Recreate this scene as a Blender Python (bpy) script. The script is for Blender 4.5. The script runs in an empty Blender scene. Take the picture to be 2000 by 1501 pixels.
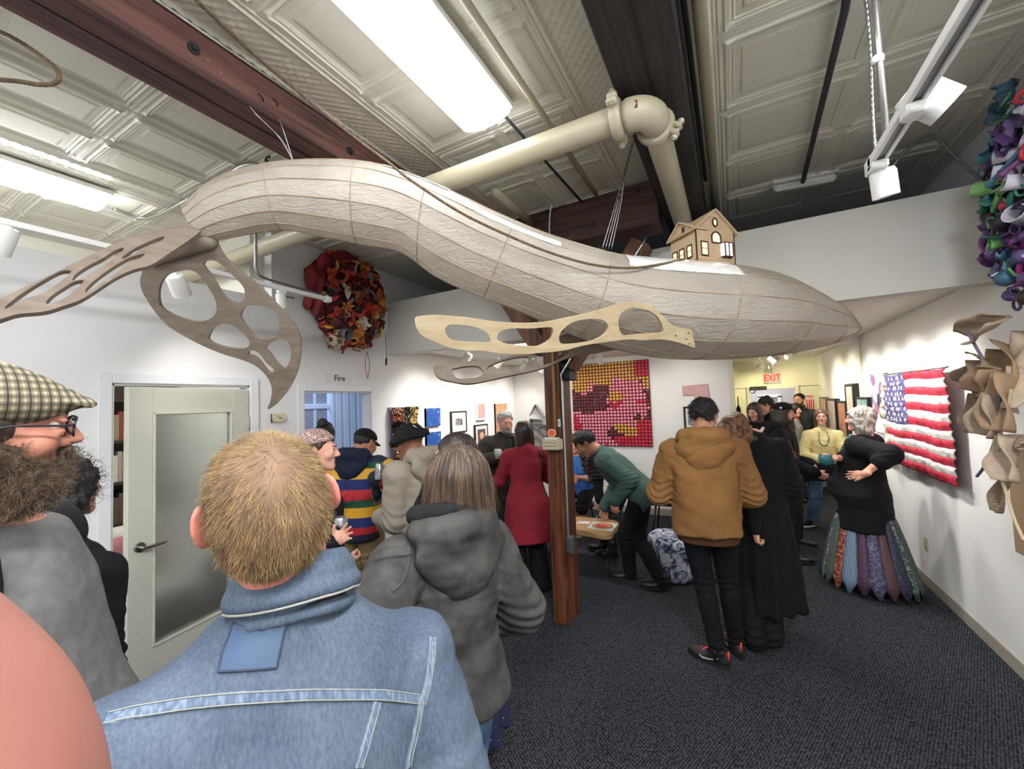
import bpy, bmesh, math, random
import numpy as np
from mathutils import Vector, Matrix
from mathutils.bvhtree import BVHTree

# ------------------------------------------------------------------ camera
F_PX, CX, CY, CAM_H = 796.0, 1000.0, 750.5, 1.80
def _unit(v):
    v = np.asarray(v, float); return v / np.linalg.norm(v)
_ay = _unit([430.0, -21.5, -F_PX]); _ax = -_unit([-1477.0, -92.5, -F_PX])
_ax = _unit(_ax - _ay * (_ax @ _ay)); _az = np.cross(_ax, _ay)
RC = np.array([_ax, _ay, _az])                 # camera -> world rotation
EYE = np.array([0.0, 0.0, CAM_H])
SC = bpy.context.scene
cam_data = bpy.data.cameras.new('camera'); cam = bpy.data.objects.new('camera', cam_data)
SC.collection.objects.link(cam); SC.camera = cam
cam_data.sensor_width = 36.0; cam_data.lens = F_PX / 2000.0 * 36.0
cam_data.clip_start = 0.002; cam_data.clip_end = 100
cam.matrix_world = Matrix(np.vstack([np.hstack([RC, EYE[:, None]]), [0, 0, 0, 1]]).tolist())
def ray(x, y): return RC @ np.array([(x - CX) / F_PX, -(y - CY) / F_PX, -1.0])
def at(x, y, d): return EYE + ray(x, y) * d          # a point d metres in front of the lens plane
def onz(x, y, z=0.0): r = ray(x, y); return EYE + r * ((z - CAM_H) / r[2])
def ony(x, y, Y): r = ray(x, y); return EYE + r * (Y / r[1])
def onx(x, y, X): r = ray(x, y); return EYE + r * (X / r[0])
def onplane(x, y, p, n): r = ray(x, y); return EYE + r * (((np.asarray(p) - EYE) @ n) / (r @ n))

# ------------------------------------------------------------------ world, exposure
SC.view_settings.view_transform = 'Standard'; SC.view_settings.look = 'None'
SC.view_settings.exposure = 1.0; SC.view_settings.gamma = 1.0
SC.view_settings.use_curve_mapping = False
try:
    SC.cycles.max_bounces = 7; SC.cycles.diffuse_bounces = 4; SC.cycles.glossy_bounces = 3
    SC.cycles.transmission_bounces = 6; SC.cycles.transparent_max_bounces = 8
    SC.cycles.caustics_reflective = False; SC.cycles.caustics_refractive = False
    SC.cycles.use_denoising = True; SC.cycles.sample_clamp_indirect = 6.0
except Exception: pass
W = bpy.data.worlds.new('dusk'); SC.world = W; W.use_nodes = True
W.node_tree.nodes['Background'].inputs[0].default_value = (0.16, 0.30, 0.75, 1)
W.node_tree.nodes['Background'].inputs[1].default_value = 0.7

def spot_lamp(name, loc, target, power, size=70, blend=0.6, color=(1, 0.93, 0.82), radius=0.04, parent=None):
    l = bpy.data.lights.new(name, 'SPOT'); l.energy = power; l.spot_size = math.radians(size); l.spot_blend = blend
    l.color = color; l.shadow_soft_size = radius
    o = bpy.data.objects.new(name, l); SC.collection.objects.link(o)
    d = Vector(target) - Vector(loc); o.location = loc; o.rotation_euler = d.to_track_quat('-Z', 'Y').to_euler()
    return o
def area_lamp(name, loc, rot, sx, sy, power, color=(1, 1, 1)):
    l = bpy.data.lights.new(name, 'AREA'); l.shape = 'RECTANGLE'; l.size = sx; l.size_y = sy; l.energy = power; l.color = color
    o = bpy.data.objects.new(name, l); SC.collection.objects.link(o); o.location = loc; o.rotation_euler = rot
    return o

# ------------------------------------------------------------------ objects, labels
COL = SC.collection
def thing(name, label, cat, loc=(0, 0, 0), group=None):
    o = bpy.data.objects.new(name, None); COL.objects.link(o)
    o.location = tuple(float(v) for v in loc); o.empty_display_size = 0.1
    return tag(o, label, cat, group)
def tag(o, label=None, cat=None, group=None, kind=None):
    if label: o['label'] = label
    if cat: o['category'] = cat
    if group: o['group'] = group
    if kind: o['kind'] = kind
    return o
def wloc(o):
    v = np.zeros(3)
    while o is not None: v = v + np.array(o.location); o = o.parent
    return v
def make(name, V, F, mat, parent=None, smooth=True, fmat=None, loc=None, attr=None, auto=None):
    """links a mesh object; V are world coordinates, kept relative to the parent (or to loc)"""
    V = np.asarray(V, float).reshape(-1, 3)
    base = wloc(parent) if parent is not None else np.zeros(3)
    off = np.asarray(loc, float) if loc is not None else base
    me = bpy.data.meshes.new(name)
    F = F.tolist() if isinstance(F, np.ndarray) else F
    me.from_pydata((V - off).tolist(), [], F)
    mats = mat if isinstance(mat, (list, tuple)) else [mat]
    for m in mats: me.materials.append(m)
    n = len(me.polygons)
    if fmat is not None: me.polygons.foreach_set('material_index', np.asarray(fmat, np.int32)[:n])
    me.polygons.foreach_set('use_smooth', np.full(n, bool(smooth)))
    if attr:
        for k, vals in attr.items():
            a = me.attributes.new(k, 'FLOAT', 'POINT'); a.data.foreach_set('value', np.asarray(vals, np.float32))
    me.update()
    o = bpy.data.objects.new(name, me); COL.objects.link(o)
    o.location = tuple(off - base)
    if parent is not None: o.parent = parent
    if auto is not None:
        me.set_sharp_from_angle(angle=math.radians(auto))
    return o
def copy_tree(o, parent=None):
    c = o.copy(); COL.objects.link(c); c.parent = parent
    for ch in list(o.children): copy_tree(ch, c)
    return c

# ------------------------------------------------------------------ mesh collector
def rot_to(d, up=(0, 0, 1)):
    """3x3 with columns x,y,z where z runs along d"""
    z = _unit(d); u = np.asarray(up, float)
    if abs(z @ u) > 0.98: u = np.array([1.0, 0, 0])
    x = _unit(np.cross(u, z)); y = np.cross(z, x)
    return np.stack([x, y, z], 1)
def rotz(a): c, s = math.cos(a), math.sin(a); return np.array([[c, -s, 0], [s, c, 0], [0, 0, 1.0]])
def rotx(a): c, s = math.cos(a), math.sin(a); return np.array([[1.0, 0, 0], [0, c, -s], [0, s, c]])
def roty(a): c, s = math.cos(a), math.sin(a); return np.array([[c, 0, s], [0, 1.0, 0], [-s, 0, c]])
class MB:
    def __init__(s): s.V = []; s.F = []; s.M = []; s.n = 0
    def add(s, V, F, m=0):
        V = np.asarray(V, float).reshape(-1, 3)
        s.V.append(V); s.F += [tuple(int(i) + s.n for i in f) for f in F]; s.M += [m] * len(F); s.n += len(V); return s
    def box(s, lo, hi, R=None, o=None, m=0, bev=0.0):
        lo = np.asarray(lo, float); hi = np.asarray(hi, float)
        if bev > 0:
            b = min(bev, float((hi - lo).min()) * 0.45); V = []
            for sx in (0, 1):
                for sy in (0, 1):
                    for sz in (0, 1):
                        c = np.where([sx, sy, sz], hi, lo); d = np.where([sx, sy, sz], -b, b)
                        V += [c + d * [0, 1, 1], c + d * [1, 0, 1], c + d * [1, 1, 0]]
            V = np.array(V); bm = bmesh.new(); vs = [bm.verts.new(v) for v in V]
            bmesh.ops.convex_hull(bm, input=vs); bmesh.ops.dissolve_limit(bm, angle_limit=0.01, verts=bm.verts[:], edges=bm.edges[:])
            bm.verts.index_update(); V = np.array([v.co[:] for v in bm.verts]); F = [tuple(v.index for v in f.verts) for f in bm.faces]; bm.free()
        else:
            V = np.array([[x, y, z] for x in (lo[0], hi[0]) for y in (lo[1], hi[1]) for z in (lo[2], hi[2])])
            F = [(0, 1, 3, 2), (4, 6, 7, 5), (0, 4, 5, 1), (2, 3, 7, 6), (0, 2, 6, 4), (1, 5, 7, 3)]
        if R is not None: V = V @ np.asarray(R).T
        if o is not None: V = V + np.asarray(o)
        return s.add(V, F, m)
    def tube(s, P, r, n=8, m=0, cap=True):
        P = np.asarray(P, float); k = len(P); r = np.broadcast_to(np.asarray(r, float), (k,))
        T = np.gradient(P, axis=0) if k > 2 else np.repeat((P[1] - P[0])[None], 2, 0)
        V = []; R0 = rot_to(T[0]); x = R0[:, 0]; a = np.arange(n) * 2 * np.pi / n
        for i in range(k):
            t = _unit(T[i]); x = x - t * (x @ t); x = _unit(x); y = np.cross(t, x)
            V.append(P[i] + r[i] * (np.cos(a)[:, None] * x + np.sin(a)[:, None] * y))
        F = [(i * n + j, i * n + (j + 1) % n, (i + 1) * n + (j + 1) % n, (i + 1) * n + j) for i in range(k - 1) for j in range(n)]
        if cap: F += [tuple(range(n))[::-1], tuple((k - 1) * n + j for j in range(n))]
        return s.add(np.concatenate(V), F, m)
    def lathe(s, prof, n=24, o=(0, 0, 0), R=None, m=0):
        prof = np.asarray(prof, float); k = len(prof); a = np.arange(n) * 2 * np.pi / n
        V = np.concatenate([np.stack([p[0] * np.cos(a), p[0] * np.sin(a), np.full(n, p[1])], 1) for p in prof])
        if R is not None: V = V @ np.asarray(R).T
        V = V + np.asarray(o)
        F = [(i * n + j, i * n + (j + 1) % n, (i + 1) * n + (j + 1) % n, (i + 1) * n + j) for i in range(k - 1) for j in range(n)]
        if prof[0][0] > 1e-6: F.append(tuple(range(n))[::-1])
        if prof[-1][0] > 1e-6: F.append(tuple((k - 1) * n + j for j in range(n)))
        return s.add(V, F, m)
    def quad(s, a, b, c, d, m=0): return s.add([a, b, c, d], [(0, 1, 2, 3)], m)
    def grid(s, P, m=0, flip=False):
        P = np.asarray(P, float); a, b = P.shape[:2]
        I = np.arange(a * b).reshape(a, b)
        Q = np.stack([I[:-1, :-1], I[1:, :-1], I[1:, 1:], I[:-1, 1:]], -1).reshape(-1, 4)
        if flip: Q = Q[:, ::-1]
        return s.add(P.reshape(-1, 3), [tuple(q) for q in Q.tolist()], m)
    def ico(s, c, r, sub=2, m=0, R=None):
        bm = bmesh.new(); bmesh.ops.create_icosphere(bm, subdivisions=sub, radius=1.0)
        V = np.array([v.co[:] for v in bm.verts]) * np.asarray(r); F = [tuple(v.index for v in f.verts) for f in bm.faces]; bm.free()
        if R is not None: V = V @ np.asarray(R).T
        return s.add(V + np.asarray(c), F, m)
    def build(s, name, mat, parent=None, smooth=False, auto=None, loc=None):
        return make(name, np.concatenate(s.V), s.F, mat, parent, smooth or auto is not None, s.M if isinstance(mat, (list, tuple)) else None, loc, auto=auto)
def catmull(P, n=8, closed=False):
    P = np.asarray(P, float); k = len(P); out = []
    rng = range(k if closed else k - 1)
    for i in rng:
        p0, p1, p2, p3 = (P[(i - 1) % k], P[i % k], P[(i + 1) % k], P[(i + 2) % k]) if closed else (P[max(i - 1, 0)], P[i], P[i + 1], P[min(i + 2, k - 1)])
        for t in np.arange(n) / n:
            out.append(0.5 * (2 * p1 + (p2 - p0) * t + (2 * p0 - 5 * p1 + 4 * p2 - p3) * t * t + (3 * p1 - p0 - 3 * p2 + p3) * t ** 3))
    if not closed: out.append(P[-1])
    return np.array(out)
def solid_from_curve(polys, ext, bevel=0.0):
    """extruded filled outline(s) in the xy plane -> V, F (holes by even-odd)"""
    cu = bpy.data.curves.new('tmp', 'CURVE'); cu.dimensions = '2D'; cu.fill_mode = 'BOTH'; cu.extrude = ext; cu.bevel_depth = bevel
    for P in polys:
        sp = cu.splines.new('POLY'); sp.points.add(len(P) - 1); sp.use_cyclic_u = True
        sp.points.foreach_set('co', np.hstack([np.asarray(P)[:, :2], np.zeros((len(P), 1)), np.ones((len(P), 1))]).ravel())
    return _curve_mesh(cu)
def _curve_mesh(cu):
    ob = bpy.data.objects.new('tmp', cu); COL.objects.link(ob)
    dg = bpy.context.evaluated_depsgraph_get(); dg.update()
    me = bpy.data.meshes.new_from_object(ob.evaluated_get(dg))
    V = np.zeros(len(me.vertices) * 3); me.vertices.foreach_get('co', V)
    F = [tuple(p.vertices) for p in me.polygons]
    bpy.data.objects.remove(ob); bpy.data.curves.remove(cu); bpy.data.meshes.remove(me)
    return V.reshape(-1, 3), F
def text_mesh(txt, size, ext=0.002, spacing=1.0, bold=0.0):
    cu = bpy.data.curves.new('tmp', 'FONT'); cu.body = txt; cu.size = size; cu.extrude = ext; cu.align_x = 'CENTER'; cu.align_y = 'CENTER'
    cu.space_character = spacing; cu.offset = bold
    return _curve_mesh(cu)

# ------------------------------------------------------------------ materials
def lin(c):
    if isinstance(c, str): c = tuple(int(c[i:i + 2], 16) / 255 for i in (0, 2, 4))
    return tuple((v / 12.92 if v <= 0.04045 else ((v + 0.055) / 1.055) ** 2.4) for v in c[:3]) + (1.0,)
_M = {}
def mat(name, col='808080', rough=0.6, metal=0.0, var=0.0, vscale=8.0, col2=None, bump=0.0, bscale=40.0, spec=0.5, sheen=0.0, trans=0.0, alpha=1.0, emit=None, estr=0.0, sss=0.0, stretch=None, coat=0.0, detail=3.0):
    """procedural principled material: base colour mixed with a second one by noise, noise bump"""
    if name in _M: return _M[name]
    m = bpy.data.materials.new(name); m.use_nodes = True; _M[name] = m
    nt = m.node_tree; N = nt.nodes; L = nt.links; b = N['Principled BSDF']
    b.inputs['Base Color'].default_value = lin(col); b.inputs['Roughness'].default_value = rough; b.inputs['Metallic'].default_value = metal
    b.inputs['Specular IOR Level'].default_value = spec
    if sheen: b.inputs['Sheen Weight'].default_value = sheen; b.inputs['Sheen Roughness'].default_value = 0.5
    if trans: b.inputs['Transmission Weight'].default_value = trans
    if alpha < 1: b.inputs['Alpha'].default_value = alpha
    if coat: b.inputs['Coat Weight'].default_value = coat
    if sss: b.inputs['Subsurface Weight'].default_value = sss; b.inputs['Subsurface Radius'].default_value = (0.012, 0.004, 0.002); b.inputs['Subsurface Scale'].default_value = 1.0
    if emit: b.inputs['Emission Color'].default_value = lin(emit); b.inputs['Emission Strength'].default_value = estr
    tc = N.new('ShaderNodeTexCoord'); mp = N.new('ShaderNodeMapping'); L.new(tc.outputs['Object'], mp.inputs[0])
    if stretch: mp.inputs['Scale'].default_value = stretch
    if var or col2:
        no = N.new('ShaderNodeTexNoise'); no.inputs['Scale'].default_value = vscale; no.inputs['Detail'].default_value = detail
        L.new(mp.outputs[0], no.inputs[0])
        rp = N.new('ShaderNodeValToRGB'); L.new(no.outputs['Fac'], rp.inputs[0])
        c1 = lin(col); c2 = lin(col2) if col2 else tuple(v * (1 - var) for v in c1[:3]) + (1.0,)
        rp.color_ramp.elements[0].position = 0.35; rp.color_ramp.elements[1].position = 0.65
        rp.color_ramp.elements[0].color = c2; rp.color_ramp.elements[1].color = c1
        L.new(rp.outputs[0], b.inputs['Base Color'])
    if bump:
        nb = N.new('ShaderNodeTexNoise'); nb.inputs['Scale'].default_value = bscale; nb.inputs['Detail'].default_value = 4
        L.new(mp.outputs[0], nb.inputs[0]); bp = N.new('ShaderNodeBump'); bp.inputs['Strength'].default_value = 1.0; bp.inputs['Distance'].default_value = bump
        L.new(nb.outputs['Fac'], bp.inputs['Height']); L.new(bp.outputs[0], b.inputs['Normal'])
    return m
def emis(name, col, s):
    if name in _M: return _M[name]
    m = bpy.data.materials.new(name); m.use_nodes = True; _M[name] = m
    nt = m.node_tree; nt.nodes.clear(); e = nt.nodes.new('ShaderNodeEmission'); o = nt.nodes.new('ShaderNodeOutputMaterial')
    e.inputs[0].default_value = lin(col); e.inputs[1].default_value = s; nt.links.new(e.outputs[0], o.inputs[0]); return m
def ramp_mat(name, stops, src='ATTR', attr='u', scale=(1, 1, 1), rough=0.7, bump=0.0, bscale=200, interp='CONSTANT', tex='NOISE', tscale=5.0, detail=3.0, metal=0.0, dist=0.0, spec=0.4):
    """colour ramp driven by a point attribute or by a texture"""
    if name in _M: return _M[name]
    m = bpy.data.materials.new(name); m.use_nodes = True; _M[name] = m
    nt = m.node_tree; N = nt.nodes; L = nt.links; b = N['Principled BSDF']
    b.inputs['Roughness'].default_value = rough; b.inputs['Metallic'].default_value = metal; b.inputs['Specular IOR Level'].default_value = spec
    rp = N.new('ShaderNodeValToRGB'); rp.color_ramp.interpolation = interp
    E = rp.color_ramp.elements
    while len(E) < len(stops): E.new(1.0)
    for e, (p, c) in zip(E, stops): e.position = p
    for i, (p, c) in enumerate(stops): E[i].position = p; E[i].color = lin(c)
    tc = N.new('ShaderNodeTexCoord'); mp = N.new('ShaderNodeMapping'); mp.inputs['Scale'].default_value = scale; L.new(tc.outputs['Object'], mp.inputs[0])
    if src == 'ATTR':
        a = N.new('ShaderNodeAttribute'); a.attribute_name = attr; L.new(a.outputs['Fac'], rp.inputs[0])
    else:
        if tex == 'NOISE':
            t = N.new('ShaderNodeTexNoise'); t.inputs['Scale'].default_value = tscale; t.inputs['Detail'].default_value = detail; t.inputs['Distortion'].default_value = dist; out = t.outputs['Fac']
        elif tex == 'VORONOI':
            t = N.new('ShaderNodeTexVoronoi'); t.inputs['Scale'].default_value = tscale; out = t.outputs['Distance']
        elif tex == 'CELL':
            t = N.new('ShaderNodeTexVoronoi'); t.inputs['Scale'].default_value = tscale; out = t.outputs['Color']
        elif tex == 'WAVE':
            t = N.new('ShaderNodeTexWave'); t.inputs['Scale'].default_value = tscale; t.inputs['Distortion'].default_value = dist; t.inputs['Detail'].default_value = detail; out = t.outputs['Fac']
        L.new(mp.outputs[0], t.inputs['Vector']); L.new(out, rp.inputs[0])
    L.new(rp.outputs[0], b.inputs['Base Color'])
    if bump:
        nb = N.new('ShaderNodeTexNoise'); nb.inputs['Scale'].default_value = bscale; L.new(tc.outputs['Object'], nb.inputs[0])
        bp = N.new('ShaderNodeBump'); bp.inputs['Distance'].default_value = bump; L.new(nb.outputs['Fac'], bp.inputs['Height']); L.new(bp.outputs[0], b.inputs['Normal'])
    return m
# ------------------------------------------------------------------ distance-field modelling (smooth unions -> one continuous mesh)
def smin(a, b, k):
    h = np.clip(0.5 + 0.5 * (b - a) / k, 0, 1); return b + (a - b) * h - k * h * (1 - h)
def wob(P, f, seed=0, n=4):
    """cheap smooth noise in about -1..1"""
    r = np.random.RandomState(seed); v = 0
    for i in range(n):
        d = r.normal(size=3); d /= np.linalg.norm(d); ff = f * (0.7 + 0.9 * r.rand()); ph = r.rand() * 6.28
        d2 = r.normal(size=3); v = v + np.sin(P @ d * ff + 1.3 * np.sin(P @ d2 * ff * 0.6 + ph * 2) + ph)
    return v / n * 1.4
class Shape:
    def __init__(s): s.p = []; s.post = []
    def _a(s, f, lo, hi, k, op):
        s.p.append((f, np.asarray(lo, float), np.asarray(hi, float), k, op)); return s
    def cap(s, a, b, ra, rb=None, k=0.02, op='+'):
        a = np.asarray(a, float); b = np.asarray(b, float); rb = ra if rb is None else rb; ba = b - a; L2 = max(ba @ ba, 1e-9)
        def f(P):
            q = P - a; t = np.clip(q @ ba / L2, 0, 1); return np.linalg.norm(q - t[:, None] * ba, axis=1) - (ra + (rb - ra) * t)
        m = max(ra, rb); return s._a(f, np.minimum(a, b) - m, np.maximum(a, b) + m, k, op)
    def chain(s, pts, rs, k=0.02, op='+'):
        for i in range(len(pts) - 1): s.cap(pts[i], pts[i + 1], rs[i], rs[i + 1], k, op)
        return s
    def ell(s, c, r, R=None, k=0.02, op='+'):
        c = np.asarray(c, float); r = np.broadcast_to(np.asarray(r, float), (3,)); R = np.eye(3) if R is None else np.asarray(R)
        def f(P):
            q = (P - c) @ R; k0 = np.linalg.norm(q / r, axis=1); k1 = np.linalg.norm(q / (r * r), axis=1) + 1e-9; return k0 * (k0 - 1) / k1
        e = np.sqrt(((R * r) ** 2).sum(1)); return s._a(f, c - e, c + e, k, op)
    def box(s, c, hs, R=None, rnd=0.005, k=0.01, op='+'):
        c = np.asarray(c, float); hs = np.asarray(hs, float); R = np.eye(3) if R is None else np.asarray(R)
        def f(P):
            q = np.abs((P - c) @ R) - (hs - rnd); return np.linalg.norm(np.maximum(q, 0), axis=1) + np.minimum(q.max(1), 0) - rnd
        e = np.abs(R) @ hs; return s._a(f, c - e, c + e, k, op)
    def loft(s, secs, o=(0, 0, 0), R=None, k=0.03, op='+', n=2.0, rnd=0.01):
        """stack of ellipses along local z: rows z, half width (x), half depth (y), cx, cy"""
        S = np.asarray(secs, float); S = np.hstack([S, np.zeros((len(S), 5 - S.shape[1]))]); o = np.asarray(o, float); R = np.eye(3) if R is None else np.asarray(R)
        def f(P):
            q = (P - o) @ R; z = np.clip(q[:, 2], S[0, 0], S[-1, 0])
            w, d, cx, cy = (np.interp(z, S[:, 0], S[:, i]) for i in (1, 2, 3, 4))
            x = np.abs(q[:, 0] - cx) / w; y = np.abs(q[:, 1] - cy) / d
            k0 = (x ** n + y ** n) ** (1.0 / n) if n != 2 else np.hypot(x, y)
            rad = np.hypot(q[:, 0] - cx, q[:, 1] - cy); e = np.where(k0 > 1e-6, rad * (1 - 1 / np.maximum(k0, 1e-6)), -np.minimum(w, d))
            e = np.maximum(e, -np.minimum(w, d)) * 0.9; ez = np.maximum(S[0, 0] - q[:, 2], q[:, 2] - S[-1, 0])
            a1 = e + rnd; b1 = ez + rnd
            return np.minimum(np.maximum(a1, b1), 0) + np.hypot(np.maximum(a1, 0), np.maximum(b1, 0)) - rnd
        m = max(S[:, 1].max() + np.abs(S[:, 3]).max(), S[:, 2].max() + np.abs(S[:, 4]).max())
        C = np.array([[x, y, z] for x in (-m, m) for y in (-m, m) for z in (S[0, 0], S[-1, 0])]) @ R.T + o
        return s._a(f, C.min(0), C.max(0), k, op)
    def cut(s, p, nrm, k=0.006):
        """removes everything on the side the normal points to"""
        p = np.asarray(p, float); nrm = _unit(nrm); s.p.append((lambda P: (P - p) @ nrm, None, None, k, '&')); return s
    def mod(s, f): s.post.append(f); return s
    def bbox(s):
        b = [(lo, hi) for f, lo, hi, k, op in s.p if op == '+']
        return np.min([x[0] for x in b], 0), np.max([x[1] for x in b], 0)
    def ev(s, P, clo=None, chi=None, blk=None, band=0.03):
        """P: (N,3); with blk = points per block the primitives are only tried in blocks near them"""
        d = np.full(len(P), 0.3); pm = s.p
        if blk: Pb = P.reshape(-1, blk, 3)
        for f, lo, hi, k, op in pm:
            if lo is not None and blk:
                hit = ((clo <= hi + k + band) & (chi >= lo - k - band)).all(1)
                if not hit.any(): continue
                idx = np.nonzero(np.repeat(hit, blk))[0]; Q = P[idx]
            else: idx = slice(None); Q = P
            v = f(Q); dd = d[idx]
            if op == '+': r = smin(dd, v, k)
            elif op == '-': r = -smin(-dd, v, k)
            else: r = -smin(-dd, -v, k)
            d[idx] = r
        for f in s.post: d = d + f(P)
        return d
    def mesh(s, h=0.01, B=8, slack=0.0):
        lo, hi = s.bbox(); lo = lo - 3 * h - 0.01 - slack; n = np.ceil((hi + 3 * h + 0.01 + slack - lo) / (h * B)).astype(int)
        I = np.stack(np.meshgrid(*[np.arange(v) for v in n], indexing='ij'), -1).reshape(-1, 3)
        c = lo + (I + 0.5) * B * h; d = s.ev(c); I = I[np.abs(d) < B * h * 0.87 * 1.35 + 0.012]
        if len(I) == 0: return np.zeros((0, 3)), np.zeros((0, 4), int)
        g = np.arange(B + 1); G = np.stack(np.meshgrid(g, g, g, indexing='ij'), -1).reshape(-1, 3)
        Vs = []; Ks = []; EF = []; N = n * B + 2
        key = lambda c: (c[..., 0] * N[1] + c[..., 1]) * N[2] + c[..., 2]
        for a in range(0, len(I), 400):
            J = I[a:a + 400]; K = J[:, None, :] * B + G[None]; P = lo + K * h
            D = s.ev(P.reshape(-1, 3), P[:, 0], P[:, -1], len(G)).reshape(len(J), B + 1, B + 1, B + 1)
            S = D < 0; m = B
            acc = np.zeros((len(J), m, m, m, 3)); cnt = np.zeros((len(J), m, m, m))
            base = J[:, None, None, None, :] * B + np.stack(np.meshgrid(np.arange(m), np.arange(m), np.arange(m), indexing='ij'), -1)[None]
            for ax in range(3):
                o1, o2 = [x for x in range(3) if x != ax]
                for u in (0, 1):
                    for v in (0, 1):
                        sl0 = [slice(None)] + [slice(0, m)] * 3; sl0[o1 + 1] = slice(u, u + m); sl0[o2 + 1] = slice(v, v + m); sl1 = list(sl0); sl1[ax + 1] = slice(1, m + 1)
                        d0 = D[tuple(sl0)]; d1 = D[tuple(sl1)]; x = (d0 < 0) != (d1 < 0); t = np.where(x, d0 / np.where(x, d0 - d1, 1), 0)
                        p = np.zeros(x.shape + (3,)); p[..., ax] = t; p[..., o1] = u; p[..., o2] = v
                        acc += np.where(x[..., None], p, 0); cnt += x
                        if u == 0 and v == 0:       # the edge leaving each cell's low corner: one quad
                            e = np.nonzero(x); cc = base[e]; fl = d0[e] < 0
                            EF.append((np.full(len(cc), ax), cc, fl))
            q = cnt > 0; Vs.append(lo + (base[q] + acc[q] / cnt[q][:, None]) * h); Ks.append(key(base[q]))
        V = np.concatenate(Vs); K = np.concatenate(Ks); o = np.argsort(K); V = V[o]; K = K[o]
        Q = []
        for ax, cc, fl in EF:
            if len(cc) == 0: continue
            a = ax[0]; o1, o2 = (a + 1) % 3, (a + 2) % 3; e1 = np.eye(3, dtype=int)[o1]; e2 = np.eye(3, dtype=int)[o2]
            cs = [cc, cc - e1, cc - e1 - e2, cc - e2]; ix = []; ok = np.ones(len(cc), bool)
            for c in cs:
                kk = key(c); j = np.clip(np.searchsorted(K, kk), 0, len(K) - 1); ok &= K[j] == kk; ix.append(j)
            q = np.stack(ix, 1); q[~fl] = q[~fl][:, ::-1]; Q.append(q[ok])
        Q = np.concatenate(Q)
        return V, Q
    def build(s, name, m, parent=None, h=0.01, fmat=None, attr=None, **kw):
        V, Q = s.mesh(h)
        fm = fmat(V[Q].mean(1)) if fmat else None
        at_ = {k: f(V) for k, f in attr.items()} if attr else None
        return make(name, V, Q, m, parent, True, fm, attr=at_, **kw)
def bvh_of(*objs):
    vs = []; fs = []
    for o in objs:
        b = len(vs); w = wloc(o); n = len(o.data.vertices); V = np.zeros(n * 3); o.data.vertices.foreach_get('co', V)
        vs += (V.reshape(-1, 3) + w).tolist(); fs += [tuple(i + b for i in p.vertices) for p in o.data.polygons]
    return BVHTree.FromPolygons(vs, fs)
def drape(bvh, P, lift=0.002):
    """moves points onto the surface; returns positions and normals"""
    out = []; nn = []
    for p in P:
        r = bvh.find_nearest(Vector(p))
        q, n = np.array(r[0]), np.array(r[1]); out.append(q + n * lift); nn.append(n)
    return np.array(out), np.array(nn)
def ribbon(bvh, P, w, lift=0.002, t=0.002, n=4, step=0.012):
    """a flat band of width w that follows the surface under the polyline P -> V,F"""
    P = np.asarray(P, float); L = np.r_[0, np.cumsum(np.linalg.norm(np.diff(P, axis=0), axis=1))]; k = max(2, int(L[-1] / step)); u = np.linspace(0, L[-1], k)
    P = np.stack([np.interp(u, L, P[:, i]) for i in range(3)], 1); Q, N = drape(bvh, P, 0)
    for _ in range(2): N[1:-1] = (N[:-2] + N[1:-1] + N[2:]) / 3
    N /= np.linalg.norm(N, axis=1)[:, None]; T = np.gradient(Q, axis=0); S = np.cross(T, N); S /= np.linalg.norm(S, axis=1)[:, None] + 1e-9
    rows = []
    for j in np.linspace(-0.5, 0.5, n):
        R_, NN = drape(bvh, Q + S * w * j, lift); rows.append(R_ + N * t)
    lo = [Q + S * w * 0.5 - N * 0.004]; hi = [Q - S * w * 0.5 - N * 0.004]
    G = np.array(hi + rows + lo); mb = MB(); mb.grid(G.transpose(1, 0, 2)); return mb
def strands(name, roots, paths, m, parent, r0=0.0006, r1=0.0002):
    """native hair curves; paths (n,k,3) in world space"""
    paths = np.asarray(paths, float); n, k, _ = paths.shape; base = wloc(parent)
    hc = bpy.data.hair_curves.new(name); hc.add_curves([k] * n)
    hc.points.foreach_set('position', (paths - base).astype(np.float32).ravel())
    a = hc.attributes.get('radius') or hc.attributes.new('radius', 'FLOAT', 'POINT')
    a.data.foreach_set('value', np.tile(np.linspace(r0, r1, k), n).astype(np.float32))
    hc.materials.append(m); o = bpy.data.objects.new(name, hc); COL.objects.link(o); o.parent = parent
    return o
# ------------------------------------------------------------------ the room: sizes in metres
XL, XR, YB, ZC, Y0 = -3.56, 1.48, 6.67, 3.42, -3.2
PI = math.pi
M_wall = mat('white_wall_paint', 'e3e2e0', 0.7, bump=0.0006, bscale=120)
M_wallg = mat('grey_white_wall_paint', 'd6d3ca', 0.7, bump=0.0006, bscale=120)
M_yel = mat('yellow_lit_wall_paint', 'dad7bf', 0.7)  # the hall's yellow light is put into this wall colour
M_trim = mat('white_gloss_trim', 'e2e2e4', 0.35)
M_tin = mat('cream_painted_tin', 'd0cbbc', 0.42, var=0.06, vscale=3)
M_base = mat('grey_vinyl_baseboard', 'a39c90', 0.5)
M_concrete = mat('plain_back_room_paint', 'bfb9ac', 0.8)

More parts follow.
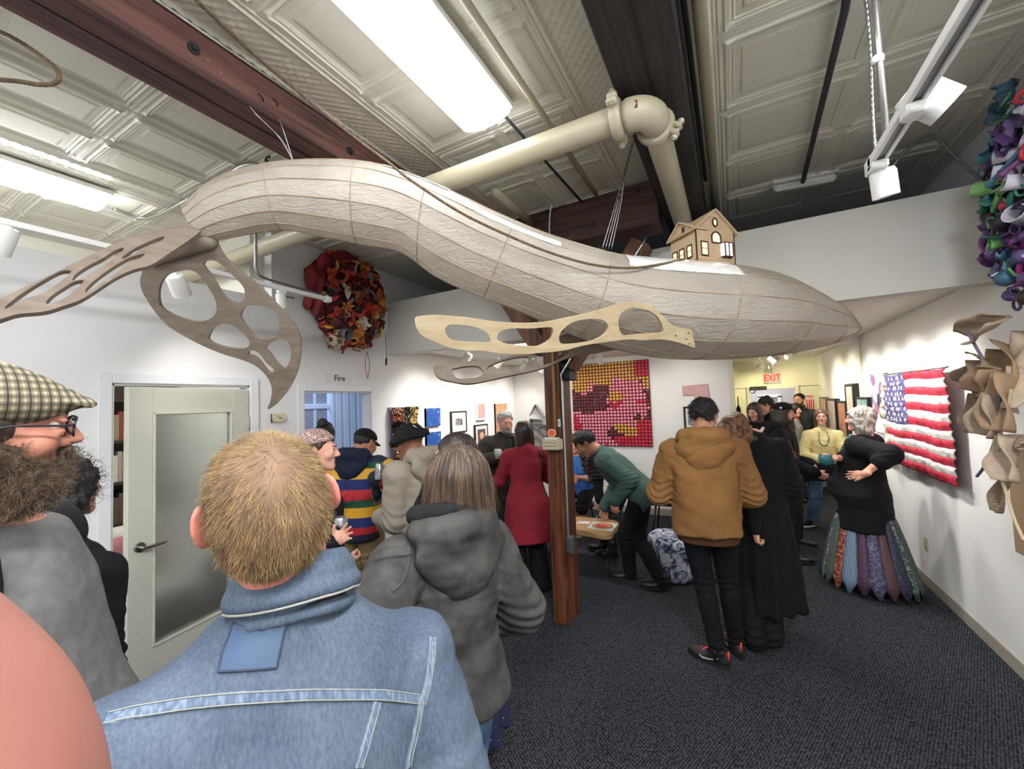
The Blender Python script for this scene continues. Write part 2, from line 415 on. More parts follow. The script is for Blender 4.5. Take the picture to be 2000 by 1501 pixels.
def carpet():
    m = mat('dark_grey_loop_carpet', '4a4e57', 0.95, spec=0.1); nt = m.node_tree; N = nt.nodes; L = nt.links; b = N['Principled BSDF']
    tc = N.new('ShaderNodeTexCoord'); w1 = N.new('ShaderNodeTexVoronoi'); w1.inputs['Scale'].default_value = 78
    mp = N.new('ShaderNodeMapping'); mp.inputs['Scale'].default_value = (1.0, 0.7, 1); mp.inputs['Rotation'].default_value = (0, 0, 0.5)
    L.new(tc.outputs['Object'], mp.inputs[0]); L.new(mp.outputs[0], w1.inputs['Vector']); w1.inputs['Randomness'].default_value = 0.35
    no = N.new('ShaderNodeTexNoise'); no.inputs['Scale'].default_value = 260; L.new(tc.outputs['Object'], no.inputs[0])
    rp = N.new('ShaderNodeValToRGB'); rp.color_ramp.elements[0].color = lin('55585f'); rp.color_ramp.elements[1].color = lin('15171b')
    rp.color_ramp.elements[0].position = 0.05; rp.color_ramp.elements[1].position = 0.62
    L.new(w1.outputs['Distance'], rp.inputs[0])
    mx = N.new('ShaderNodeMix'); mx.data_type = 'RGBA'; mx.blend_type = 'OVERLAY'; mx.inputs[0].default_value = 0.5
    L.new(rp.outputs[0], mx.inputs[6]); L.new(no.outputs['Fac'], mx.inputs[7]); L.new(mx.outputs[2], b.inputs['Base Color'])
    bp = N.new('ShaderNodeBump'); bp.inputs['Distance'].default_value = 0.004; bp.invert = True; L.new(w1.outputs['Distance'], bp.inputs['Height']); L.new(bp.outputs[0], b.inputs['Normal'])
    return m
M_carpet = carpet()
def struct(name, mb, m, **kw):
    o = mb.build(name, m, **kw); o['kind'] = 'structure'; return o

struct('floor', MB().box((-5.6, Y0 - 0.1, -0.1), (1.7, 10.2, 0)), M_carpet)

# --- pressed tin ceiling: real relief, one bay between each pair of beams
def tin_bay(x0, x1, y0, y1, cols, strip, step=0.0085, per=0.56, yoff=1.47):
    nx = int((x1 - x0) / step); ny = int((y1 - y0) / step); X, Y = np.meshgrid(np.linspace(x0, x1, nx), np.linspace(y0, y1, ny), indexing='ij')
    D = np.zeros_like(X)
    def ridge(e, c, w, hgt): return hgt * np.exp(-((e - c) / w) ** 2)
    ex = np.minimum(X - x0, x1 - X)
    inst = ex < strip
    q = 2 * PI / 0.05                                       # embossed diamond lattice on the border strip
    lat = np.abs(np.sin((X + Y) * q / 2)) * np.abs(np.sin((X - Y) * q / 2)); fl = np.cos(X * q) * np.cos(Y * q)
    D = np.where(inst, 0.0030 * np.exp(-(np.minimum(np.abs(np.sin((X + Y) * q / 2)), np.abs(np.sin((X - Y) * q / 2))) / .28) ** 2) + 0.0016 * np.maximum(fl, 0), D)
    D += ridge(ex, strip, 0.010, 0.012) + ridge(ex, strip + 0.030, 0.007, 0.010) + ridge(ex, 0.012, 0.008, 0.010)
    wcol = (x1 - x0 - 2 * strip - 0.06) / cols; u = X - (x0 + strip + 0.03); ci = np.floor(u / wcol); u = u - ci * wcol
    v = np.mod(Y - yoff, per); e = np.minimum(np.minimum(u, wcol - u), np.minimum(v, per - v))
    inp = ~inst & (ci >= 0) & (ci < cols)
    along = np.where(np.minimum(u, wcol - u) < np.minimum(v, per - v), v, u)
    P = ridge(e, 0.012, 0.005, 0.006) + ridge(e, 0.040, 0.006, 0.012) + ridge(e, 0.055, 0.005, 0.009) + ridge(e, 0.070, 0.005, 0.006)
    P = P + ridge(e, 0.105, 0.007, 0.006) * (0.7 + 0.5 * np.sin(along * 2 * PI / 0.018)) + np.where(e > 0.112, 0.004, 0) - ridge(e, 0.09, 0.012, 0.006)
    cr = np.minimum(u, wcol - u) + np.minimum(v, per - v); P = P + 0.010 * np.exp(-(((np.minimum(u, wcol - u) - 0.04) ** 2 + (np.minimum(v, per - v) - 0.04) ** 2) / 0.0006))
    D = np.where(inp, P, D)
    return np.stack([X, Y, ZC - D], -1)
cm = MB()
cm.grid(tin_bay(-1.875, -0.40, -0.4, 3.16, 2, 0.23))
cm.grid(tin_bay(-0.11, 1.48, -0.4, 4.2, 2, 0.105))
cm.grid(tin_bay(-3.68, -2.13, 0.0, 3.16, 3, 0.13))
cm.grid(tin_bay(-5.3, -3.68, 0.0, 2.2, 3, 0.05))
cm.box((-5.6, Y0 - 0.1, ZC), (1.7, 10.2, ZC + 0.12))
struct('ceiling', cm, M_tin, auto=40)

# --- walls
def wall_x(mb, x0, x1, y0, y1, z1, holes=(), z0=0.0):       # a wall along y with openings (ya, yb, za, zb)
    ys = y0
    for ya, yb, za, zb in sorted(holes):
        mb.box((x0, ys, z0), (x1, ya, z1))
        if zb < z1: mb.box((x0, ya, zb), (x1, yb, z1))
        if za > z0: mb.box((x0, ya, z0), (x1, yb, za))
        ys = yb
    mb.box((x0, ys, z0), (x1, y1, z1)); return mb
D1 = (1.10, 1.96, 0, 2.03); D2 = (2.45, 3.26, 0, 1.99)
wl = MB(); wall_x(wl, XL - 0.12, XL, Y0, 2.16, 2.81, [D1]); wall_x(wl, XL - 0.12, XL, 2.16, YB + 0.1, ZC, [D2])
struct('wall_left', wl, M_wall)
struct('wall_right', MB().box((XR, Y0, 0), (XR + 0.12, 10.0, ZC)), M_wall)
struct('wall_back', MB().box((XL, YB, 0), (0.0, YB + 0.12, 2.5)), M_wall)
struct('wall_front', MB().box((-5.5, Y0 - 0.12, 0), (XR + 0.12, Y0, ZC)), M_wall)
struct('wall_far', MB().box((-3.6, 9.70, 0), (-0.0, 9.82, ZC)).box((-0.02, 9.70, 1.93), (XR + 0.1, 9.82, ZC)).box((1.12, 9.70, 0), (XR + 0.1, 9.82, 1.94)).box((-0.02, 9.7, 0), (0.30, 9.82, 1.94)), M_yel)
struct('wall_hall', MB().box((-0.12, YB + 0.12, 0), (0.0, 9.70, 2.5)), M_yel)
struct('wall_bulkhead', MB().box((XL, 3.55, 2.43), (XR, 3.67, 3.05)), M_wallg)
struct('ceiling_gallery', MB().box((XL, 3.67, 2.50), (XR, YB + 0.1, 2.56)).box((0.0, YB + 0.1, 2.50), (XR, 9.7, 2.56)), M_wallg)
struct('trim_1', MB().box((0.0, YB - 0.04, 2.40), (XR, YB + 0.02, 2.50)), M_wallg)
struct('trim_2', MB().box((-0.03, YB - 0.015, 0), (0.035, YB, 2.45), bev=0.004), M_yel)
struct('trim_3', MB().box((XR - 0.012, YB + 0.02, 0), (XR, YB + 0.06, 2.5)), M_yel)
struct('baseboard_right', MB().box((XR - 0.012, Y0, 0), (XR, 9.7, 0.10), bev=0.003), M_base)
bb = MB()
for a, b in ((Y0, D1[0] - 0.07), (D1[1] + 0.07, D2[0] - 0.07), (D2[1] + 0.07, YB)): bb.box((XL, a, 0), (XL + 0.012, b, 0.10), bev=0.003)
struct('baseboard_left', bb, M_base)
struct('baseboard_back', MB().box((XL + 0.012, YB - 0.012, 0), (-0.03, YB, 0.10), bev=0.003), M_base)
# rooms beyond the left wall
adj = MB().box((-5.42, Y0, 0), (-5.30, 2.10, ZC)).box((-5.30, 2.04, 0), (XL - 0.12, 2.16, ZC))
struct('wall_side_room', adj, mat('side_room_paint', 'dedbd0', 0.7))
fr = MB(); wall_x(fr, -5.32, -5.20, 2.16, 5.2, ZC, [(3.52, 4.06, 0.9, 2.30)]); fr.box((-5.2, 5.0, 0), (XL - 0.12, 5.1, ZC)); fr.box((-5.30, 2.16, 2.6), (XL - 0.12, 5.0, 2.66))
M_blue = mat('blue_grey_room_paint', 'aab8cc', 0.7)
struct('wall_fire_room', fr, M_blue)
# --- doors
def door_trim(y0, y1, z1, x, w=0.07, t=0.02, both=True):
    mb = MB()
    for ya, yb in ((y0 - w, y0), (y1, y1 + w)): mb.box((x, ya, 0), (x + t, yb, z1 + w), bev=0.005)
    mb.box((x, y0, z1), (x + t, y1, z1 + w), bev=0.005)
    mb.box((x - 0.12, y0, 0), (x, y0 + 0.012, z1)); mb.box((x - 0.12, y1 - 0.012, 0), (x, y1, z1)); mb.box((x - 0.12, y0, z1 - 0.012), (x, y1, z1))
    return mb
d1 = struct('door_1', door_trim(D1[0], D1[1], D1[3], XL), M_trim)
M_frost = mat('frosted_glass', 'e3ebe8', 0.42, trans=1.0, spec=0.4)
M_leaf = mat('pale_grey_green_door_paint', 'cdcdbf', 0.42)
M_chr = mat('brushed_nickel', 'b8b4ab', 0.28, 1.0)
Rl = rotz(math.atan2(-(-3.385 + 3.585), 0.0) * 0 + 0.232)        # leaf swung about its hinge
hp = np.array([-3.585, 1.945, 0]); th = math.radians(11.0)
ry = np.array([math.sin(th), -math.cos(th), 0]); rx = np.array([math.cos(th), math.sin(th), 0]); RL = np.stack([rx, ry, [0, 0, 1]], 1)
leaf = MB(); LW = 0.845
def lb(m, x0, y0, z0, x1, y1, z1, bev=0.003, mi=0): m.box((x0, y0, z0), (x1, y1, z1), R=RL, o=hp, bev=bev, m=mi)
lb(leaf, 0, 0.012, 0.01, 0.044, 0.15, 2.0); lb(leaf, 0, LW - 0.14, 0.01, 0.044, LW, 2.0)
lb(leaf, 0, 0.15, 1.83, 0.044, LW - 0.14, 2.0, 0.001); lb(leaf, 0, 0.15, 0.01, 0.044, LW - 0.14, 0.30, 0.001)
for a in (0.15, LW - 0.155): lb(leaf, 0.012, a, 0.30, 0.050, a + 0.015, 1.83)
for z in (0.30, 1.815): lb(leaf, 0.012, 0.15, z, 0.050, LW - 0.14, z + 0.015)
lf = leaf.build('door_leaf', M_leaf, d1, auto=35)
g = MB(); lb(g, 0.018, 0.16, 0.31, 0.026, LW - 0.15, 1.82, 0); g.build('glass_pane', M_frost, lf)
hd = MB(); c = hp + RL @ np.array([0.044, LW - 0.065, 0.97])
hd.lathe([(0.0, 0.012), (0.030, 0.010), (0.034, 0.0)], 20, c, rot_to(rx)); hd.tube([c, c + rx * 0.055], 0.010, 10)
hd.tube([c + rx * 0.055, c + rx * 0.058 - ry * 0.05, c + rx * 0.052 - ry * 0.125], [0.010, 0.010, 0.007], 10)
hd.build('door_handle', M_chr, lf, auto=40)
for z in (0.3, 1.0, 1.72):
    h_ = MB(); h_.tube([(-3.545, 1.948, z - 0.05), (-3.545, 1.948, z + 0.05)], 0.009, 10); h_.box((-3.575, 1.925, z - 0.05), (-3.547, 1.945, z + 0.05)); h_.build('hinge', M_chr, d1)
d2 = struct('door_2', door_trim(D2[0], D2[1], D2[3], XL), M_trim)
# window of the fire room with the brick house across
M_wfr = mat('white_window_frame', 'b9c4d4', 0.5)
w = MB(); y0, y1, z0, z1 = 3.52, 4.06, 0.9, 2.30
w.box((-5.28, y0, z0), (-5.17, y0 + 0.05, z1), bev=0.004).box((-5.28, y1 - 0.05, z0), (-5.17, y1, z1), bev=0.004).box((-5.28, y0, z1 - 0.05), (-5.17, y1, z1), bev=0.004).box((-5.28, y0, z0), (-5.15, y1, z0 + 0.05), bev=0.004)
w.box((-5.26, y0, 1.83), (-5.22, y1, 1.90), bev=0.004)
w.box((-5.255, 3.77, z0), (-5.235, 3.80, z1))
win = struct('window_1', w, M_wfr, auto=35)
gl = MB().box((-5.25, y0 + 0.04, z0 + 0.04), (-5.245, y1 - 0.04, z1 - 0.04)); gl.build('window_pane', mat('clear_glass', 'e8f0f4', 0.02, alpha=.12), win)
mb = MB()
for k in range(7): mb.box((-5.20, 4.08 + k * 0.13, 0), (-5.17 + 0.012 * (k % 2), 4.08 + k * 0.13 + 0.10, 2.55), bev=0.006)
struct('trim_4', mb, M_wfr)
def bricks():
    m = mat('red_brick_wall', '6b4038', 0.9); nt = m.node_tree; N = nt.nodes; L = nt.links; b = N['Principled BSDF']
    tc = N.new('ShaderNodeTexCoord'); mp = N.new('ShaderNodeMapping'); mp.inputs['Rotation'].default_value = (PI / 2, 0, PI / 2); br = N.new('ShaderNodeTexBrick')
    br.inputs['Scale'].default_value = 4.5; br.inputs['Color1'].default_value = lin('7a4a44'); br.inputs['Color2'].default_value = lin('5b3833'); br.inputs['Mortar'].default_value = lin('a49c98')
    sx = N.new('ShaderNodeSeparateXYZ'); cx_ = N.new('ShaderNodeCombineXYZ'); L.new(tc.outputs['Object'], sx.inputs[0]); L.new(sx.outputs[1], cx_.inputs[0]); L.new(sx.outputs[2], cx_.inputs[1])
    L.new(cx_.outputs[0], br.inputs['Vector']); L.new(br.outputs['Color'], b.inputs['Base Color']); return m
struct('wall_outside_brick', MB().box((-8.2, 1.5, -1), (-8.0, 8.5, 5)), bricks())
# ------------------------------------------------------------------ lamps
M_lens = emis('lit_fluorescent_lens', 'f6f9fd', 7.5)
M_white = mat('white_enamel', 'e8e6e2', 0.35)
M_lens2 = emis('bright_fluorescent_lens', 'f6f9fd', 17.0)
def fluoro(x, y0, y1, label, zb=3.30, w=0.31, ZC=ZC - 0.013, lens=None):
    t = thing('fluorescent_light', label, 'ceiling light', (x, (y0 + y1) / 2, ZC), 'fluorescent wraparound lights')
    a = np.linspace(0, PI, 13); prof = np.stack([np.cos(a) * w / 2 * (0.86 + 0.14 * np.abs(np.cos(a))), ZC - 0.03 - (ZC - 0.03 - zb) * np.sin(a) ** 0.55], 1)
    mb = MB(); mb.grid(np.array([[(x + p[0], y, p[1]) for p in prof] for y in (y0 + 0.02, y1 - 0.02)]))
    n = len(prof); mb.add([(x + p[0], y0 + 0.02, p[1]) for p in prof], [tuple(range(n))]); mb.add([(x + p[0], y1 - 0.02, p[1]) for p in prof], [tuple(range(n))[::-1]])
    mb.build('diffuser', lens or M_lens, t, smooth=False, auto=50)
    h = MB().box((x - w / 2 - 0.006, y0, ZC - 0.045), (x + w / 2 + 0.006, y1, ZC - 0.012), bev=0.004); h.build('housing', M_white, t, auto=35)
    return t
fluoro(-1.095, -0.57, 1.87, 'large lit fluorescent light overhead beside the dark red-brown beam')
fluoro(-3.90, -1.30, 1.16, 'lit fluorescent light beyond the left wall, partly cut by the frame', lens=M_lens2)
fluoro(-1.095, -3.1, -0.75, 'lit fluorescent light behind the photographer', lens=M_lens2)
fluoro(-3.90, -3.1, -1.40, 'lit fluorescent light beyond the left wall, behind the photographer')
fluoro(0.72, -1.6, 0.84, 'added unseen fill fluorescent in the right bay behind the photographer', lens=emis('added_fill_lens', 'f6f9fd', 36.0))  # fixture added out of view to brighten right wall, bulkhead and floor
# gallery spots under the low ceiling beyond the bulkhead
M_can = mat('white_spot_can', 'e6e4df', 0.4)
M_bulb = emis('lit_spot_bulb', 'fff2d8', 30.0)
def can(loc, target, power, label, size=105, color=(1, 0.97, 0.93), r=0.05, L=0.13, stem=None, group='gallery track spots', lit=True, blend=1.0):
    loc = np.asarray(loc, float); d = _unit(np.asarray(target, float) - loc); R = rot_to(d)
    t = thing('track_spot', label, 'spotlight', loc, group)
    m = MB(); m.lathe([(0.0, -L / 2), (r * 0.85, -L / 2), (r, -L / 2 + 0.012), (r, L / 2), (r * 0.86, L / 2), (r * 0.8, L / 2 - 0.03), (0, L / 2 - 0.03)], 28, loc, R); m.build('lamp_can', M_can, t, auto=40)
    if lit:
        b = MB(); b.lathe([(0.0, L / 2 - 0.012), (r * 0.7, L / 2 - 0.015), (r * 0.7, L / 2 - 0.028)], 20, loc, R); b.build('bulb', M_bulb, t)
    if stem is not None:
        stem = np.asarray(stem, float); s = MB(); s.box((-0.022, -0.03, -0.03), (0.022, 0.03, 0.0), o=stem + [0, 0, 0.0], bev=0.006)
        s.tube([stem + [0, 0, -0.02], loc - d * 0.02 + [0, 0, r * 0.6]], 0.008, 8); s.build('bracket', M_can, t, auto=40)
    if power: spot_lamp('spot_beam', loc + d * (L / 2 + 0.005), target, power, size, blend, color, 0.035)
    return t
def panel(x, y, label, s=15.0):  # unseen fill panels, added to raise the light beyond the bulkhead
    t = thing('added_fill_panel', label, 'ceiling light', (x, y, 2.5), 'added fill panels under the low ceiling')
    MB().box((x - 0.30, y - 0.15, 2.475), (x + 0.30, y + 0.15, 2.498), bev=0.004).build('frame', M_white, t, auto=35)
    MB().box((x - 0.28, y - 0.13, 2.471), (x + 0.28, y + 0.13, 2.4765)).build('diffuser', emis('fill_panel_lens', 'fdfaf4', 17.0), t)
panel(-1.2, 4.25, 'added unseen fill panel on the low ceiling behind the whale, middle of the gallery'); panel(-2.3, 4.25, 'added unseen fill panel on the low ceiling behind the left bulkhead'); panel(-0.2, 4.25, 'added unseen fill panel on the low ceiling behind the whale head')
P_ = 20
for i, y in enumerate((4.0, 4.75, 5.5, 6.2)):
    can((-2.75, y, 2.36), (-3.56, y + 0.05, 1.45), P_, 'white gallery spot lighting the left picture wall, %s from the bulkhead' % ('first second third fourth'.split()[i]), stem=(-2.75, y, 2.50))
for i, y in enumerate((4.3, 4.95, 5.6, 6.25)):
    can((0.72, y, 2.36), (1.48, y + 0.05, 1.5), P_ * 1.7, 'white gallery spot lighting the right wall, %s from the bulkhead' % ('first second third fourth'.split()[i]), stem=(0.72, y, 2.50))
for i, x in enumerate((-2.6, -1.6, -0.6)):
    can((x, 5.6, 2.38), (x, 6.67, 1.6), P_ * 0.55, 'white gallery spot lighting the back wall, %s from the left' % ('first second third'.split()[i]), stem=(x, 5.6, 2.50))
for i, (x, y, tx) in enumerate(((0.50, 9.05, 1.48), (0.68, 9.05, 0.3))):
    can((x, y, 2.33), (tx, y + 0.65, 1.5), 16, 'small lit spot above the exit sign, %s one' % ('left', 'right')[i], stem=(x, y, 2.50), color=(1, 0.86, 0.5), r=0.04, L=0.1)
for i, y in enumerate((7.1, 7.9)):
    can((0.6, y, 2.36), (1.48, y + 0.1, 1.5), 46, 'white spot in the exit hall, %s from the room' % ('first', 'second')[i], stem=(0.6, y, 2.50), color=(1, 0.92, 0.70))
can((0.75, 7.2, 2.36), (0.70, 9.7, 1.5), 26, 'added fill spot in the exit hall turned towards the exit sign', stem=(0.75, 7.2, 2.50), color=(1, 0.95, 0.78))  # extra spot added to brighten the front of the exit sign
# area lights for the side rooms
area_lamp('fire_room_daylight', (-6.3, 3.79, 3.9), (0, -PI / 4, 0), 1.6, 1.6, 150, (0.50, 0.66, 1.0))
area_lamp('fire_room_fill', (-4.4, 3.4, 2.58), (0, 0, 0), 0.6, 0.6, 12, (0.72, 0.82, 1.0))  # fill light added to brighten the room's dark panels
area_lamp('corridor_lamp', (0.6, 10.7, 2.48), (0, 0, 0), 0.5, 0.5, 14, (0.95, 0.95, 1))
# ------------------------------------------------------------------ timber frame, pipes, conduits
def wood_mat(name, c1, c2, rough=0.6, scale=(1, 14, 14), ts=2.2, bump=0.002):
    m = mat(name, c1, rough, spec=0.3); nt = m.node_tree; N = nt.nodes; L = nt.links; b = N['Principled BSDF']
    tc = N.new('ShaderNodeTexCoord'); mp = N.new('ShaderNodeMapping'); mp.inputs['Scale'].default_value = scale
    no = N.new('ShaderNodeTexNoise'); no.inputs['Scale'].default_value = ts; no.inputs['Detail'].default_value = 7; no.inputs['Distortion'].default_value = 0.8
    L.new(tc.outputs['Object'], mp.inputs[0]); L.new(mp.outputs[0], no.inputs[0]); rp = N.new('ShaderNodeValToRGB'); L.new(no.outputs['Fac'], rp.inputs[0])
    rp.color_ramp.elements[0].position = 0.33; rp.color_ramp.elements[1].position = 0.68; rp.color_ramp.elements[0].color = lin(c2); rp.color_ramp.elements[1].color = lin(c1)
    L.new(rp.outputs[0], b.inputs['Base Color']); bp = N.new('ShaderNodeBump'); bp.inputs['Distance'].default_value = bump; L.new(no.outputs['Fac'], bp.inputs['Height']); L.new(bp.outputs[0], b.inputs['Normal'])
    return m
M_beamL = wood_mat('dark_red_brown_timber', '6b4840', '3b2727', scale=(14, 0.8, 14))
M_beamB = wood_mat('near_black_timber', '3a3432', '201d1d', scale=(14, 0.8, 14))
M_beamX = wood_mat('dark_brown_cross_timber', '573d34', '33231f', scale=(0.8, 14, 14))
M_post = wood_mat('stained_brown_post', '74462d', '3a1e12', 0.45, scale=(9, 9, 0.7), ts=2.6)
M_iron = mat('black_iron', '1f1f22', 0.5, 0.6)
M_bolt = mat('dark_bolt_head', '2b2a2c', 0.6, 0.4)
def timber(name, label, lo, hi, m, crack_axis=None, R=None, o=None, bolts=()):
    t = thing(name, label, 'beam', o if o is not None else [(a + b) / 2 for a, b in zip(lo, hi)])
    MB().box(lo, hi, R=R, o=o, bev=0.006).build('timber', m, t, auto=35)
    for p, n in bolts:
        b = MB(); b.lathe([(0.024, 0.0), (0.024, 0.006), (0.012, 0.006), (0.011, 0.016), (0, 0.017)], 12, p, rot_to(n)); b.build('bolt_head', M_bolt, t, auto=40)
    return t
tb = timber('ceiling_beam', 'long dark red-brown timber ceiling beam with bolt heads left of the overhead light', (-2.13, -3.1, 3.22), (-1.875, 6.6, ZC), M_beamL,
            bolts=[((-1.875, float(onx(378, 112, -1.875)[1]), 3.31), (1, 0, 0)), ((-1.875, float(onx(683, 273, -1.875)[1]), 3.30), (1, 0, 0))])
MB().box((-2.012, -3.1, 3.217), (-2.004, 6.6, 3.222)).build('crack', M_iron, tb)
tb = timber('ceiling_beam', 'near-black timber ceiling beam right of the overhead light, above the pipe elbow', (-0.40, -3.1, 3.22), (-0.11, 6.6, ZC), M_beamB)
MB().box((-0.245, -3.1, 3.217), (-0.238, 6.6, 3.222)).build('crack', M_iron, tb)
timber('cross_beam', 'dark brown timber cross beam on top of the wooden post', (-1.875, 3.10, 3.09), (-0.40, 3.36, ZC - 0.012), M_beamX,
       bolts=[(ony(1158, 437, 3.10), (0, -1, 0)), (ony(1068, 415, 3.10), (0, -1, 0)), (ony(1246, 370, 3.10), (0, -1, 0))])
pt = thing('wooden_post', 'brown-stained square wooden post standing in the middle of the carpet', 'post', (-1.31, 3.27, 0))
MB().box((-1.385, 3.14, 0), (-1.245, 3.39, 3.09), bev=0.006).build('post_shaft', M_post, pt, auto=35)
def brace(a, b, w, label):
    a = np.asarray(a, float); b = np.asarray(b, float); R = rot_to(b - a, (0, 1, 0)); l = np.linalg.norm(b - a)
    t = thing('knee_brace', label, 'brace', a); MB().box((-w / 2, -0.09, 0), (w / 2, 0.09, l), R=R, o=a, bev=0.006).build('timber', M_post, t, auto=35); return t
brace((-1.42, 3.26, 2.25), (-1.93, 3.26, 3.06), 0.16, 'reddish wooden knee brace from the post up to the left, behind the whale')
brace((-1.21, 3.26, 2.10), (-0.55, 3.26, 3.01), 0.15, 'wooden knee brace from the post up to the right, beneath the model house')
b = MB().box((-1.245, 3.17, 1.98), (-1.17, 3.35, 2.16), bev=0.006); b.box((-1.25, 3.15, 1.98), (-1.22, 3.36, 2.02)).tube([(-1.20, 3.165, 2.07), (-1.20, 3.15, 2.07)], 0.02, 8)
b.build('iron_bracket', M_iron, pt, auto=35)
# things fixed to the post
M_dowel = wood_mat('pale_yellow_dowel', 'b98c54', '8f6a3c', scale=(20, 20, 1))
tag(MB().tube([ony(1078, 640, 3.13), ony(1085, 850, 3.13)], 0.0125, 12).build('wooden_dowel', M_dowel, smooth=True, loc=ony(1085, 850, 3.13)), 'thin pale yellow wooden dowel upright against the front of the post', 'dowel')
M_cream = mat('aged_cream_plastic', 'b9ad90', 0.45); M_creamd = mat('dark_seam', '5c5545', 0.6)
cb = thing('wall_box', 'cream plastic box with two grooves on the front of the wooden post', 'electrical box', (-1.31, 3.14, 1.42))
MB().box((-1.385, 3.05, 1.415), (-1.235, 3.138, 1.50), bev=0.006).build('casing', M_cream, cb, auto=35)
for z in (1.445, 1.472): MB().box((-1.378, 3.046, z), (-1.262, 3.0505, z + 0.003)).build('groove', M_creamd, cb)
sg = thing('reflector_disc', 'round orange reflector disc standing on the cream box', 'reflector', (-1.315, 3.09, 1.50))
MB().box((-1.37, 3.06, 1.50), (-1.255, 3.125, 1.513), bev=0.003).build('base', M_trim, sg, auto=35)
c = np.array([-1.313, 3.09, 1.548]); Rf = rot_to((0.35, -1, 0))
MB().lathe([(0, -0.006), (0.036, -0.006), (0.036, 0.006), (0, 0.006)], 10, c, Rf).build('rim', mat('pale_pink_plastic', 'f0c8b8', 0.4), sg)
MB().lathe([(0, -0.0075), (0.029, -0.0075), (0.029, 0.0085), (0, 0.0085)], 10, c, Rf).build('disc', mat('orange_plastic', 'e8602c', 0.35), sg)
lc = thing('light_switch', 'small white card plate on the dark front of the post', 'switch', (-1.225, 3.14, 1.63))
MB().box((-1.272, 3.132, 1.598), (-1.25, 3.14, 1.66), bev=0.001).build('plate', M_trim, lc); MB().box((-1.263, 3.129, 1.615), (-1.257, 3.133, 1.643)).build('toggle', mat('grey_plastic', '777777', 0.5), lc)
M_galv = mat('galvanised_steel', '8d8f90', 0.38, 0.85, var=0.25, vscale=30)
M_emt = mat('silver_conduit', 'b9bab8', 0.3, 0.9)
cd = thing('post_conduit', 'silver conduit running up the right side of the post from a steel junction box', 'conduit', (-1.23, 3.3, 0.6))
P = catmull([(-1.235, 3.16, 0.70), (-1.232, 3.16, 1.2), (-1.232, 3.16, 1.95), (-1.21, 3.16, 2.06), (-0.95, 3.16, 2.40), (-0.50, 3.16, 3.02)], 6)
MB().tube(P, 0.011, 10).build('conduit', M_emt, cd, smooth=True)
MB().box((-1.243, 3.13, 0.58), (-1.19, 3.20, 0.71), bev=0.006).build('junction_box', M_galv, cd, auto=35)
# --- sprinkler main with its grooved couplings
M_pipe = mat('cream_painted_pipe', 'ada58c', 0.38, var=0.05, vscale=4)
pp = thing('sprinkler_pipe', 'large cream painted pipe turning an elbow below the black beam', 'pipe', (-0.25, 1.9, 3.12))
ez, ex, ey = 3.12, -0.255, 1.90
MB().tube([(-0.39, ey, ez), (-5.2, ey, ez)], 0.062, 24).build('pipe', M_pipe, pp, auto=50)
MB().tube([(ex, ey + 0.13, ez), (ex, 6.6, ez)], 0.062, 24).build('pipe', M_pipe, pp, auto=50)
a = np.linspace(0, PI / 2, 12); el = np.stack([ex - 0.10 + 0.10 * np.sin(a), ey + 0.10 - 0.10 * np.cos(a), np.full(12, ez)], 1)
MB().tube(np.vstack([[(-0.38, ey, ez)], el, [(ex, ey + 0.14, ez)]]), np.r_[0.06, np.full(12, 0.072), 0.06], 24).build('elbow', M_pipe, pp, smooth=True)
def coupling(c, d, up):
    R = rot_to(d, up); m = MB(); m.lathe([(0.060, -0.028), (0.084, -0.024), (0.090, -0.010), (0.090, 0.010), (0.084, 0.024), (0.060, 0.028)], 26, c, R)
    for s in (-1, 1):
        for e in (-1, 1):
            o_ = np.asarray(c) + R @ np.array([s * 0.100, e * 0.016, 0]); m.box((-0.022, -0.013, -0.024), (0.022, 0.013, 0.024), R=R, o=o_, bev=0.008)
        o_ = np.asarray(c) + R @ np.array([s * 0.108, 0, 0]); m.tube([o_ - R[:, 1] * 0.05, o_ + R[:, 1] * 0.05], 0.009, 8)
        for e in (-1, 1): m.tube([o_ + R[:, 1] * e * 0.030, o_ + R[:, 1] * e * 0.044], 0.016, 6)
    m.build('coupling', M_pipe, pp, auto=40)
coupling((-0.405, ey, ez), (1, 0, 0), (0, 0.4, 1)); coupling((ex, ey + 0.15, ez), (0, 1, 0), (0.5, 0, 1))
MB().box((-0.34, 1.8355, 3.10), (-0.30, 1.842, 3.135)).build('label_patch', mat('maroon_paper', '5e2a33', 0.7), pp)
# --- thin pipes and conduits under the tin
def conduit(label, P, r, m, name='conduit', n=12, cl=None):
    P = np.asarray(P, float); t = thing(name, label, 'conduit', P[0]); MB().tube(P, r, n).build('tube', m, t, smooth=True)
    for c in (cl or []):
        MB().tube([np.asarray(c[0]), np.asarray(c[1])], r * 1.5, n).build('clip', m, t, smooth=True)
    return t
conduit('cream pipe running along the ceiling right beside the black beam', [(-0.03, -3, 3.36), (-0.03, 4.0, 3.36)], 0.028, M_pipe, 'thin_pipe')
conduit('thin cream sprinkler branch under the panels right of the big light', [(-0.83, 1.2, 3.375), (-0.83, 3.02, 3.375)], 0.018, M_pipe, 'thin_pipe')
conduit('short open-ended cream pipe stub above the whale, before the cross beam', [ony(965, 372, 2.45), ony(965, 372, 2.45) + np.array([0, 0.63, 0])], 0.03, M_pipe, 'thin_pipe', 18)
M_dk = mat('dark_grey_conduit', '3d3f44', 0.5, 0.5)
conduit('dark conduit crossing the right-hand ceiling bay', [onz(1662, -60, 3.37), onz(1650, 20, 3.37), onz(1568, 355, 3.37)], 0.016, M_dk)
conduit('thin dark conduit behind the big light towards the cross beam', [(-1.02, 1.88, 3.385), (-0.97, 3.08, 3.385)], 0.009, M_dk)
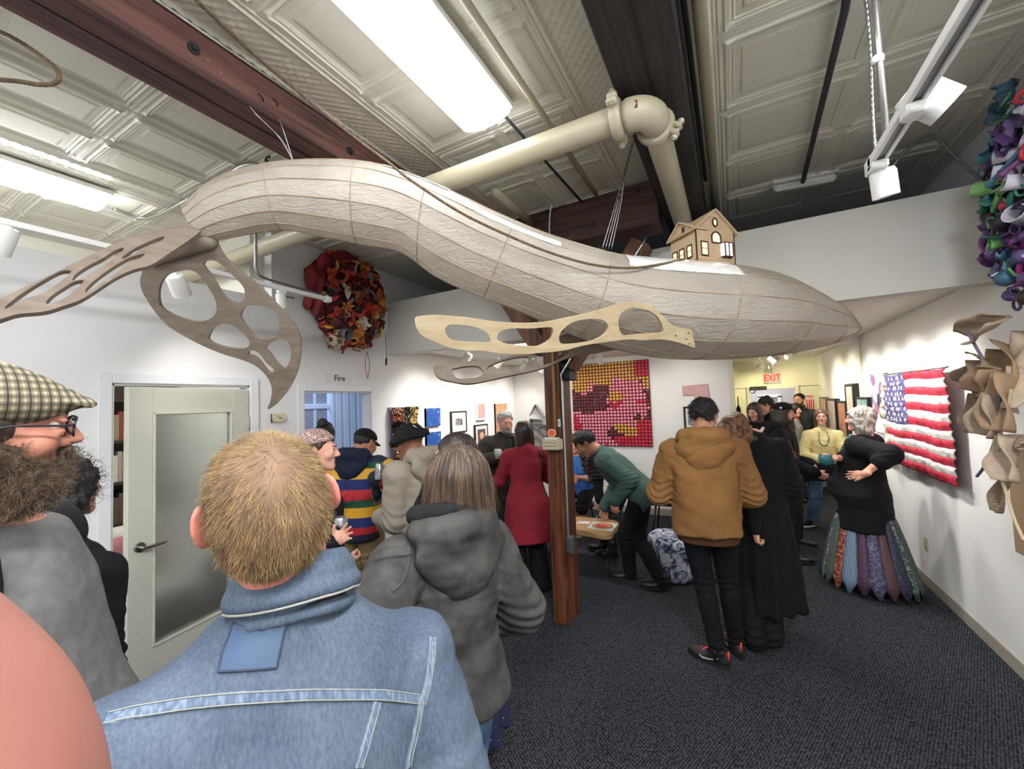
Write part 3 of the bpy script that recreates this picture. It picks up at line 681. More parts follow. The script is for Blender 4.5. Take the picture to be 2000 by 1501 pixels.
conduit('black cable along the top of the right wall', [(1.42, -1, 3.25), (1.43, 1.6, 3.2), (1.40, 2.4, 3.28), (1.44, 3.2, 3.10), (1.43, 3.45, 3.07)], 0.012, M_dk, 'cable')
conduit('pale loop of cable hanging where bulkhead meets right wall', catmull([(1.40, 3.50, 3.05), (1.28, 3.46, 3.22), (1.15, 3.40, 3.36), (0.98, 3.42, 3.22), (0.95, 3.5, 3.07)], 6), 0.009, M_galv, 'cable')
conduit('thin black conduit along the right edge of the black beam', [(-0.085, -3, 3.40), (-0.085, 3.3, 3.40)], 0.012, M_dk)
conduit('bent silver conduit on the ceiling from the left light to the red-brown beam', catmull([onz(222, 408, 3.40), onz(290, 425, 3.40), onz(400, 370, 3.40), onz(470, 325, 3.40), onz(505, 322, 3.40)], 5), 0.010, M_emt)
conduit('pale conduit hugging the red-brown beam under the ceiling', [(-1.865, -3, 3.40), (-1.865, 3.08, 3.40)], 0.007, M_emt)
conduit('white cable looping over the cross beam above the whale', catmull([ony(1092, 388, 3.05), ony(1080, 395, 3.06), ony(1074, 420, 3.06), ony(1073, 470, 3.06)], 5), 0.006, M_trim, 'cable')
# --- left track (on the gallery side of the left wall)
tl = thing('light_track', 'grey track rail hanging along the left wall below the ceiling', 'track', (-2.9, 1.5, 2.72))
MB().box((-2.918, -0.6, 2.705), (-2.882, 2.23, 2.735), bev=0.003).build('rail', M_white, tl, auto=35)
MB().box((-2.925, 2.20, 2.695), (-2.875, 2.25, 2.74), bev=0.004).build('end_cap', M_white, tl, auto=35)
xd, yd = -2.9, float(onx(500, 545, -2.9)[1])
P = catmull([(xd, yd, ZC - 0.01), (xd, yd, 2.95), (xd, yd + 0.005, 2.80), (xd, yd + 0.10, 2.76), (xd, 2.2, 2.745)], 5)
MB().tube(P, 0.010, 10).build('feed_conduit', M_galv, tl, smooth=True)
P = catmull([(xd + 0.02, 2.22, 2.74), (-3.2, 2.20, 2.83), (-3.5, 2.19, 2.86), (-3.54, 2.25, 2.86), (-3.545, 2.36, 2.86)], 4); MB().tube(P, 0.007, 8).build('wall_cable', M_emt, tl, smooth=True)
MB().tube([(-2.9, 0.0, 2.73), (-2.9, 0.0, ZC)], 0.006, 8).build('hanger', M_emt, tl, smooth=True)
can(ony(0, 468, float(onx(4, 468, -2.9)[1])), (-3.5, 0.3, 1.4), 0, 'dark underside of a track spot at the far left edge', stem=(-2.9, float(onx(4, 468, -2.9)[1]), 2.705), group='left track spots', lit=False)
can(np.array([-2.95, float(onx(345, 560, -2.9)[1]) + 0.03, 2.60]), (-3.56, 1.9, 1.6), 12, 'white track spot seen through the big hole of the hanging fluke', stem=(-2.9, float(onx(345, 560, -2.9)[1]), 2.705), group='left track spots', lit=False, size=90)
can(np.array([-2.9, float(onx(550, 588, -2.9)[1]), 2.62]), (-2.95, 2.1, 1.0), 0, 'small white track spot hanging beside the orange wall sculpture', stem=(-2.9, float(onx(550, 572, -2.9)[1]), 2.705), group='left track spots', lit=False, r=0.035, L=0.11)
# --- right track
e0 = at(1722, 305, 1.33); tz = float(e0[2]); tx = float(e0[0]); ty = float(e0[1])
tr = thing('light_track', 'white track rail hanging from the ceiling in front of the right wall', 'track', (tx, 1.2, tz))
for s in (-1, 1): MB().box((tx + s * 0.016 - 0.006, -0.8, tz - 0.004), (tx + s * 0.016 + 0.006, ty + 0.06, tz + 0.024), bev=0.002).build('rail_edge', M_white, tr, auto=35)
MB().box((tx - 0.014, -0.8, tz + 0.004), (tx + 0.014, ty + 0.06, tz + 0.022)).build('rail_channel', mat('grey_channel', '8a888a', 0.5), tr)
MB().tube([(tx + 0.01, ty - 0.02, tz + 0.02), (tx + 0.01, ty - 0.02, ZC)], 0.009, 10).build('drop_rod', M_emt, tr, smooth=True)
zz = np.linspace(tz + 0.02, ZC, 160); fx = np.stack([tx - 0.012 + 0.004 * np.sin(zz * 9), ty - 0.01 + 0 * zz, zz], 1)
MB().tube(fx, 0.0055 + 0.0012 * np.sin(np.arange(160) * 1.57), 8).build('flex_cable', M_galv, tr, smooth=True)
for z in (tz + 0.30, tz + 0.62): MB().tube([(tx + 0.004, ty - 0.02, z), (tx + 0.004, ty - 0.02, z + 0.02)], 0.017, 10).build('clamp', M_white, tr, smooth=True)
MB().box((tx - 0.022, ty + 0.03, tz - 0.02), (tx + 0.022, ty + 0.10, tz + 0.03), bev=0.004).build('end_feed', M_white, tr, auto=35)
hA = at(1812, 192, 1.10); hB = at(1727, 358, 1.38)
t = can(hA, hA + np.array([0.62, 0.10, -0.55]), 14, 'larger white track spot, upper of two on the right-hand track', stem=(tx, float(hA[1]) - 0.02, tz), group='right track spots', r=0.047, L=0.105, lit=False, size=110, blend=1)
t = can(hB, hB + np.array([0.12, 0.25, -1.0]), 0, 'white track spot at the end of the right-hand track, above the bulkhead', stem=(tx, float(hB[1]) - 0.03, tz), group='right track spots', r=0.036, L=0.09, lit=False)
ul = thing('ceiling_lamp', 'small unlit white batten lamp on the dark ceiling above the bulkhead', 'ceiling light', onz(1570, 358, 3.37))
c = onz(1570, 358, 3.37); MB().box((-0.20, -0.035, -0.03), (0.20, 0.035, 0.03), R=rotz(0.15), o=c, bev=0.02).build('diffuser', mat('unlit_white_lens', 'cfcdc6', 0.5), ul, auto=35)
MB().box((-0.21, -0.04, 0.028), (0.21, 0.04, 0.05), R=rotz(0.15), o=c, bev=0.004).build('housing', M_white, ul, auto=35)
# ------------------------------------------------------------------ the whale
ST = [((360, 405), (398, 470), 1.95), ((430, 352), (455, 460), 1.98), ((530, 324), (545, 446), 2.03), ((640, 318), (640, 463), 2.08), ((730, 325), (720, 478), 2.12), ((800, 345), (785, 492), 2.15),
      ((880, 378), (845, 535), 2.18), ((960, 415), (905, 565), 2.22), ((1040, 450), (985, 595), 2.26), ((1110, 475), (1065, 628), 2.30), ((1200, 500), (1160, 668), 2.35), ((1300, 511), (1280, 697), 2.42),
      ((1400, 520), (1390, 702), 2.49), ((1480, 535), (1485, 697), 2.54), ((1550, 562), (1560, 688), 2.59), ((1610, 590), (1620, 673), 2.63), ((1655, 620), (1660, 656), 2.67), ((1677, 637), (1680, 645), 2.68)]
up_ = np.array([at(u[0], u[1], d) for u, l, d in ST]); lo_ = np.array([at(l[0], l[1], d) for u, l, d in ST])
up_ = catmull(up_, 6); lo_ = catmull(lo_, 6); ctr = (up_ + lo_) / 2; ax_ = (up_ - lo_) / 2; NS = len(ctr); s_ = np.linspace(0, 1, NS)
tan = np.gradient(ctr, axis=0); tan /= np.linalg.norm(tan, axis=1)[:, None]
wid = np.cross(tan, ax_); wid = wid / np.linalg.norm(wid, axis=1)[:, None] * (np.linalg.norm(ax_, axis=1) * np.interp(s_, [0, 0.15, 0.7, 1], [0.75, 0.9, 1.25, 1.1]))[:, None]
NSTR = 14
def hull(i, th, k=1.0): return ctr[i] + k * (np.sin(th) * ax_[i] + np.cos(th) * wid[i])
def paper():
    m = bpy.data.materials.new('translucent_white_film'); m.use_nodes = True; nt = m.node_tree; N = nt.nodes; L = nt.links; b = N['Principled BSDF']; out = N['Material Output']
    b.inputs['Roughness'].default_value = 0.38; b.inputs['Specular IOR Level'].default_value = 0.5; b.inputs['Coat Weight'].default_value = 0.25; b.inputs['Coat Roughness'].default_value = 0.25
    tc = N.new('ShaderNodeTexCoord'); no = N.new('ShaderNodeTexNoise'); no.inputs['Scale'].default_value = 5; no.inputs['Detail'].default_value = 5; L.new(tc.outputs['Object'], no.inputs[0])
    rp = N.new('ShaderNodeValToRGB'); rp.color_ramp.elements[0].position = 0.35; rp.color_ramp.elements[1].position = 0.7; rp.color_ramp.elements[0].color = lin('bab2a6'); rp.color_ramp.elements[1].color = lin('cbc3b8'); L.new(no.outputs['Fac'], rp.inputs[0]); L.new(rp.outputs[0], b.inputs['Base Color'])
    tr = N.new('ShaderNodeBsdfTranslucent'); tr.inputs[0].default_value = lin('e6dccd'); mx = N.new('ShaderNodeMixShader'); mx.inputs[0].default_value = 0.38
    n2 = N.new('ShaderNodeTexNoise'); n2.inputs['Scale'].default_value = 16; n2.inputs['Detail'].default_value = 8; n2.inputs['Distortion'].default_value = 2.2; mp = N.new('ShaderNodeMapping'); mp.inputs['Scale'].default_value = (0.7, 0.7, 2.2); mp.inputs['Rotation'].default_value = (0.3, 0.5, 0.8)
    L.new(tc.outputs['Object'], mp.inputs[0]); L.new(mp.outputs[0], n2.inputs[0]); bp = N.new('ShaderNodeBump'); bp.inputs['Distance'].default_value = 0.012; bp.inputs['Strength'].default_value = 0.8; L.new(n2.outputs['Fac'], bp.inputs['Height'])
    for x in (b, tr): L.new(bp.outputs[0], x.inputs['Normal'])
    L.new(b.outputs[0], mx.inputs[1]); L.new(tr.outputs[0], mx.inputs[2]); L.new(mx.outputs[0], out.inputs['Surface']); return m
M_paper = paper()
M_lath = wood_mat('thin_wooden_lath', 'ab9981', '8f7d67', scale=(3, 3, 3))
wh = thing('whale_sculpture', 'long white whale sculpture of film over laths, hanging below the ceiling', 'sculpture', ctr[NS // 2])
TH = np.arange(NSTR) * 2 * PI / NSTR + 0.12
ribs = [0, 12, 22, 33, 45, 58, 70, 80, 89, 97]
ring = []
for i in range(NS):
    row = []
    dr = min(abs(i - r) for r in ribs) / 6.0
    for j in range(NSTR * 6):
        th = TH[0] + j * 2 * PI / (NSTR * 6); f = (j % 6) / 6.0
        sag = 1 - 0.020 * math.sin(f * PI) - 0.012 * min(dr, 1) - 0.006 * math.sin(i * 1.1 + j * 0.7) * math.sin(f * PI)
        row.append(hull(i, th, sag))
    ring.append(row + [row[0]])
sk = MB(); sk.grid(np.array(ring))
n0 = NSTR * 6 + 1; sk.add([ctr[0]] + ring[0], [(0, k + 1, k + 2) for k in range(n0 - 1)]); sk.add([ctr[-1]] + ring[-1], [(0, k + 2, k + 1) for k in range(n0 - 1)])
so = sk.build('paper_skin', M_paper, wh, smooth=True)
for th in TH: MB().tube([hull(i, th, 0.995) for i in range(0, NS, 2)] + [hull(NS - 1, th, 0.995)], 0.0030, 6).build('lath', M_lath, wh, smooth=True)
for r in ribs[1:]:
    MB().tube([hull(r, a, 0.992) for a in np.linspace(0, 2 * PI, 43)], 0.0028, 6).build('hoop', M_lath, wh, smooth=True)
# patches of crumpled clear film where sheets are taped over each other
M_patch = mat('crumpled_clear_film', 'f4f3ef', 0.22, var=0.06, vscale=30, bump=0.006, bscale=60, coat=0.4)
def patch(i0, i1, t0, t1, k=1.006):
    g = np.array([[hull(i, t, k + 0.004 * math.sin(i * 2.1 + t * 19)) for t in np.linspace(t0, t1, 14)] for i in range(i0, i1 + 1)]); MB().grid(g).build('film_patch', M_patch, wh, smooth=True)
sgn = 1 if (hull(40, 0) - ctr[40]) @ (EYE - ctr[40]) > 0 else -1     # the side that faces the door
def sd(t): return t if sgn > 0 else PI - t
patch(60, 71, sd(0.55), sd(1.15)); patch(26, 36, sd(0.95), sd(1.35)); patch(40, 52, sd(0.55), sd(0.72))
# --- wooden fins: flat plywood plates with cut-outs
M_ply = wood_mat('birch_plywood', 'b3a283', 'a4916f', 0.5, scale=(2, 2, 9), ts=3, bump=0.0004)
M_plyd = wood_mat('shaded_plywood', '85786b', '726559', 0.5, scale=(2, 2, 9), ts=3, bump=0.0004)  # plywood darkened in colour for the flukes' shaded undersides, far fin too
def plate(name, outer, holes, p0, p1, p2, thick, m, parent):
    """plate in the plane of three points; outlines come in photo coordinates and are carried onto that plane"""
    p0, p1, p2 = (np.asarray(p, float) for p in (p0, p1, p2)); ux = _unit(p1 - p0); nz = _unit(np.cross(ux, p2 - p0)); uy = np.cross(nz, ux)
    if nz @ (EYE - p0) < 0: nz = -nz; uy = np.cross(nz, ux)
    def pl(P, n): Q = np.array([onplane(x, y, p0, nz) for x, y in P]) - p0; return catmull(np.stack([Q @ ux, Q @ uy], 1), n, True)
    V, F = solid_from_curve([pl(outer, 5)] + [pl(h, 5) for h in holes], thick / 2, 0.0012)
    W_ = p0 + V[:, :1] * ux + V[:, 1:2] * uy + (V[:, 2:3] - thick / 2) * nz
    return make(name, W_, F, m, parent, True, auto=40)
c5 = lambda L: [(650 + x / 2.857, 450 + y / 2.857) for x, y in L]
c4 = lambda L: [(x / 2.857, 450 + y / 2.857) for x, y in L]
near_o = [(814, 619), (846, 616), (874, 617), (916, 621), (965, 628), (1017, 631), (1063, 629), (1105, 621), (1147, 612), (1182, 602), (1210, 593), (1238, 589), (1259, 592), (1280, 604), (1298, 621), (1315, 636), (1336, 642), (1350, 645), (1354, 662), (1357, 678), (1340, 673), (1320, 667), (1290, 662), (1255, 664), (1230, 662), (1180, 668), (1140, 674), (1100, 684), (1060, 688), (1020, 691), (980, 690), (940, 684), (915, 684), (880, 679), (850, 667), (825, 655), (814, 640), (811, 628)]
H1 = [(625, 550), (650, 525), (720, 525), (800, 540), (860, 570), (880, 610), (870, 625), (800, 625), (720, 620), (660, 610), (635, 585)]
H2 = [(915, 590), (940, 560), (1000, 545), (1100, 545), (1200, 538), (1228, 545), (1230, 575), (1210, 610), (1150, 645), (1080, 645), (980, 635), (925, 615)]
H3 = [(1262, 590), (1280, 555), (1330, 515), (1400, 495), (1480, 492), (1525, 510), (1538, 545), (1510, 585), (1450, 615), (1370, 630), (1290, 635), (1265, 620)]
H4 = [(1592, 500), (1610, 460), (1650, 435), (1700, 430), (1770, 450), (1820, 490), (1845, 550), (1838, 568), (1780, 575), (1700, 580), (1630, 585), (1600, 560)]
nf = plate('pectoral_fin', near_o, [c5(h) for h in (H1, H2, H3, H4)], at(1350, 660, 2.10), at(814, 630, 1.80), at(1060, 690, 1.955), 0.017, M_ply, wh)
nf['label'] = 'pale birch plywood near fin with four cut-outs'
sc_ = MB()
for q in ((1345, 650), (1341, 662), (1346, 671), (1320, 655)):
    p_ = onplane(q[0], q[1], at(1350, 660, 2.10), _unit(np.cross(at(814, 630, 1.80) - at(1350, 660, 2.10), at(1060, 690, 1.955) - at(1350, 660, 2.10))))
    MB().ico(p_ + (EYE - p_) * 0.003, 0.004, 1).build('screw', M_iron, nf, smooth=True)
far_o = c5([(565, 762), (600, 748), (680, 738), (760, 730), (900, 722), (1000, 700), (1100, 655), (1200, 615), (1330, 570), (1450, 575), (1530, 600), (1600, 640), (1590, 655), (1500, 672), (1400, 690), (1300, 712), (1200, 757), (1100, 785), (1000, 805), (880, 832), (760, 853), (660, 840), (600, 825), (570, 795)])
FA = [(665, 775), (690, 765), (760, 755), (810, 757), (840, 785), (835, 805), (790, 822), (700, 825), (672, 800)]
FB = [(858, 770), (880, 750), (960, 720), (1040, 703), (1090, 705), (1090, 730), (1070, 775), (1020, 790), (930, 800), (865, 795)]
FC = [(1108, 725), (1125, 690), (1180, 672), (1260, 668), (1325, 672), (1280, 705), (1220, 738), (1150, 752), (1115, 745)]
ff = plate('pectoral_fin', far_o, [c5(h) for h in (FA, FB, FC)], at(1206, 679, 2.72), at(848, 715, 2.50), at(1100, 640, 2.74), 0.017, M_plyd, wh); ff['label'] = 'darker plywood far fin below the near one'
flr = c4([(1130, 20), (1200, 60), (1245, 140), (1330, 220), (1420, 290), (1500, 370), (1580, 450), (1640, 520), (1672, 590), (1678, 660), (1665, 760), (1640, 830), (1600, 900), (1550, 960), (1505, 993), (1495, 988), (1510, 950), (1518, 890), (1505, 840), (1470, 790), (1420, 750), (1350, 720), (1250, 690), (1150, 650), (1050, 600), (950, 540), (880, 470), (830, 400), (795, 340), (783, 280), (800, 220), (830, 175), (930, 120), (1030, 70)])
RH = [[(1000, 225), (1060, 220), (1110, 245), (1160, 310), (1200, 380), (1210, 430), (1195, 475), (1140, 505), (1070, 505), (980, 480), (910, 440), (885, 390), (890, 310), (930, 250)],
      [(1135, 195), (1145, 170), (1190, 165), (1240, 190), (1290, 240), (1340, 290), (1365, 330), (1360, 385), (1330, 405), (1280, 395), (1240, 355), (1200, 290), (1160, 230)],
      [(1345, 460), (1380, 420), (1450, 418), (1510, 435), (1550, 475), (1560, 540), (1540, 590), (1490, 605), (1430, 600), (1395, 560), (1350, 500)],
      [(1165, 590), (1190, 545), (1240, 520), (1300, 530), (1350, 565), (1390, 610), (1388, 645), (1350, 662), (1270, 655), (1200, 635), (1165, 610)],
      [(1385, 680), (1400, 668), (1430, 672), (1460, 700), (1490, 740), (1525, 770), (1527, 790), (1505, 795), (1480, 770), (1450, 730), (1420, 705), (1390, 695)],
      [(1485, 650), (1520, 620), (1570, 607), (1610, 625), (1625, 670), (1620, 720), (1600, 760), (1580, 770), (1545, 740), (1510, 690), (1485, 665)]]
fr_ = plate('tail_fluke', flr, [c4(h) for h in RH], at(395, 460, 1.96), at(525, 797, 2.40), at(278, 550, 2.02), 0.017, M_plyd, wh); fr_['label'] = 'large plywood fluke with six cut-outs hanging down'
fll = c4([(1128, -35), (1060, -32), (980, -20), (800, 20), (640, 75), (450, 165), (300, 240), (150, 310), (0, 385), (-200, 500), (-330, 600), (-300, 625), (-150, 545), (0, 495), (100, 465), (250, 450), (350, 420), (450, 384), (550, 322), (650, 258), (750, 215), (840, 192), (930, 135), (1040, 62), (1120, 0)])
LH = [[(405, 265), (430, 235), (500, 190), (570, 155), (640, 110), (690, 95), (680, 120), (620, 170), (560, 210), (480, 260), (410, 280)],
      [(475, 330), (500, 300), (560, 250), (640, 195), (720, 150), (790, 130), (810, 130), (790, 150), (720, 190), (640, 245), (560, 300), (500, 340), (480, 345)],
      [(25, 430), (60, 395), (150, 330), (250, 270), (340, 225), (400, 225), (370, 260), (320, 300), (240, 350), (150, 380), (70, 420), (35, 437)],
      [(255, 400), (290, 360), (350, 320), (410, 285), (465, 275), (460, 295), (400, 350), (340, 390), (280, 412)],
      [(680, 150), (740, 105), (820, 65), (900, 35), (920, 40), (880, 70), (800, 100), (720, 145), (690, 158)]]
fl_ = plate('tail_fluke', fll, [c4(h) for h in LH], at(392, 436, 1.93), at(-90, 660, 1.20), at(290, 513, 1.67), 0.017, M_plyd, wh); fl_['label'] = 'plywood fluke reaching towards the left edge'
# block that joins the flukes
hb = Shape(); hb.cap(at(393, 445, 1.96), at(300, 512, 1.97), 0.055, 0.02, 0.01).cap(at(405, 470, 1.97), at(300, 512, 1.98), 0.045, 0.02, 0.01); hb.build('tail_stock', M_plyd, wh, 0.008)
# --- house on the whale's back
a = math.radians(20); rt = RC @ np.array([1.0, 0, 0]); rt[2] = 0; rt = _unit(rt); fw = np.array([-rt[1], rt[0], 0]); hx = math.cos(a) * rt + math.sin(a) * fw; hy = -math.sin(a) * rt + math.cos(a) * fw
HR = np.stack([hx, hy, [0, 0, 1.0]], 1); HO = at(1362, 507, 2.30); hw, hd_, hh, hr = 0.285, 0.20, 0.185, 0.115
M_card = mat('brown_fibreboard', 'bfa684', 0.75, var=0.08, vscale=30); M_burn = mat('laser_burnt_edge', '3a2418', 0.8); M_glow = emis('lit_house_window', 'ffb48a', 1.6); M_glow2 = emis('lit_bay_window', 'ffe6d2', 1.7)
ho = thing('model_house', 'small brown fibreboard model house with lit windows on the whale', 'model house', HO)
def hp_(x, y, z): return HO + HR @ np.array([x, y, z])
hm = MB(); v = [(0, 0, 0), (hw, 0, 0), (hw, hd_, 0), (0, hd_, 0), (0, 0, hh), (hw, 0, hh), (hw, hd_, hh), (0, hd_, hh), (hw / 2, 0, hh + hr), (0, hd_ * 0.55, hh + hr * 0.62), (hw / 2, hd_, hh + hr), (hw, hd_ * 0.55, hh + hr * 0.62)]
hm.add([hp_(*p) for p in v], [(0, 1, 5, 8, 4), (1, 2, 6, 11, 5), (2, 3, 7, 10, 6), (3, 0, 4, 9, 7), (3, 2, 1, 0)]); hm.build('walls', M_card, ho)
for k in range(1, 22):
    z = k * 0.0125
    x0 = 0 if z < hh else (z - hh) / hr * hw / 2; MB().box((x0, -0.0012, z), (hw - x0, 0, z + 0.0012), R=HR, o=HO).build('siding_line', mat('siding_groove', '8a7356', 0.8), ho) if x0 < hw / 2 - 0.01 else None
for x, z0, z1 in ((0, 0, hh), (hw, 0, hh)): MB().box((x - 0.003, -0.003, z0), (x + 0.003, 0.003, z1), R=HR, o=HO).build('corner_edge', M_burn, ho)
def slab(p, t=0.008):
    p = [np.asarray(q) for q in p]; n = _unit(np.cross(p[1] - p[0], p[2] - p[0])); n = n if n[2] > 0 else -n
    V = p + [q + n * t for q in p]; k = len(p); return V, [tuple(range(k))[::-1], tuple(range(k, 2 * k))] + [(i, (i + 1) % k, k + (i + 1) % k, k + i) for i in range(k)]
ov = 0.022; rf = MB()
for s in (0, 1):
    x = hw * s; dx = (ov if s else -ov); dz = -ov * hr / (hw / 2)
    rf.add(*slab([hp_(hw / 2, -0.018, hh + hr), hp_(x + dx, -0.018, hh + dz), hp_(x + dx, hd_ + 0.01, hh + dz), hp_(hw / 2, hd_ + 0.01, hh + hr)]))
rf.build('roof', M_card, ho)
r2 = MB(); y1_ = hd_ * 0.55
for yy, s in ((0.0, -1), (hd_, 1)):
    r2.add(*slab([hp_(-0.018, y1_, hh + hr * 0.62), hp_(-0.018, yy + s * 0.01, hh - 0.008), hp_(hw * 0.3, yy + s * 0.01, hh - 0.008), hp_(hw * 0.42, y1_, hh + hr * 0.62)]))
r2.build('side_roof', M_card, ho)
MB().box((-0.02, -0.012, -0.022), (hw + 0.0, hd_, -0.004), R=HR, o=HO, bev=0.002).build('base_board', mat('copper_brown_board', '9a5f3e', 0.5), ho, auto=35)
def hwin(x0, x1, z0, z1, side, arch=False, m=M_glow, mull=True, rnd=False):
    def q(x, z, e): return hp_(x, -e, z) if side == 'f' else hp_(-e, x, z)
    if rnd: pts = [((x0 + x1) / 2 + (x1 - x0) / 2 * math.cos(t), (z0 + z1) / 2 + (z1 - z0) / 2 * math.sin(t)) for t in np.linspace(0, 2 * PI, 21)[:-1]]
    elif arch: r_ = (x1 - x0) / 2; pts = [(x0, z0), (x1, z0)] + [(x0 + r_ + r_ * math.cos(t), z1 - r_ + r_ * math.sin(t)) for t in np.linspace(0, PI, 10)]
    else: pts = [(x0, z0), (x1, z0), (x1, z1), (x0, z1)]
    c = np.mean(pts, 0); f = MB(); n_ = len(pts); inn = [(p[0], p[1]) for p in pts]; out_ = [tuple(c + (np.array(p) - c) * (1 + 0.009 / max(np.linalg.norm(np.array(p) - c), 1e-6))) for p in pts]
    V = [q(*p, 0.001) for p in out_] + [q(*p, 0.001) for p in inn] + [q(*p, 0.006) for p in out_] + [q(*p, 0.006) for p in inn]; F = []
    for i in range(n_):
        j = (i + 1) % n_; F += [(2 * n_ + i, 2 * n_ + j, 3 * n_ + j, 3 * n_ + i), (i, j, 2 * n_ + j, 2 * n_ + i), (n_ + i, n_ + j, 3 * n_ + j, 3 * n_ + i)]
    f.add(V, F)
    if mull: zc = (z0 + z1) / 2; f.add([q(x0, zc - .002, .005), q(x1, zc - .002, .005), q(x1, zc + .002, .005), q(x0, zc + .002, .005)], [(0, 1, 2, 3)])
    fo = f.build('window', M_burn, ho); g_ = MB(); g_.add([q(*p, 0.002) for p in inn], [tuple(range(n_))]); g_.build('pane', m, fo)
hwin(0.035, 0.078, 0.035, 0.105, 'f'); hwin(0.118, 0.175, 0.115, 0.170, 'f', arch=True, mull=False); hwin(0.132, 0.156, 0.212, 0.250, 'f', rnd=True, mull=False)
for y in (0.035, 0.095, 0.15): hwin(y, y + 0.03, 0.035, 0.095, 's')
hwin(0.085, 0.095, 0.185, 0.215, 's', mull=False, m=M_burn)
bw = MB(); bp_ = [(0.178, 0), (0.190, -0.022), (0.248, -0.022), (0.258, 0)]
bw.add([hp_(x, y, z) for z in (0.030, 0.036, 0.110, 0.117) for x, y in bp_], [(0, 1, 2, 3), (12, 13, 14, 15)] + [(r * 4 + i, r * 4 + i + 1, r * 4 + i + 5, r * 4 + i + 4) for r in (0, 2) for i in range(3)])
for x, y in bp_[1:3] + [(0.219, -0.022)]: bw.box((x - 0.003, y - 0.003, 0.034), (x + 0.003, y + 0.002, 0.112), R=HR, o=HO)
bo = bw.build('bay_window', M_burn, ho); bg = MB(); bg.add([hp_(x, y + 0.001, z) for z in (0.036, 0.110) for x, y in bp_], [(i, i + 1, i + 5, i + 4) for i in range(3)]); bg.build('pane', M_glow2, bo)
# --- rope, chains and wires that hang the whale
M_rope = mat('brown_twisted_rope', '6e5a42', 0.85, var=0.4, vscale=60)
def rope_mb(P, r, pitch=0.035):
    P = catmull(P, 24); L = np.r_[0, np.cumsum(np.linalg.norm(np.diff(P, axis=0), axis=1))]; k = int(L[-1] / 0.007); u = np.linspace(0, L[-1], k); P = np.stack([np.interp(u, L, P[:, i]) for i in range(3)], 1)
    T = np.gradient(P, axis=0); T /= np.linalg.norm(T, axis=1)[:, None]; x = np.cross(T, [0.3, 0.2, 1]); x /= np.linalg.norm(x, axis=1)[:, None]; y = np.cross(T, x); m = MB()
    for s in range(3):
        ph = u * 2 * PI / pitch + s * 2 * PI / 3; m.tube(P + r * 0.52 * (np.cos(ph)[:, None] * x + np.sin(ph)[:, None] * y), r * 0.6, 6)
    return m
rp_ = thing('rope', 'long twisted brown rope sagging from the ceiling over the whale to the house', 'rope', at(1350, 507, 2.2))
rope_mb([onz(372, -10, 3.40), onz(500, 110, 3.39), at(650, 235, 1.93), at(760, 318, 1.86), at(800, 350, 1.85), at(900, 415, 1.88), at(1000, 463, 1.93), at(1080, 495, 1.97), at(1160, 517, 2.0), at(1230, 523, 2.05), at(1290, 516, 2.13), at(1335, 506, 2.24)], 0.0065).build('cord', M_rope, rp_, smooth=True)
rl = thing('rope', 'loop of brown rope hanging in the top left corner', 'rope', onz(-20, 60, 3.3))
rope_mb([at(-60, 50, 1.5), at(0, 62, 1.5), at(60, 95, 1.5), at(105, 130, 1.48), at(116, 150, 1.47), at(105, 163, 1.46), at(75, 165, 1.45), at(30, 158, 1.45), at(-60, 152, 1.45)], 0.0075).build('cord', M_rope, rl, smooth=True)
def chain_mb(P, link=0.022, w=0.007, r=0.0016):
    P = np.asarray(P, float); m = MB(); L = np.r_[0, np.cumsum(np.linalg.norm(np.diff(P, axis=0), axis=1))]; n = int(L[-1] / (link * 0.78))
    for i in range(n):
        c = np.array([np.interp((i + 0.5) * link * 0.78, L, P[:, k]) for k in range(3)]); c2 = np.array([np.interp((i + 0.6) * link * 0.78, L, P[:, k]) for k in range(3)]); R = rot_to(c2 - c + 1e-6) @ rotz(i * PI / 2)
        a_ = np.linspace(0, 2 * PI, 15); q = np.stack([np.cos(a_) * w, 0 * a_, np.sin(a_) * link / 2], 1) @ R.T + c; m.tube(q, r, 5)
    return m
cA = onx(1237, 275, -0.40); cB = at(1208, 390, 2.37)
ch = thing('hanging_chain', 'dark chain and wire bundle from the black beam to the whale head', 'chain', cA)
chain_mb([cA, at(1222, 330, 2.36), cB]).build('chain', M_iron, ch, smooth=True)
for k, (dx, dd) in enumerate(((-14, 0.0), (-8, 0.03), (-2, -0.02), (4, 0.02))):
    MB().tube(catmull([at(1222, 330, 2.36), at(1210 + dx * 0.6, 400, 2.36 + dd), at(1190 + dx, 487, 2.36 + dd)], 6), 0.0018, 5).build('wire', M_emt, ch, smooth=True)
for (p, q, lb_) in ((onx(506, 185, -1.87), onx(522, 222, -1.90), 'short rusty chain on the red-brown beam, left of two'), (onx(536, 195, -1.87), onx(545, 232, -1.90), 'short rusty chain on the red-brown beam, right of two')):
    tag(chain_mb([p, q], 0.034, 0.010, 0.0028).build('hanging_chain', M_iron, smooth=True, loc=p), lb_, 'chain')
wr = thing('hanging_wire', 'thin silver wires from the red-brown beam to the whale tail', 'wire', onx(545, 232, -1.87))
for q in ([onx(545, 232, -1.87), at(556, 262, 2.0), at(575, 322, 2.05)], [onx(405, 115, -1.87), at(440, 150, 1.85), at(500, 222, 1.9), at(552, 275, 1.98), at(575, 322, 2.05)], [onx(430, 140, -1.87), at(470, 196, 1.9), at(540, 262, 1.98), at(576, 322, 2.05)]):
    MB().tube(catmull(q, 6), 0.0016, 5).build('wire', M_emt, wr, smooth=True)
hk = MB(); c = onz(522, 310, 3.40); hk.tube([c + 0.02 * np.array([math.cos(t), 0.3 * math.sin(t), math.sin(t)]) for t in np.linspace(0, 5.5, 16)], 0.005, 8)
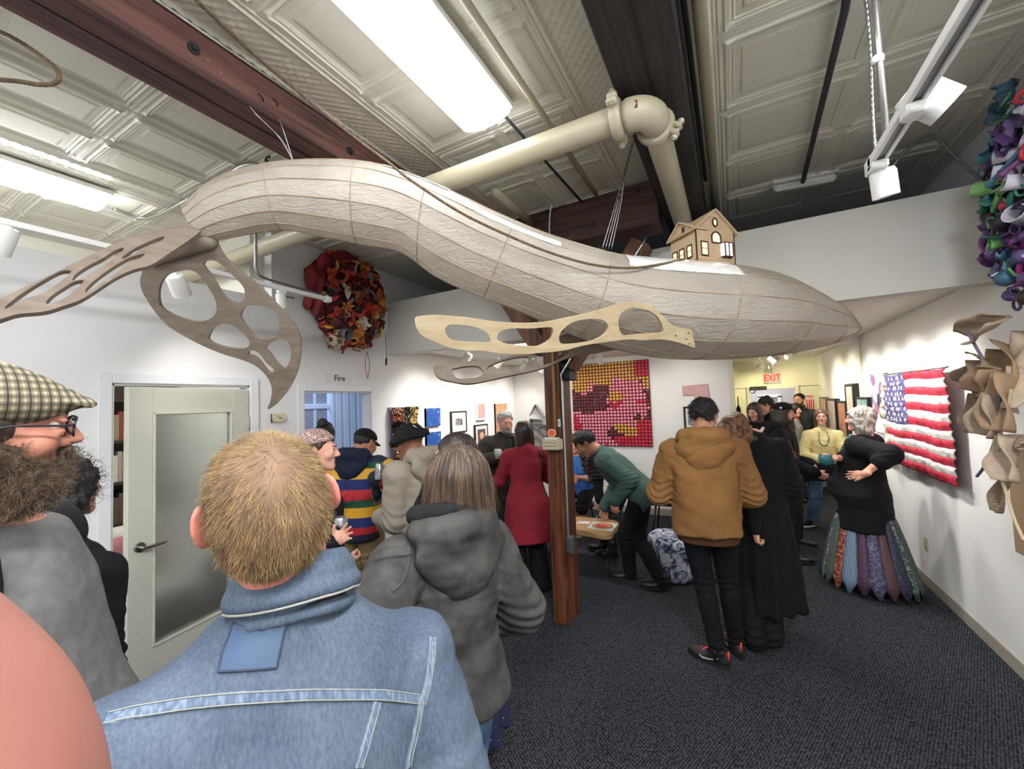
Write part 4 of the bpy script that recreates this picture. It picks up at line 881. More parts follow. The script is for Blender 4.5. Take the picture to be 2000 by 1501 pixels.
tag(hk.build('ceiling_hook', M_iron, smooth=True, loc=c), 'dark iron ring hook in the ceiling above the whale tail', 'hook')
# ------------------------------------------------------------------ people
SKINS = {}
def skin(name, c, c2=None, lip='b0605a'):
    if name not in SKINS: SKINS[name] = [mat('skin_' + name, c, 0.5, col2=c2 or c, vscale=14, bump=0.0006, bscale=260, spec=0.4, sheen=0.05), mat('lips_' + name, lip, 0.4)]
    return SKINS[name]
SK_FAIR = skin('fair', 'd9a48c', 'cb8f79'); SK_RED = skin('ruddy', 'cf8672', 'bd6f60'); SK_TAN = skin('tan', 'b98468', 'a87259', '96524a'); SK_BROWN = skin('brown', '8d5f48', '7d513c', '70403a')
M_eye = mat('eye_white', 'cfc7c0', 0.3); M_iris = mat('dark_iris', '2e221c', 0.15); M_brow_d = mat('dark_brows', '2d221d', 0.8); M_brow_l = mat('light_brows', '8a6f55', 0.8); M_brow_g = mat('grey_brows', '97928c', 0.8)
def cloth(name, c, c2=None, rough=0.85, bump=0.0012, bscale=320, vscale=6, sheen=0.0, stretch=None, **kw):
    return mat(name, c, rough, col2=c2 or c, vscale=vscale, bump=bump, bscale=bscale, spec=0.25, sheen=sheen, stretch=stretch, **kw)
M_black = cloth('black_cloth', '121215', '0c0c0f'); M_blackw = cloth('black_wool', '101013', '0a0a0c', bscale=180, bump=0.002); M_bleather = mat('black_leather', '1a1817', 0.35, bump=0.001, bscale=90)
M_jean = cloth('blue_jeans', '5c7390', '3f5674', vscale=9); M_sole = mat('dark_rubber_sole', '141414', 0.7); M_wsole = mat('white_rubber_sole', 'd8d6d2', 0.6)

def ik(a, b, l1, l2, hint):
    a = np.asarray(a, float); b = np.asarray(b, float); d = b - a; L = np.linalg.norm(d); u = d / max(L, 1e-6); m = (l1 + l2) * 0.995
    if L > m: b = a + u * m; L = m
    if L < abs(l1 - l2) + 0.02: L = abs(l1 - l2) + 0.02
    x = (l1 * l1 - l2 * l2 + L * L) / (2 * L); h = math.sqrt(max(l1 * l1 - x * x, 0)); hn = np.asarray(hint, float); hn = hn - u * (hn @ u); hn = _unit(hn + 1e-6)
    return a + u * x + hn * h, b
class Person:
    def __init__(s, label, xy, rel, H=1.75, fem=False, w=1.0, dpt=None, lean=0.0, side=0.0, pelvis=None, h=0.009, seed=1, skin=SK_FAIR, sh=None, twist=0.0, belly=0.0, group=None, shz=.450):
        s.pos = np.array([xy[0], xy[1], 0.0]); v = _unit(s.pos); a = math.radians(rel); c, n = math.cos(a), math.sin(a)
        f = np.array([v[0] * c - v[1] * n, v[0] * n + v[1] * c, 0]); s.f = f; s.r = np.array([f[1], -f[0], 0]); s.B = np.stack([s.r, s.f, [0, 0, 1.0]], 1)
        s.s = H / 1.75; s.fem = fem; s.w = w; s.d = dpt if dpt else w; s.h = h; s.seed = seed; s.slope = shz < .44 and not fem; s.skin = skin; s.belly = belly
        pz = 0.93 if pelvis is None else pelvis[2] / s.s; px, py = (0, 0) if pelvis is None else (pelvis[0] / s.s, pelvis[1] / s.s)
        s.hip = s.W((px, py, pz)); tw = rotz(math.radians(twist))
        s.T = s.B @ rotx(-math.radians(lean)) @ roty(math.radians(side)) @ tw            # torso frame
        shw = (sh if sh else (0.168 if fem else 0.188)) * w
        s.shR = s.TP((shw, -0.01, shz)); s.shL = s.TP((-shw, -0.01, shz)); s.neck = s.TP((0, -0.022, 0.545)); s.Hd = None
        s.root = thing('person', label, 'person', s.pos, group); s.Hang = (0, 0, 0)
        s.arms = {}; s.legs = {}; s.sections()
        s.head(); s.parts = {}
        for k, sg in (('R', 1), ('L', -1)):
            s.leg(k); s.arm(k)
    def v(s, x, y, z): return s.B @ np.array([x, y, z], float)
    def W(s, p): return s.pos + s.B @ (np.asarray(p, float) * s.s)
    def TP(s, p): return s.hip + s.T @ (np.asarray(p, float) * s.s)
    def sections(s):
        if s.fem: Z = [(-0.12, .170, .115), (-0.02, .172, .118), (0.08, .150, .104), (0.18, .135, .096), (0.30, .150, .118), (0.38, .158, .112), (0.44, .128, .085), (0.50, .085, .07), (0.54, .06, .056)]
        else: Z = [(-0.12, .158, .112), (-0.02, .160, .114), (0.08, .155, .108), (0.20, .158, .108), (0.32, .178, .120), (0.40, .178, .108), (0.45, .150, .092), (0.50, .100, .076), (0.54, .068, .062)]
        if s.slope: Z = [(-0.12, .158, .112), (-0.02, .160, .114), (0.08, .155, .108), (0.20, .168, .112), (0.30, .180, .118), (0.36, .176, .108), (0.41, .148, .094), (0.47, .104, .080), (0.54, .070, .064)]
        s.Z = [(z, a * s.w, b * s.d, 0, (s.belly * math.exp(-((z - 0.08) / 0.16) ** 2)) * 0.5) if s.belly == 0 else (z, a * s.w + 0.3 * s.belly * math.exp(-((z - 0.06) / 0.18) ** 2), b * s.d + 0.5 * s.belly * math.exp(-((z - 0.06) / 0.17) ** 2), 0, 0.5 * s.belly * math.exp(-((z - 0.06) / 0.17) ** 2)) for z, a, b in Z]
    def head(s, yaw=0.0, pitch=0.0, roll=0.0, c=None):
        """yaw left +, pitch down +, roll towards the right shoulder +; c: world position of the head centre"""
        Rr = s.B @ rotz(math.radians(yaw)) @ rotx(-math.radians(pitch)) @ roty(math.radians(roll)); s.HR = Rr; s.hs = s.s * (0.96 if s.fem else 1.0)
        base = s.neck + s.T @ np.array([0, 0.012, 0.075]) * s.s
        s.HC = np.asarray(c, float) if c is not None else base + Rr @ np.array([0, 0.028, 0.075]) * s.hs
        return s
    def hp(s, p): return s.HC + s.HR @ (np.asarray(p, float) * s.hs)
    def arm(s, k, wrist=None, hint=None, d=None, t=None, curl=0.35, spread=0.0, thumb=0.5):
        sg = 1 if k == 'R' else -1; sh = s.shR if k == 'R' else s.shL
        if wrist is None: wrist = sh + s.B @ np.array([sg * 0.055, 0.05, -0.53]) * s.s; hint = s.B @ np.array([sg * 0.35, -1, 0]) if hint is None else hint
        hint = s.B @ np.array([sg * 0.6, -0.7, -0.6]) if hint is None else np.asarray(hint, float)
        e, w = ik(sh, wrist, 0.295 * s.s, 0.265 * s.s, hint); d = _unit(w - e) if d is None else _unit(d); t = s.B @ np.array([-sg * 0.3, 1.0, 0.0]) if t is None else np.asarray(t, float)
        t = _unit(t - d * (t @ d)); s.arms[k] = dict(sh=sh, e=e, w=w, d=d, t=t, n=np.cross(t, d) if k == 'R' else np.cross(d, t), curl=curl, spread=spread, thumb=thumb); return s
    def leg(s, k, ankle=None, hint=None, toe=None):
        sg = 1 if k == 'R' else -1; hp = s.hip + s.B @ np.array([sg * 0.088 * s.w, 0, -0.02]) * s.s
        a = s.W((sg * 0.11 * s.w, -0.03, 0.085)) if ankle is None else np.asarray(ankle, float); hint = s.f if hint is None else np.asarray(hint, float)
        kn, a = ik(hp, a, 0.43 * s.s, 0.42 * s.s, hint); toe = s.B @ np.array([sg * 0.18, 1, 0]) if toe is None else np.asarray(toe, float)
        s.legs[k] = dict(h=hp, k=kn, a=a, toe=_unit(toe * [1, 1, 0])); return s
    def hand(s, S, A, k=0.006):
        q = s.s * (0.92 if s.fem else 1.0); w, d, t, n = A['w'], A['d'], A['t'], A['n']
        def P(a, b, c=0): return w + (d * a + t * b + n * c) * q
        S.ell(P(0.052, 0.0, 0.002), np.array([0.040, 0.052, 0.017]) * q, np.stack([t, d, n], 1), 0.012)
        S.cap(P(-0.04, 0), P(0.03, 0.004), 0.024 * q, 0.020 * q, 0.02)
        for i, (b, L) in enumerate(((0.029, 0.074), (0.010, 0.082), (-0.010, 0.076), (-0.028, 0.060))):
            p = P(0.082 if i in (1, 2) else 0.076, b, 0.002); c = A['curl'] * (1 + 0.10 * i); ang = c * 0.6; b_sp = A['spread'] * (b / 0.03)
            S.cap(P(0.045, b * 0.85), p, 0.0115 * q, 0.0095 * q, 0.008); r = 0.0092 * q
            for j, f in enumerate((0.42, 0.32, 0.26)):
                v = d * math.cos(ang) + n * math.sin(ang) + t * b_sp; p2 = p + _unit(v) * L * f * q; S.cap(p, p2, r, r * 0.92, 0.003); r *= 0.92; p = p2; ang += c * (1.1 if j == 0 else 0.8)
        p = P(0.022, 0.026, 0.004); u = A['thumb']; v = _unit(d * 0.75 + t * (0.9 * u) + n * (0.30 + 0.4 * A['curl'])); p2 = p + v * 0.040 * q; S.cap(p, p2, 0.0150 * q, 0.0115 * q, 0.012)
        v = _unit(v + d * 0.35 + n * 0.25 * A['curl']); S.cap(p2, p2 + v * 0.030 * q, 0.0108 * q, 0.0085 * q, 0.003)
    def headshape(s, S, jaw=1.0, nose=1.0, ears=True):
        q = s.hs; R = s.HR; H = s.hp; e = lambda c, r, k=0.02, op='+', RR=None: S.ell(H(c), np.array(r) * q, R if RR is None else RR, k * q, op); c = lambda a, b, ra, rb=None, k=0.012, op='+': S.cap(H(a), H(b), ra * q, (ra if rb is None else rb) * q, k * q, op)
        e((0, -0.020, 0.030), (.074, .094, .084)); e((0, 0.022, -0.030), (.060 * jaw, .070, .078), 0.03); c((0, 0.074, -0.098), (0, 0.070, -0.092), 0.018, k=0.03)
        c((-.047 * jaw, 0.0, -.068), (-.012, .068, -.100), .014, k=.03); c((.047 * jaw, 0.0, -.068), (.012, .068, -.100), .014, k=.03)
        c((-.032, .080, .026), (.032, .080, .026), .010, k=.02); e((-.031, .099, .006), (.017, .014, .012), .012, '-'); e((.031, .099, .006), (.017, .014, .012), .012, '-')
        [(e((g * .031, .086, .0150), (.0165, .0085, .0058), .004), e((g * .031, .0855, -.0045), (.0150, .0080, .0042), .004)) for g in (-1, 1)]; c((0, .087, .020), (0, .108 + .006 * nose, -.026), .0075, .0105, .012); c((-.011, .098, -.032), (.011, .098, -.032), .0085, k=.008); e((-.038, .062, -.026), (.024, .022, .022), .02); e((.038, .062, -.026), (.024, .022, .022), .02)
        c((-.019, .085, -.062), (.019, .085, -.062), .0075, k=.008); c((-.015, .085, -.073), (.015, .085, -.073), .0080, k=.007); c((-.021, .094, -.0675), (.021, .094, -.0675), .0022, k=.004, op='-')
        if ears:
            for g in (-1, 1):
                Re = R @ rotz(g * 0.45); E = float(ears); Re = R @ rotz(g * (.45 + .5 * (E - 1))); e((g * (.079 + .010 * (E - 1) * 2), -.012, .000), (.007, .019 * E, .031 * (E * .5 + .5)), .006, '+', Re); e((g * (.0855 + .02 * (E - 1)), -.004, .004), (.006, .009, .017), .004, '-', Re)
        S.cap(s.hp((0, -.020, -.050)), s.neck, 0.054 * q * (0.86 if s.fem else 1.02) * (s.w ** 0.5), 0.062 * q * (0.86 if s.fem else 1.02) * (s.w ** 0.5), 0.03)
    def body(s, h=None, jaw=1.0, nose=1.0, ears=True, bare=(), eyes=True, brow=M_brow_d, lips=True):
        h = h or s.h; S = Shape(); q = s.s; s.headshape(S, jaw, nose, ears)
        S.loft([(z * q, a * q * 0.94, b * q * 0.94, cx * q, cy * q) for z, a, b, cx, cy in s.Z], s.hip, s.T, 0.03, n=2.3, rnd=0.02)
        for A in s.arms.values():
            S.cap(s.neck + (A['sh'] - s.neck) * 0.28 - s.T[:, 2] * 0.035 * q, A['sh'], 0.044 * q, 0.050 * q, 0.05); S.chain([A['sh'], A['e'], A['w']], [0.050 * q, 0.040 * q, 0.027 * q], 0.02); m = A['e'] + (A['w'] - A['e']) * 0.3; S.cap(A['e'], m, 0.040 * q, 0.040 * q, 0.02); s.hand(S, A)
        for L in s.legs.values():
            S.chain([L['h'], L['k'], L['a']], [0.083 * q * s.w, 0.054 * q, 0.036 * q], 0.03); cf = L['k'] + (L['a'] - L['k']) * 0.3; S.ell(cf - s.f * 0.018 * q, np.array([.046, .046, .11]) * q, rot_to(L['a'] - L['k'], s.f), 0.03)
            S.cap(L['a'] - [0, 0, 0.03 * q], L['a'] + L['toe'] * 0.13 * q - [0, 0, 0.055 * q], 0.034 * q, 0.026 * q, 0.02)
        lipc = s.hp((0, .091, -.0675)); HRi = s.HR.T; hs = s.hs
        def fm(C):
            l = (C - s.HC) @ s.HR / hs; return ((np.abs(l[:, 0]) < .0205 - 1.2 * np.abs(l[:, 2] + .0675)) & (np.abs(l[:, 2] + .0675) < .011) & (l[:, 1] > .07)).astype(int) if lips else np.zeros(len(C), int)
        s.bo = S.build('body', s.skin, s.root, h, fmat=fm)
        if eyes:
            for g in (-1, 1):
                m = MB(); c0 = s.hp((g * .031, .0742, .006)); m.ico(c0, .0125 * hs, 2); m.lathe([(0, .0129 * hs), (.0066 * hs, .0111 * hs), (.0066 * hs, .010 * hs)], 12, c0, rot_to(s.HR[:, 1]), m=1); m.build('eye', [M_eye, M_iris], s.root, smooth=True)
                b = MB(); b.tube([s.hp((g * x, y, z)) for x, y, z in ((.014, .0925, .0250), (.028, .0905, .0300), (.044, .078, .0265))], np.array([.0030, .0036, .0018]) * hs, 6); b.build('eyebrow', brow, s.root, smooth=True)
        return s
    # ---- clothes
    def fold(s, S, amp=0.006, f=22, arms=True, seed=0, vert=0.0):
        sd = s.seed * 7 + seed; q = s.s
        def g(P):
            v = amp * (0.6 - np.abs(wob(P * [1, 1, 0.55], f, sd))) + amp * 0.5 * wob(P, f * 2.3, sd + 1)
            if arms:
                for A in s.arms.values():
                    a = np.linalg.norm(P - A['e'], axis=1); m = np.exp(-(a / 0.11) ** 2); t = (P - A['e']) @ _unit(A['w'] - A['sh'])
                    v = v + amp * 1.1 * m * np.sin(t * 150 + 2.5 * wob(P, 14, sd + 2, 3)); b = np.linalg.norm(P - A['sh'] - (A['e'] - A['sh']) * 0.15, axis=1); v = v + amp * 0.8 * np.exp(-(b / 0.12) ** 2) * wob(P, 55, sd + 3, 3)
            if vert:
                l = (P - s.hip) @ s.B; v = v + vert * np.clip(-(l[:, 2] - 0.05) / 0.5, 0, 1) * np.sin(np.arctan2(l[:, 0], l[:, 1]) * 11 + 2 * wob(P, 5, sd + 4, 2))
            return v
        S.mod(g); return S
    def top(s, m, th=0.014, hem=-0.10, neck=0.545, sleeve=1.0, flare=0.0, srad=(0.064, 0.056, 0.043), amp=0.006, f=22, name='jacket', collar=None, hood=None, h=None, fmat=None, attr=None, wide=1.0, cuff=True, vert=0.0, band=None, deep=0.0, front=None, kk=0.035, hoodmat=None):
        S = Shape(); q = s.s; sec = []
        for z, a, b, cx, cy in s.Z:
            if z < hem - 0.02 or z > neck: continue
            e = flare * max(0, (0.15 - z)) / 0.3 if flare else 0; t = th * (1 + 0.35 * (z < 0.3)); sec.append((z * q, (a * wide + t + e) * q, (b * wide + t + e + deep) * q, cx * q, cy * q))
        z0 = s.Z[0]; zt = max(hem, -0.10)
        if hem < s.Z[0][0]:
            e = flare * max(0, (0.15 - hem)) / 0.3; sec.insert(0, (hem * q, (s.Z[0][1] * wide + th * 1.3 + e) * q, (s.Z[0][2] * wide + th * 1.3 + e + deep) * q, 0, s.Z[0][4] * q))
        else: sec[0] = (hem * q,) + sec[0][1:]
        S.loft(sec, s.hip, s.T, 0.03, n=2.35, rnd=0.02)
        for A in s.arms.values():
            S.cap(s.neck + (A['sh'] - s.neck) * 0.30 - s.T[:, 2] * 0.040 * q, A['sh'], (0.044 + th) * q, (srad[0] - .006 + th * 0.6) * q, 0.05)
            w = A['e'] + (A['w'] - A['e']) * max(min(sleeve - 1, 1), 0) if sleeve < 2 else A['w']
            if sleeve >= 1.0 and sleeve < 2: w = A['e'] + (A['w'] - A['e']) * (sleeve - 1.0)
            if sleeve < 1.0: w = None; e_ = A['sh'] + (A['e'] - A['sh']) * sleeve; S.cap(A['sh'], e_, (srad[0] + th * .5) * q, (srad[1] + th) * q, kk * 0.6); S.cut_at = None
            else: S.chain([A['sh'], A['e'], w], [(srad[0] + th * .5) * q, (srad[1] + th * .5) * q, (srad[2] + th * .4) * q], kk * 0.6)
            if cuff and sleeve >= 1.9: u = _unit(A['w'] - A['e']); S.cap(A['w'] - u * 0.035 * q, A['w'] - u * 0.005 * q, (srad[2] + th * .4 + 0.002) * q, (srad[2] + th * .2) * q, 0.008)
        if collar: # (height, radius, lean back)
            c = s.neck - s.T[:, 2] * 0.03 * q; S.cap(c, c + (s.hp((0, -.02, -.05)) - c) * collar[0], collar[1] * q, collar[1] * 0.93 * q, 0.02)
        if hood:   # a hood lying on the back: its own part
            g = hood * q * 1.15; c = s.neck - s.T[:, 2] * .02 * g; u = s.T[:, 2]; b = -s.T[:, 1]; r = s.T[:, 0]; HS = Shape()
            a = np.linspace(-2.5, 2.5, 11); ring = [c + r * .098 * g * math.sin(t) + b * (.030 + .080 * math.cos(t)) * g + u * (.035 + .012 * math.cos(t)) * g - u * .05 * g * max(0, abs(t) - 1.6) for t in a]
            HS.chain(ring, [(.026 + .016 * math.cos(t / 2)) * g for t in a], 0.02)
            HS.ell(c + b * 0.088 * g - u * 0.030 * g, np.array([0.150, 0.042, 0.075]) * g, s.T, 0.05); HS.ell(c + b * 0.100 * g - u * 0.095 * g, np.array([0.085, 0.036, 0.065]) * g, s.T, 0.06)
            HS.ell(c + u * 0.070 * g + b * 0.018 * g, np.array([0.080, 0.072, 0.085]) * g, s.T, 0.012, '-')
            HS.mod(lambda P: amp * .9 * (.5 - np.abs(wob(P, 30, s.seed + 3))) + .002 * wob(P, 80, s.seed))
            s.parts['hood'] = HS.build('hood', hoodmat or m, s.root, min(h or s.h, .008))
        s.fold(S, amp, f, True, 0, vert)
        o = S.build(name, m, s.root, h or s.h, fmat=fmat, attr=attr); s.parts[name] = o
        if band: # ribbed waistband
            S2 = Shape(); zb = hem * q; a = s.Z[0]; S2.loft([(zb - 0.055 * q, (a[1] * wide + th * .6) * q, (a[2] * wide + th * .6) * q, 0, a[4] * q), (zb + 0.02 * q, (a[1] * wide + th * .9) * q, (a[2] * wide + th * .9) * q, 0, a[4] * q)], s.hip, s.T, 0.02, n=2.35, rnd=0.012); S2.build('waistband', band, s.root, s.h)
        return o
    def sleeve_mesh(s, k, m, th, srad, name, t0=0.0, t1=2.0, amp=0.005, f=26, h=None, cut=None):
        A = s.arms[k]; S = Shape(); q = s.s; S.chain([A['sh'], A['e'], A['w']], [(srad[0] + th * .5) * q, (srad[1] + th * .5) * q, (srad[2] + th * .4) * q], 0.02); s.fold(S, amp, f); S.build(name, m, s.root, h or s.h); return S
    def trousers(s, m, rad=(0.098, 0.072, 0.058), amp=0.005, f=24, top=0.06, name='trousers', length=1.0, h=None, th=0.008):
        S = Shape(); q = s.s; z0, a, b, cx, cy = s.Z[0]; S.loft([(-0.10 * q, (a + th) * q, (b + th) * q, 0, cy * q), (0.0, (s.Z[1][1] + th) * q, (s.Z[1][2] + th) * q, 0, cy * q), (top * q, (s.Z[2][1] + th) * q, (s.Z[2][2] + th) * q, 0, s.Z[2][4] * q)], s.hip, s.B if True else s.T, 0.03, n=2.3)
        for L in s.legs.values():
            a_ = L['a'] - [0, 0, 0.02 * q]
            if length >= 1: S.chain([L['h'], L['k'], a_], [rad[0] * s.w * q, rad[1] * q, rad[2] * q], 0.025); S.ell(L['k'] + (L['a'] - L['k']) * 0.3 - s.f * 0.012 * q, np.array([.057, .058, .13]) * q, rot_to(L['a'] - L['k'], s.f), 0.03)
            else: e = L['h'] + (L['k'] - L['h']) * length; S.cap(L['h'], e, rad[0] * s.w * q, rad[1] * q, 0.03)
        sd = s.seed * 5
        def g(P):
            v = amp * (0.6 - np.abs(wob(P * [1, 1, 0.6], f, sd)))
            for L in s.legs.values():
                v = v + amp * np.exp(-(np.linalg.norm(P - L['k'], axis=1) / 0.10) ** 2) * np.sin(P[:, 2] * 130 + 2 * wob(P, 16, sd + 1, 3)) + amp * 1.3 * np.exp(-(np.linalg.norm(P - L['a'], axis=1) / 0.10) ** 2) * np.sin(P[:, 2] * 120 + 2 * wob(P, 16, sd + 2, 3))
            return v
        S.mod(g); o = S.build(name, m, s.root, h or s.h); s.parts[name] = o; return o
    def shoes(s, m, sole=M_sole, boot=0.0, size=1.0, h=None, name='shoe', laces=None, swoosh=None):
        q = s.s * size
        for k, L in s.legs.items():
            a = np.array([L['a'][0], L['a'][1], L['a'][2] - 0.085 * s.s]); t = L['toe']; r = np.array([t[1], -t[0], 0]); R = np.stack([r, t, [0, 0, 1.0]], 1); P = lambda x, y, z: a + R @ (np.array([x, y, z]) * q)
            S = Shape(); S.ell(P(0, 0.115, 0.036), np.array([.046, .088, .034]) * q, R, 0.03).ell(P(0, -0.01, 0.045), np.array([.036, .058, .048]) * q, R, 0.03).cap(P(0, 0.03, 0.055), P(0, 0.0, 0.09 + boot), 0.042 * q, 0.043 * q, 0.03).cut(P(0, 0, 0.014), (0, 0, -1))
            sh = S.build(name, m, s.root, h or min(s.h, 0.007))
            m2 = MB(); th_ = np.linspace(0, 2 * PI, 33)[:-1]; out = np.stack([np.cos(th_) * (0.044 + 0.006 * np.sin(th_)), 0.065 + np.sin(th_) * 0.140], 1); V = [P(x, y, z) for z in (0.0, 0.022) for x, y in out]; n = 32
            m2.add(V, [tuple(range(n))[::-1], tuple(range(n, 2 * n))] + [(i, (i + 1) % n, n + (i + 1) % n, n + i) for i in range(n)]); m2.build('sole', sole, sh, auto=40)
            if laces:
                bv = bvh_of(sh); lm = MB()
                for y in (0.045, 0.065, 0.085, 0.105): lm.tube(drape(bv, [P(x, y + 0.01 * math.sin(x * 90), 0.10) for x in np.linspace(-.022, .022, 6)], 0.002)[0], 0.0035, 6)
                lm.tube(drape(bv, [P(0.03, 0.03, .08), P(0.035, 0.0, .10), P(0, -0.06, .09), P(-0.035, 0.0, .10), P(-.03, .03, .08)], 0.003)[0], 0.0035, 6); lm.tube([P(0, 0.05, .10), P(.03, .07, .10), P(.045, .06, .085)], 0.003, 6).tube([P(0, 0.05, .10), P(-.035, .06, .10), P(-.05, .085, .08)], 0.003, 6); lm.tube([P(0, -0.062, 0.05), P(0, -0.066, 0.11)], 0.007, 6); lm.build('laces', laces, sh, smooth=True)
            if swoosh:
                bv = bvh_of(sh)
                for g in (-1, 1):
                    C = catmull([P(g * .06, 0.105, .052), P(g * .06, 0.085, .030), P(g * .06, 0.045, .034), P(g * .06, -0.03, .066)], 6); Q, NN = drape(bv, C, 0.0015); wv = 0.011 * np.sin(np.linspace(0.25, 1, len(C)) * PI) ** 0.8 + 0.001; U = np.array([0, 0, 1.0]); mm = MB(); mm.grid(np.array([Q - wv[:, None] * U / 2 + NN * 0.001, Q + wv[:, None] * U / 2 + NN * 0.001])); mm.build('side_mark', swoosh, sh)
        return s
    def skirt(s, m, z0, z1, r1, name='skirt', top=0.10, amp=0.0, n=12, h=None, fmat=None, d1=None, attr=None):
        S = Shape(); q = s.s; a = s.Z[2]; S.loft([(z0 * q, r1 * q, (d1 or r1) * q, 0, 0), ((z0 * .5 + top * .5) * q, (r1 * .62 + a[1] * .48) * q, ((d1 or r1) * .6 + a[2] * .5) * q, 0, 0), (top * q, (a[1] + .02) * q, (a[2] + .02) * q, 0, a[4] * q)], s.hip, s.B, 0.03, n=2.1)
        if amp:
            def g(P): l = (P - s.hip) @ s.B; return amp * np.clip(-(l[:, 2] - 0.1) / 0.6, 0, 1) * np.sin(np.arctan2(l[:, 0], l[:, 1]) * n + 1.5 * wob(P, 4, s.seed, 2))
            S.mod(g)
        o = S.build(name, m, s.root, h or s.h, fmat=fmat, attr=attr); s.parts[name] = o; return o
    # ---- hair
    def hair(s, m, style='short', L=0.25, h=None, amp=0.004, vol=1.0, f=None, name='hair', front=0.0, part=0.0, nape=-0.055, behind=True, fw=0.0):
        S = Shape(); q = s.hs; R = s.HR; H = s.hp; v = vol
        S.ell(H((0, -0.022, 0.034)), np.array([.081 * v, .100 * v, .086 * v]) * q, R, 0.02)
        if style == 'short':
            S.cut(H((0, 0.060 + front, 0.062)), R @ np.array([0, 0.75, -0.55])); S.cut(H((0, -0.03, nape)), R @ np.array([0, 0.35, -1.0])); S.cut(H((0, .035, .01)), R @ np.array([0, .8, -.35])) if front < 0.01 else None
            for g in (-1, 1): S.ell(H((g * .082, -.006, -.012)), np.array([.02, .028, .036]) * q, R, 0.01, '-')
        elif style == 'cap': S.cut(H((0, 0.050 + front, 0.060)), R @ np.array([0, 0.75, -0.55])); S.cut(H((0, 0, nape)), R @ np.array([0, 0.2, -1.0]))
        else:
            dz = np.array([0, 0, -1.0]); tp = H((0, -.03, .0)); up = np.eye(3)
            Rl = np.stack([R[:, 0] * [1, 1, 0] + 1e-9, R[:, 1] * [1, 1, 0], [0, 0, 1]], 1); Rl[:, 0] = _unit(Rl[:, 0]); Rl[:, 1] = _unit(np.cross([0, 0, 1.0], Rl[:, 0]))
            W_ = 0.088 * v; sec = [(-L, W_ * (0.55 if style == 'long' else 0.80), 0.045 * v, 0, -.035 + fw), (-L * .7, W_ * (0.95 if style == 'long' else 1.08), .062 * v, 0, -.035 + fw * .6), (-L * .35, W_ * 1.08, .080 * v, 0, -.028), (-.02, W_ * 1.03, .094 * v, 0, -.018), (.04, W_ * .92, .090 * v, 0, -.015)]
            S.loft([(a * q, b * q, c * q, d * q, e * q) for a, b, c, d, e in sec], H((0, 0, 0)), Rl, 0.03, n=2.2)
            S.ell(H((0, .094, -.030)), np.array([.054, .072, .094]) * q, R, 0.012, '-'); S.ell(H((0, .100, -.040)), np.array([.110, .056, .100]) * q, R, 0.012, '-'); S.cap(H((0, .04, -.10)), H((0, .02, -.30)), .050 * q, .060 * q, .02, '-')
            S.cut(H((0, .085, .0)), R @ np.array([0, 1.0, 0.0]))
        sd = s.seed * 11
        def g(P):
            l = (P - s.HC) @ R; an = np.arctan2(l[:, 0], l[:, 1] + .02)
            if style == 'curly': return 0.010 * wob(P, f or 75, sd) + 0.005 * wob(P, 150, sd + 1) + amp * np.sin(an * 22 + 3 * wob(P, 25, sd + 2, 3))
            if style in ('short', 'cap'): return amp * wob(P * [1, 1, 1], f or 90, sd) + amp * 0.5 * wob(P, 180, sd + 1)
            return amp * (np.sin(an * 26 + 2.2 * wob(P * [1, 1, .35], 14, sd, 3)) * 0.5 + np.sin(an * 57 + 2 * wob(P, 18, sd + 1, 3)) * .35) + 0.004 * wob(P, 26, sd + 3)
        S.mod(g); o = S.build(name, m, s.root, h or min(s.h, 0.007)); s.parts[name] = o; return o
    def beard(s, m, L=0.03, W_=0.055, amp=0.005, h=None, f=120):
        S = Shape(); q = s.hs; H = s.hp; S.ell(H((0, .052, -.085 - L * .4)), np.array([W_, .052, .040 + L * .6]) * q, s.HR, 0.02); S.cap(H((-.055, .012, -.03)), H((-.04, .05, -.085)), .016 * q, .022 * q, .02); S.cap(H((.055, .012, -.03)), H((.04, .05, -.085)), .016 * q, .022 * q, .02); S.cap(H((-.024, .092, -.058)), H((0, .100, -.050)), .007 * q, None, .01); S.cap(H((.024, .092, -.058)), H((0, .100, -.050)), .007 * q, None, .01)
        S.cap(H((-.014, .105, -.069)), H((.014, .105, -.069)), .008 * q, None, .006, '-'); S.ell(H((0, -.01, -.16)), np.array([.07, .06, .06]) * q, s.HR, .01, '-') if L < 0.05 else None
        S.mod(lambda P: amp * wob(P, f, s.seed)); o = S.build('beard', m, s.root, h or min(s.h, 0.006)); return o
    def glasses(s, m, lens=None):
        q = s.hs; m1 = MB()
        for g in (-1, 1):
            a = np.linspace(0, 2 * PI, 25); C = [s.hp((g * .033 + .025 * math.copysign(abs(math.cos(t)) ** .6, math.cos(t)), .104 - .006 * abs(math.cos(t)), .004 + .017 * math.copysign(abs(math.sin(t)) ** .7, math.sin(t)))) for t in a]; m1.tube(C, .0019 * q, 6)
            m1.tube([s.hp((g * .058, .098, .010)), s.hp((g * .074, .085, .012)), s.hp((g * .081, .02, .012)), s.hp((g * .080, -.02, .0))], .0021 * q, 6)
            if lens: l = MB(); l.add([s.hp((g * .033, .102, .004))] + [p for p in C], [(0, i + 1, i + 2) for i in range(24)]); l.build('lens', lens, s.root)
        m1.tube([s.hp((-.009, .105, .010)), s.hp((0, .108, .013)), s.hp((.009, .105, .010))], .0018 * q, 6); return m1.build('glasses', m, s.root, smooth=True)
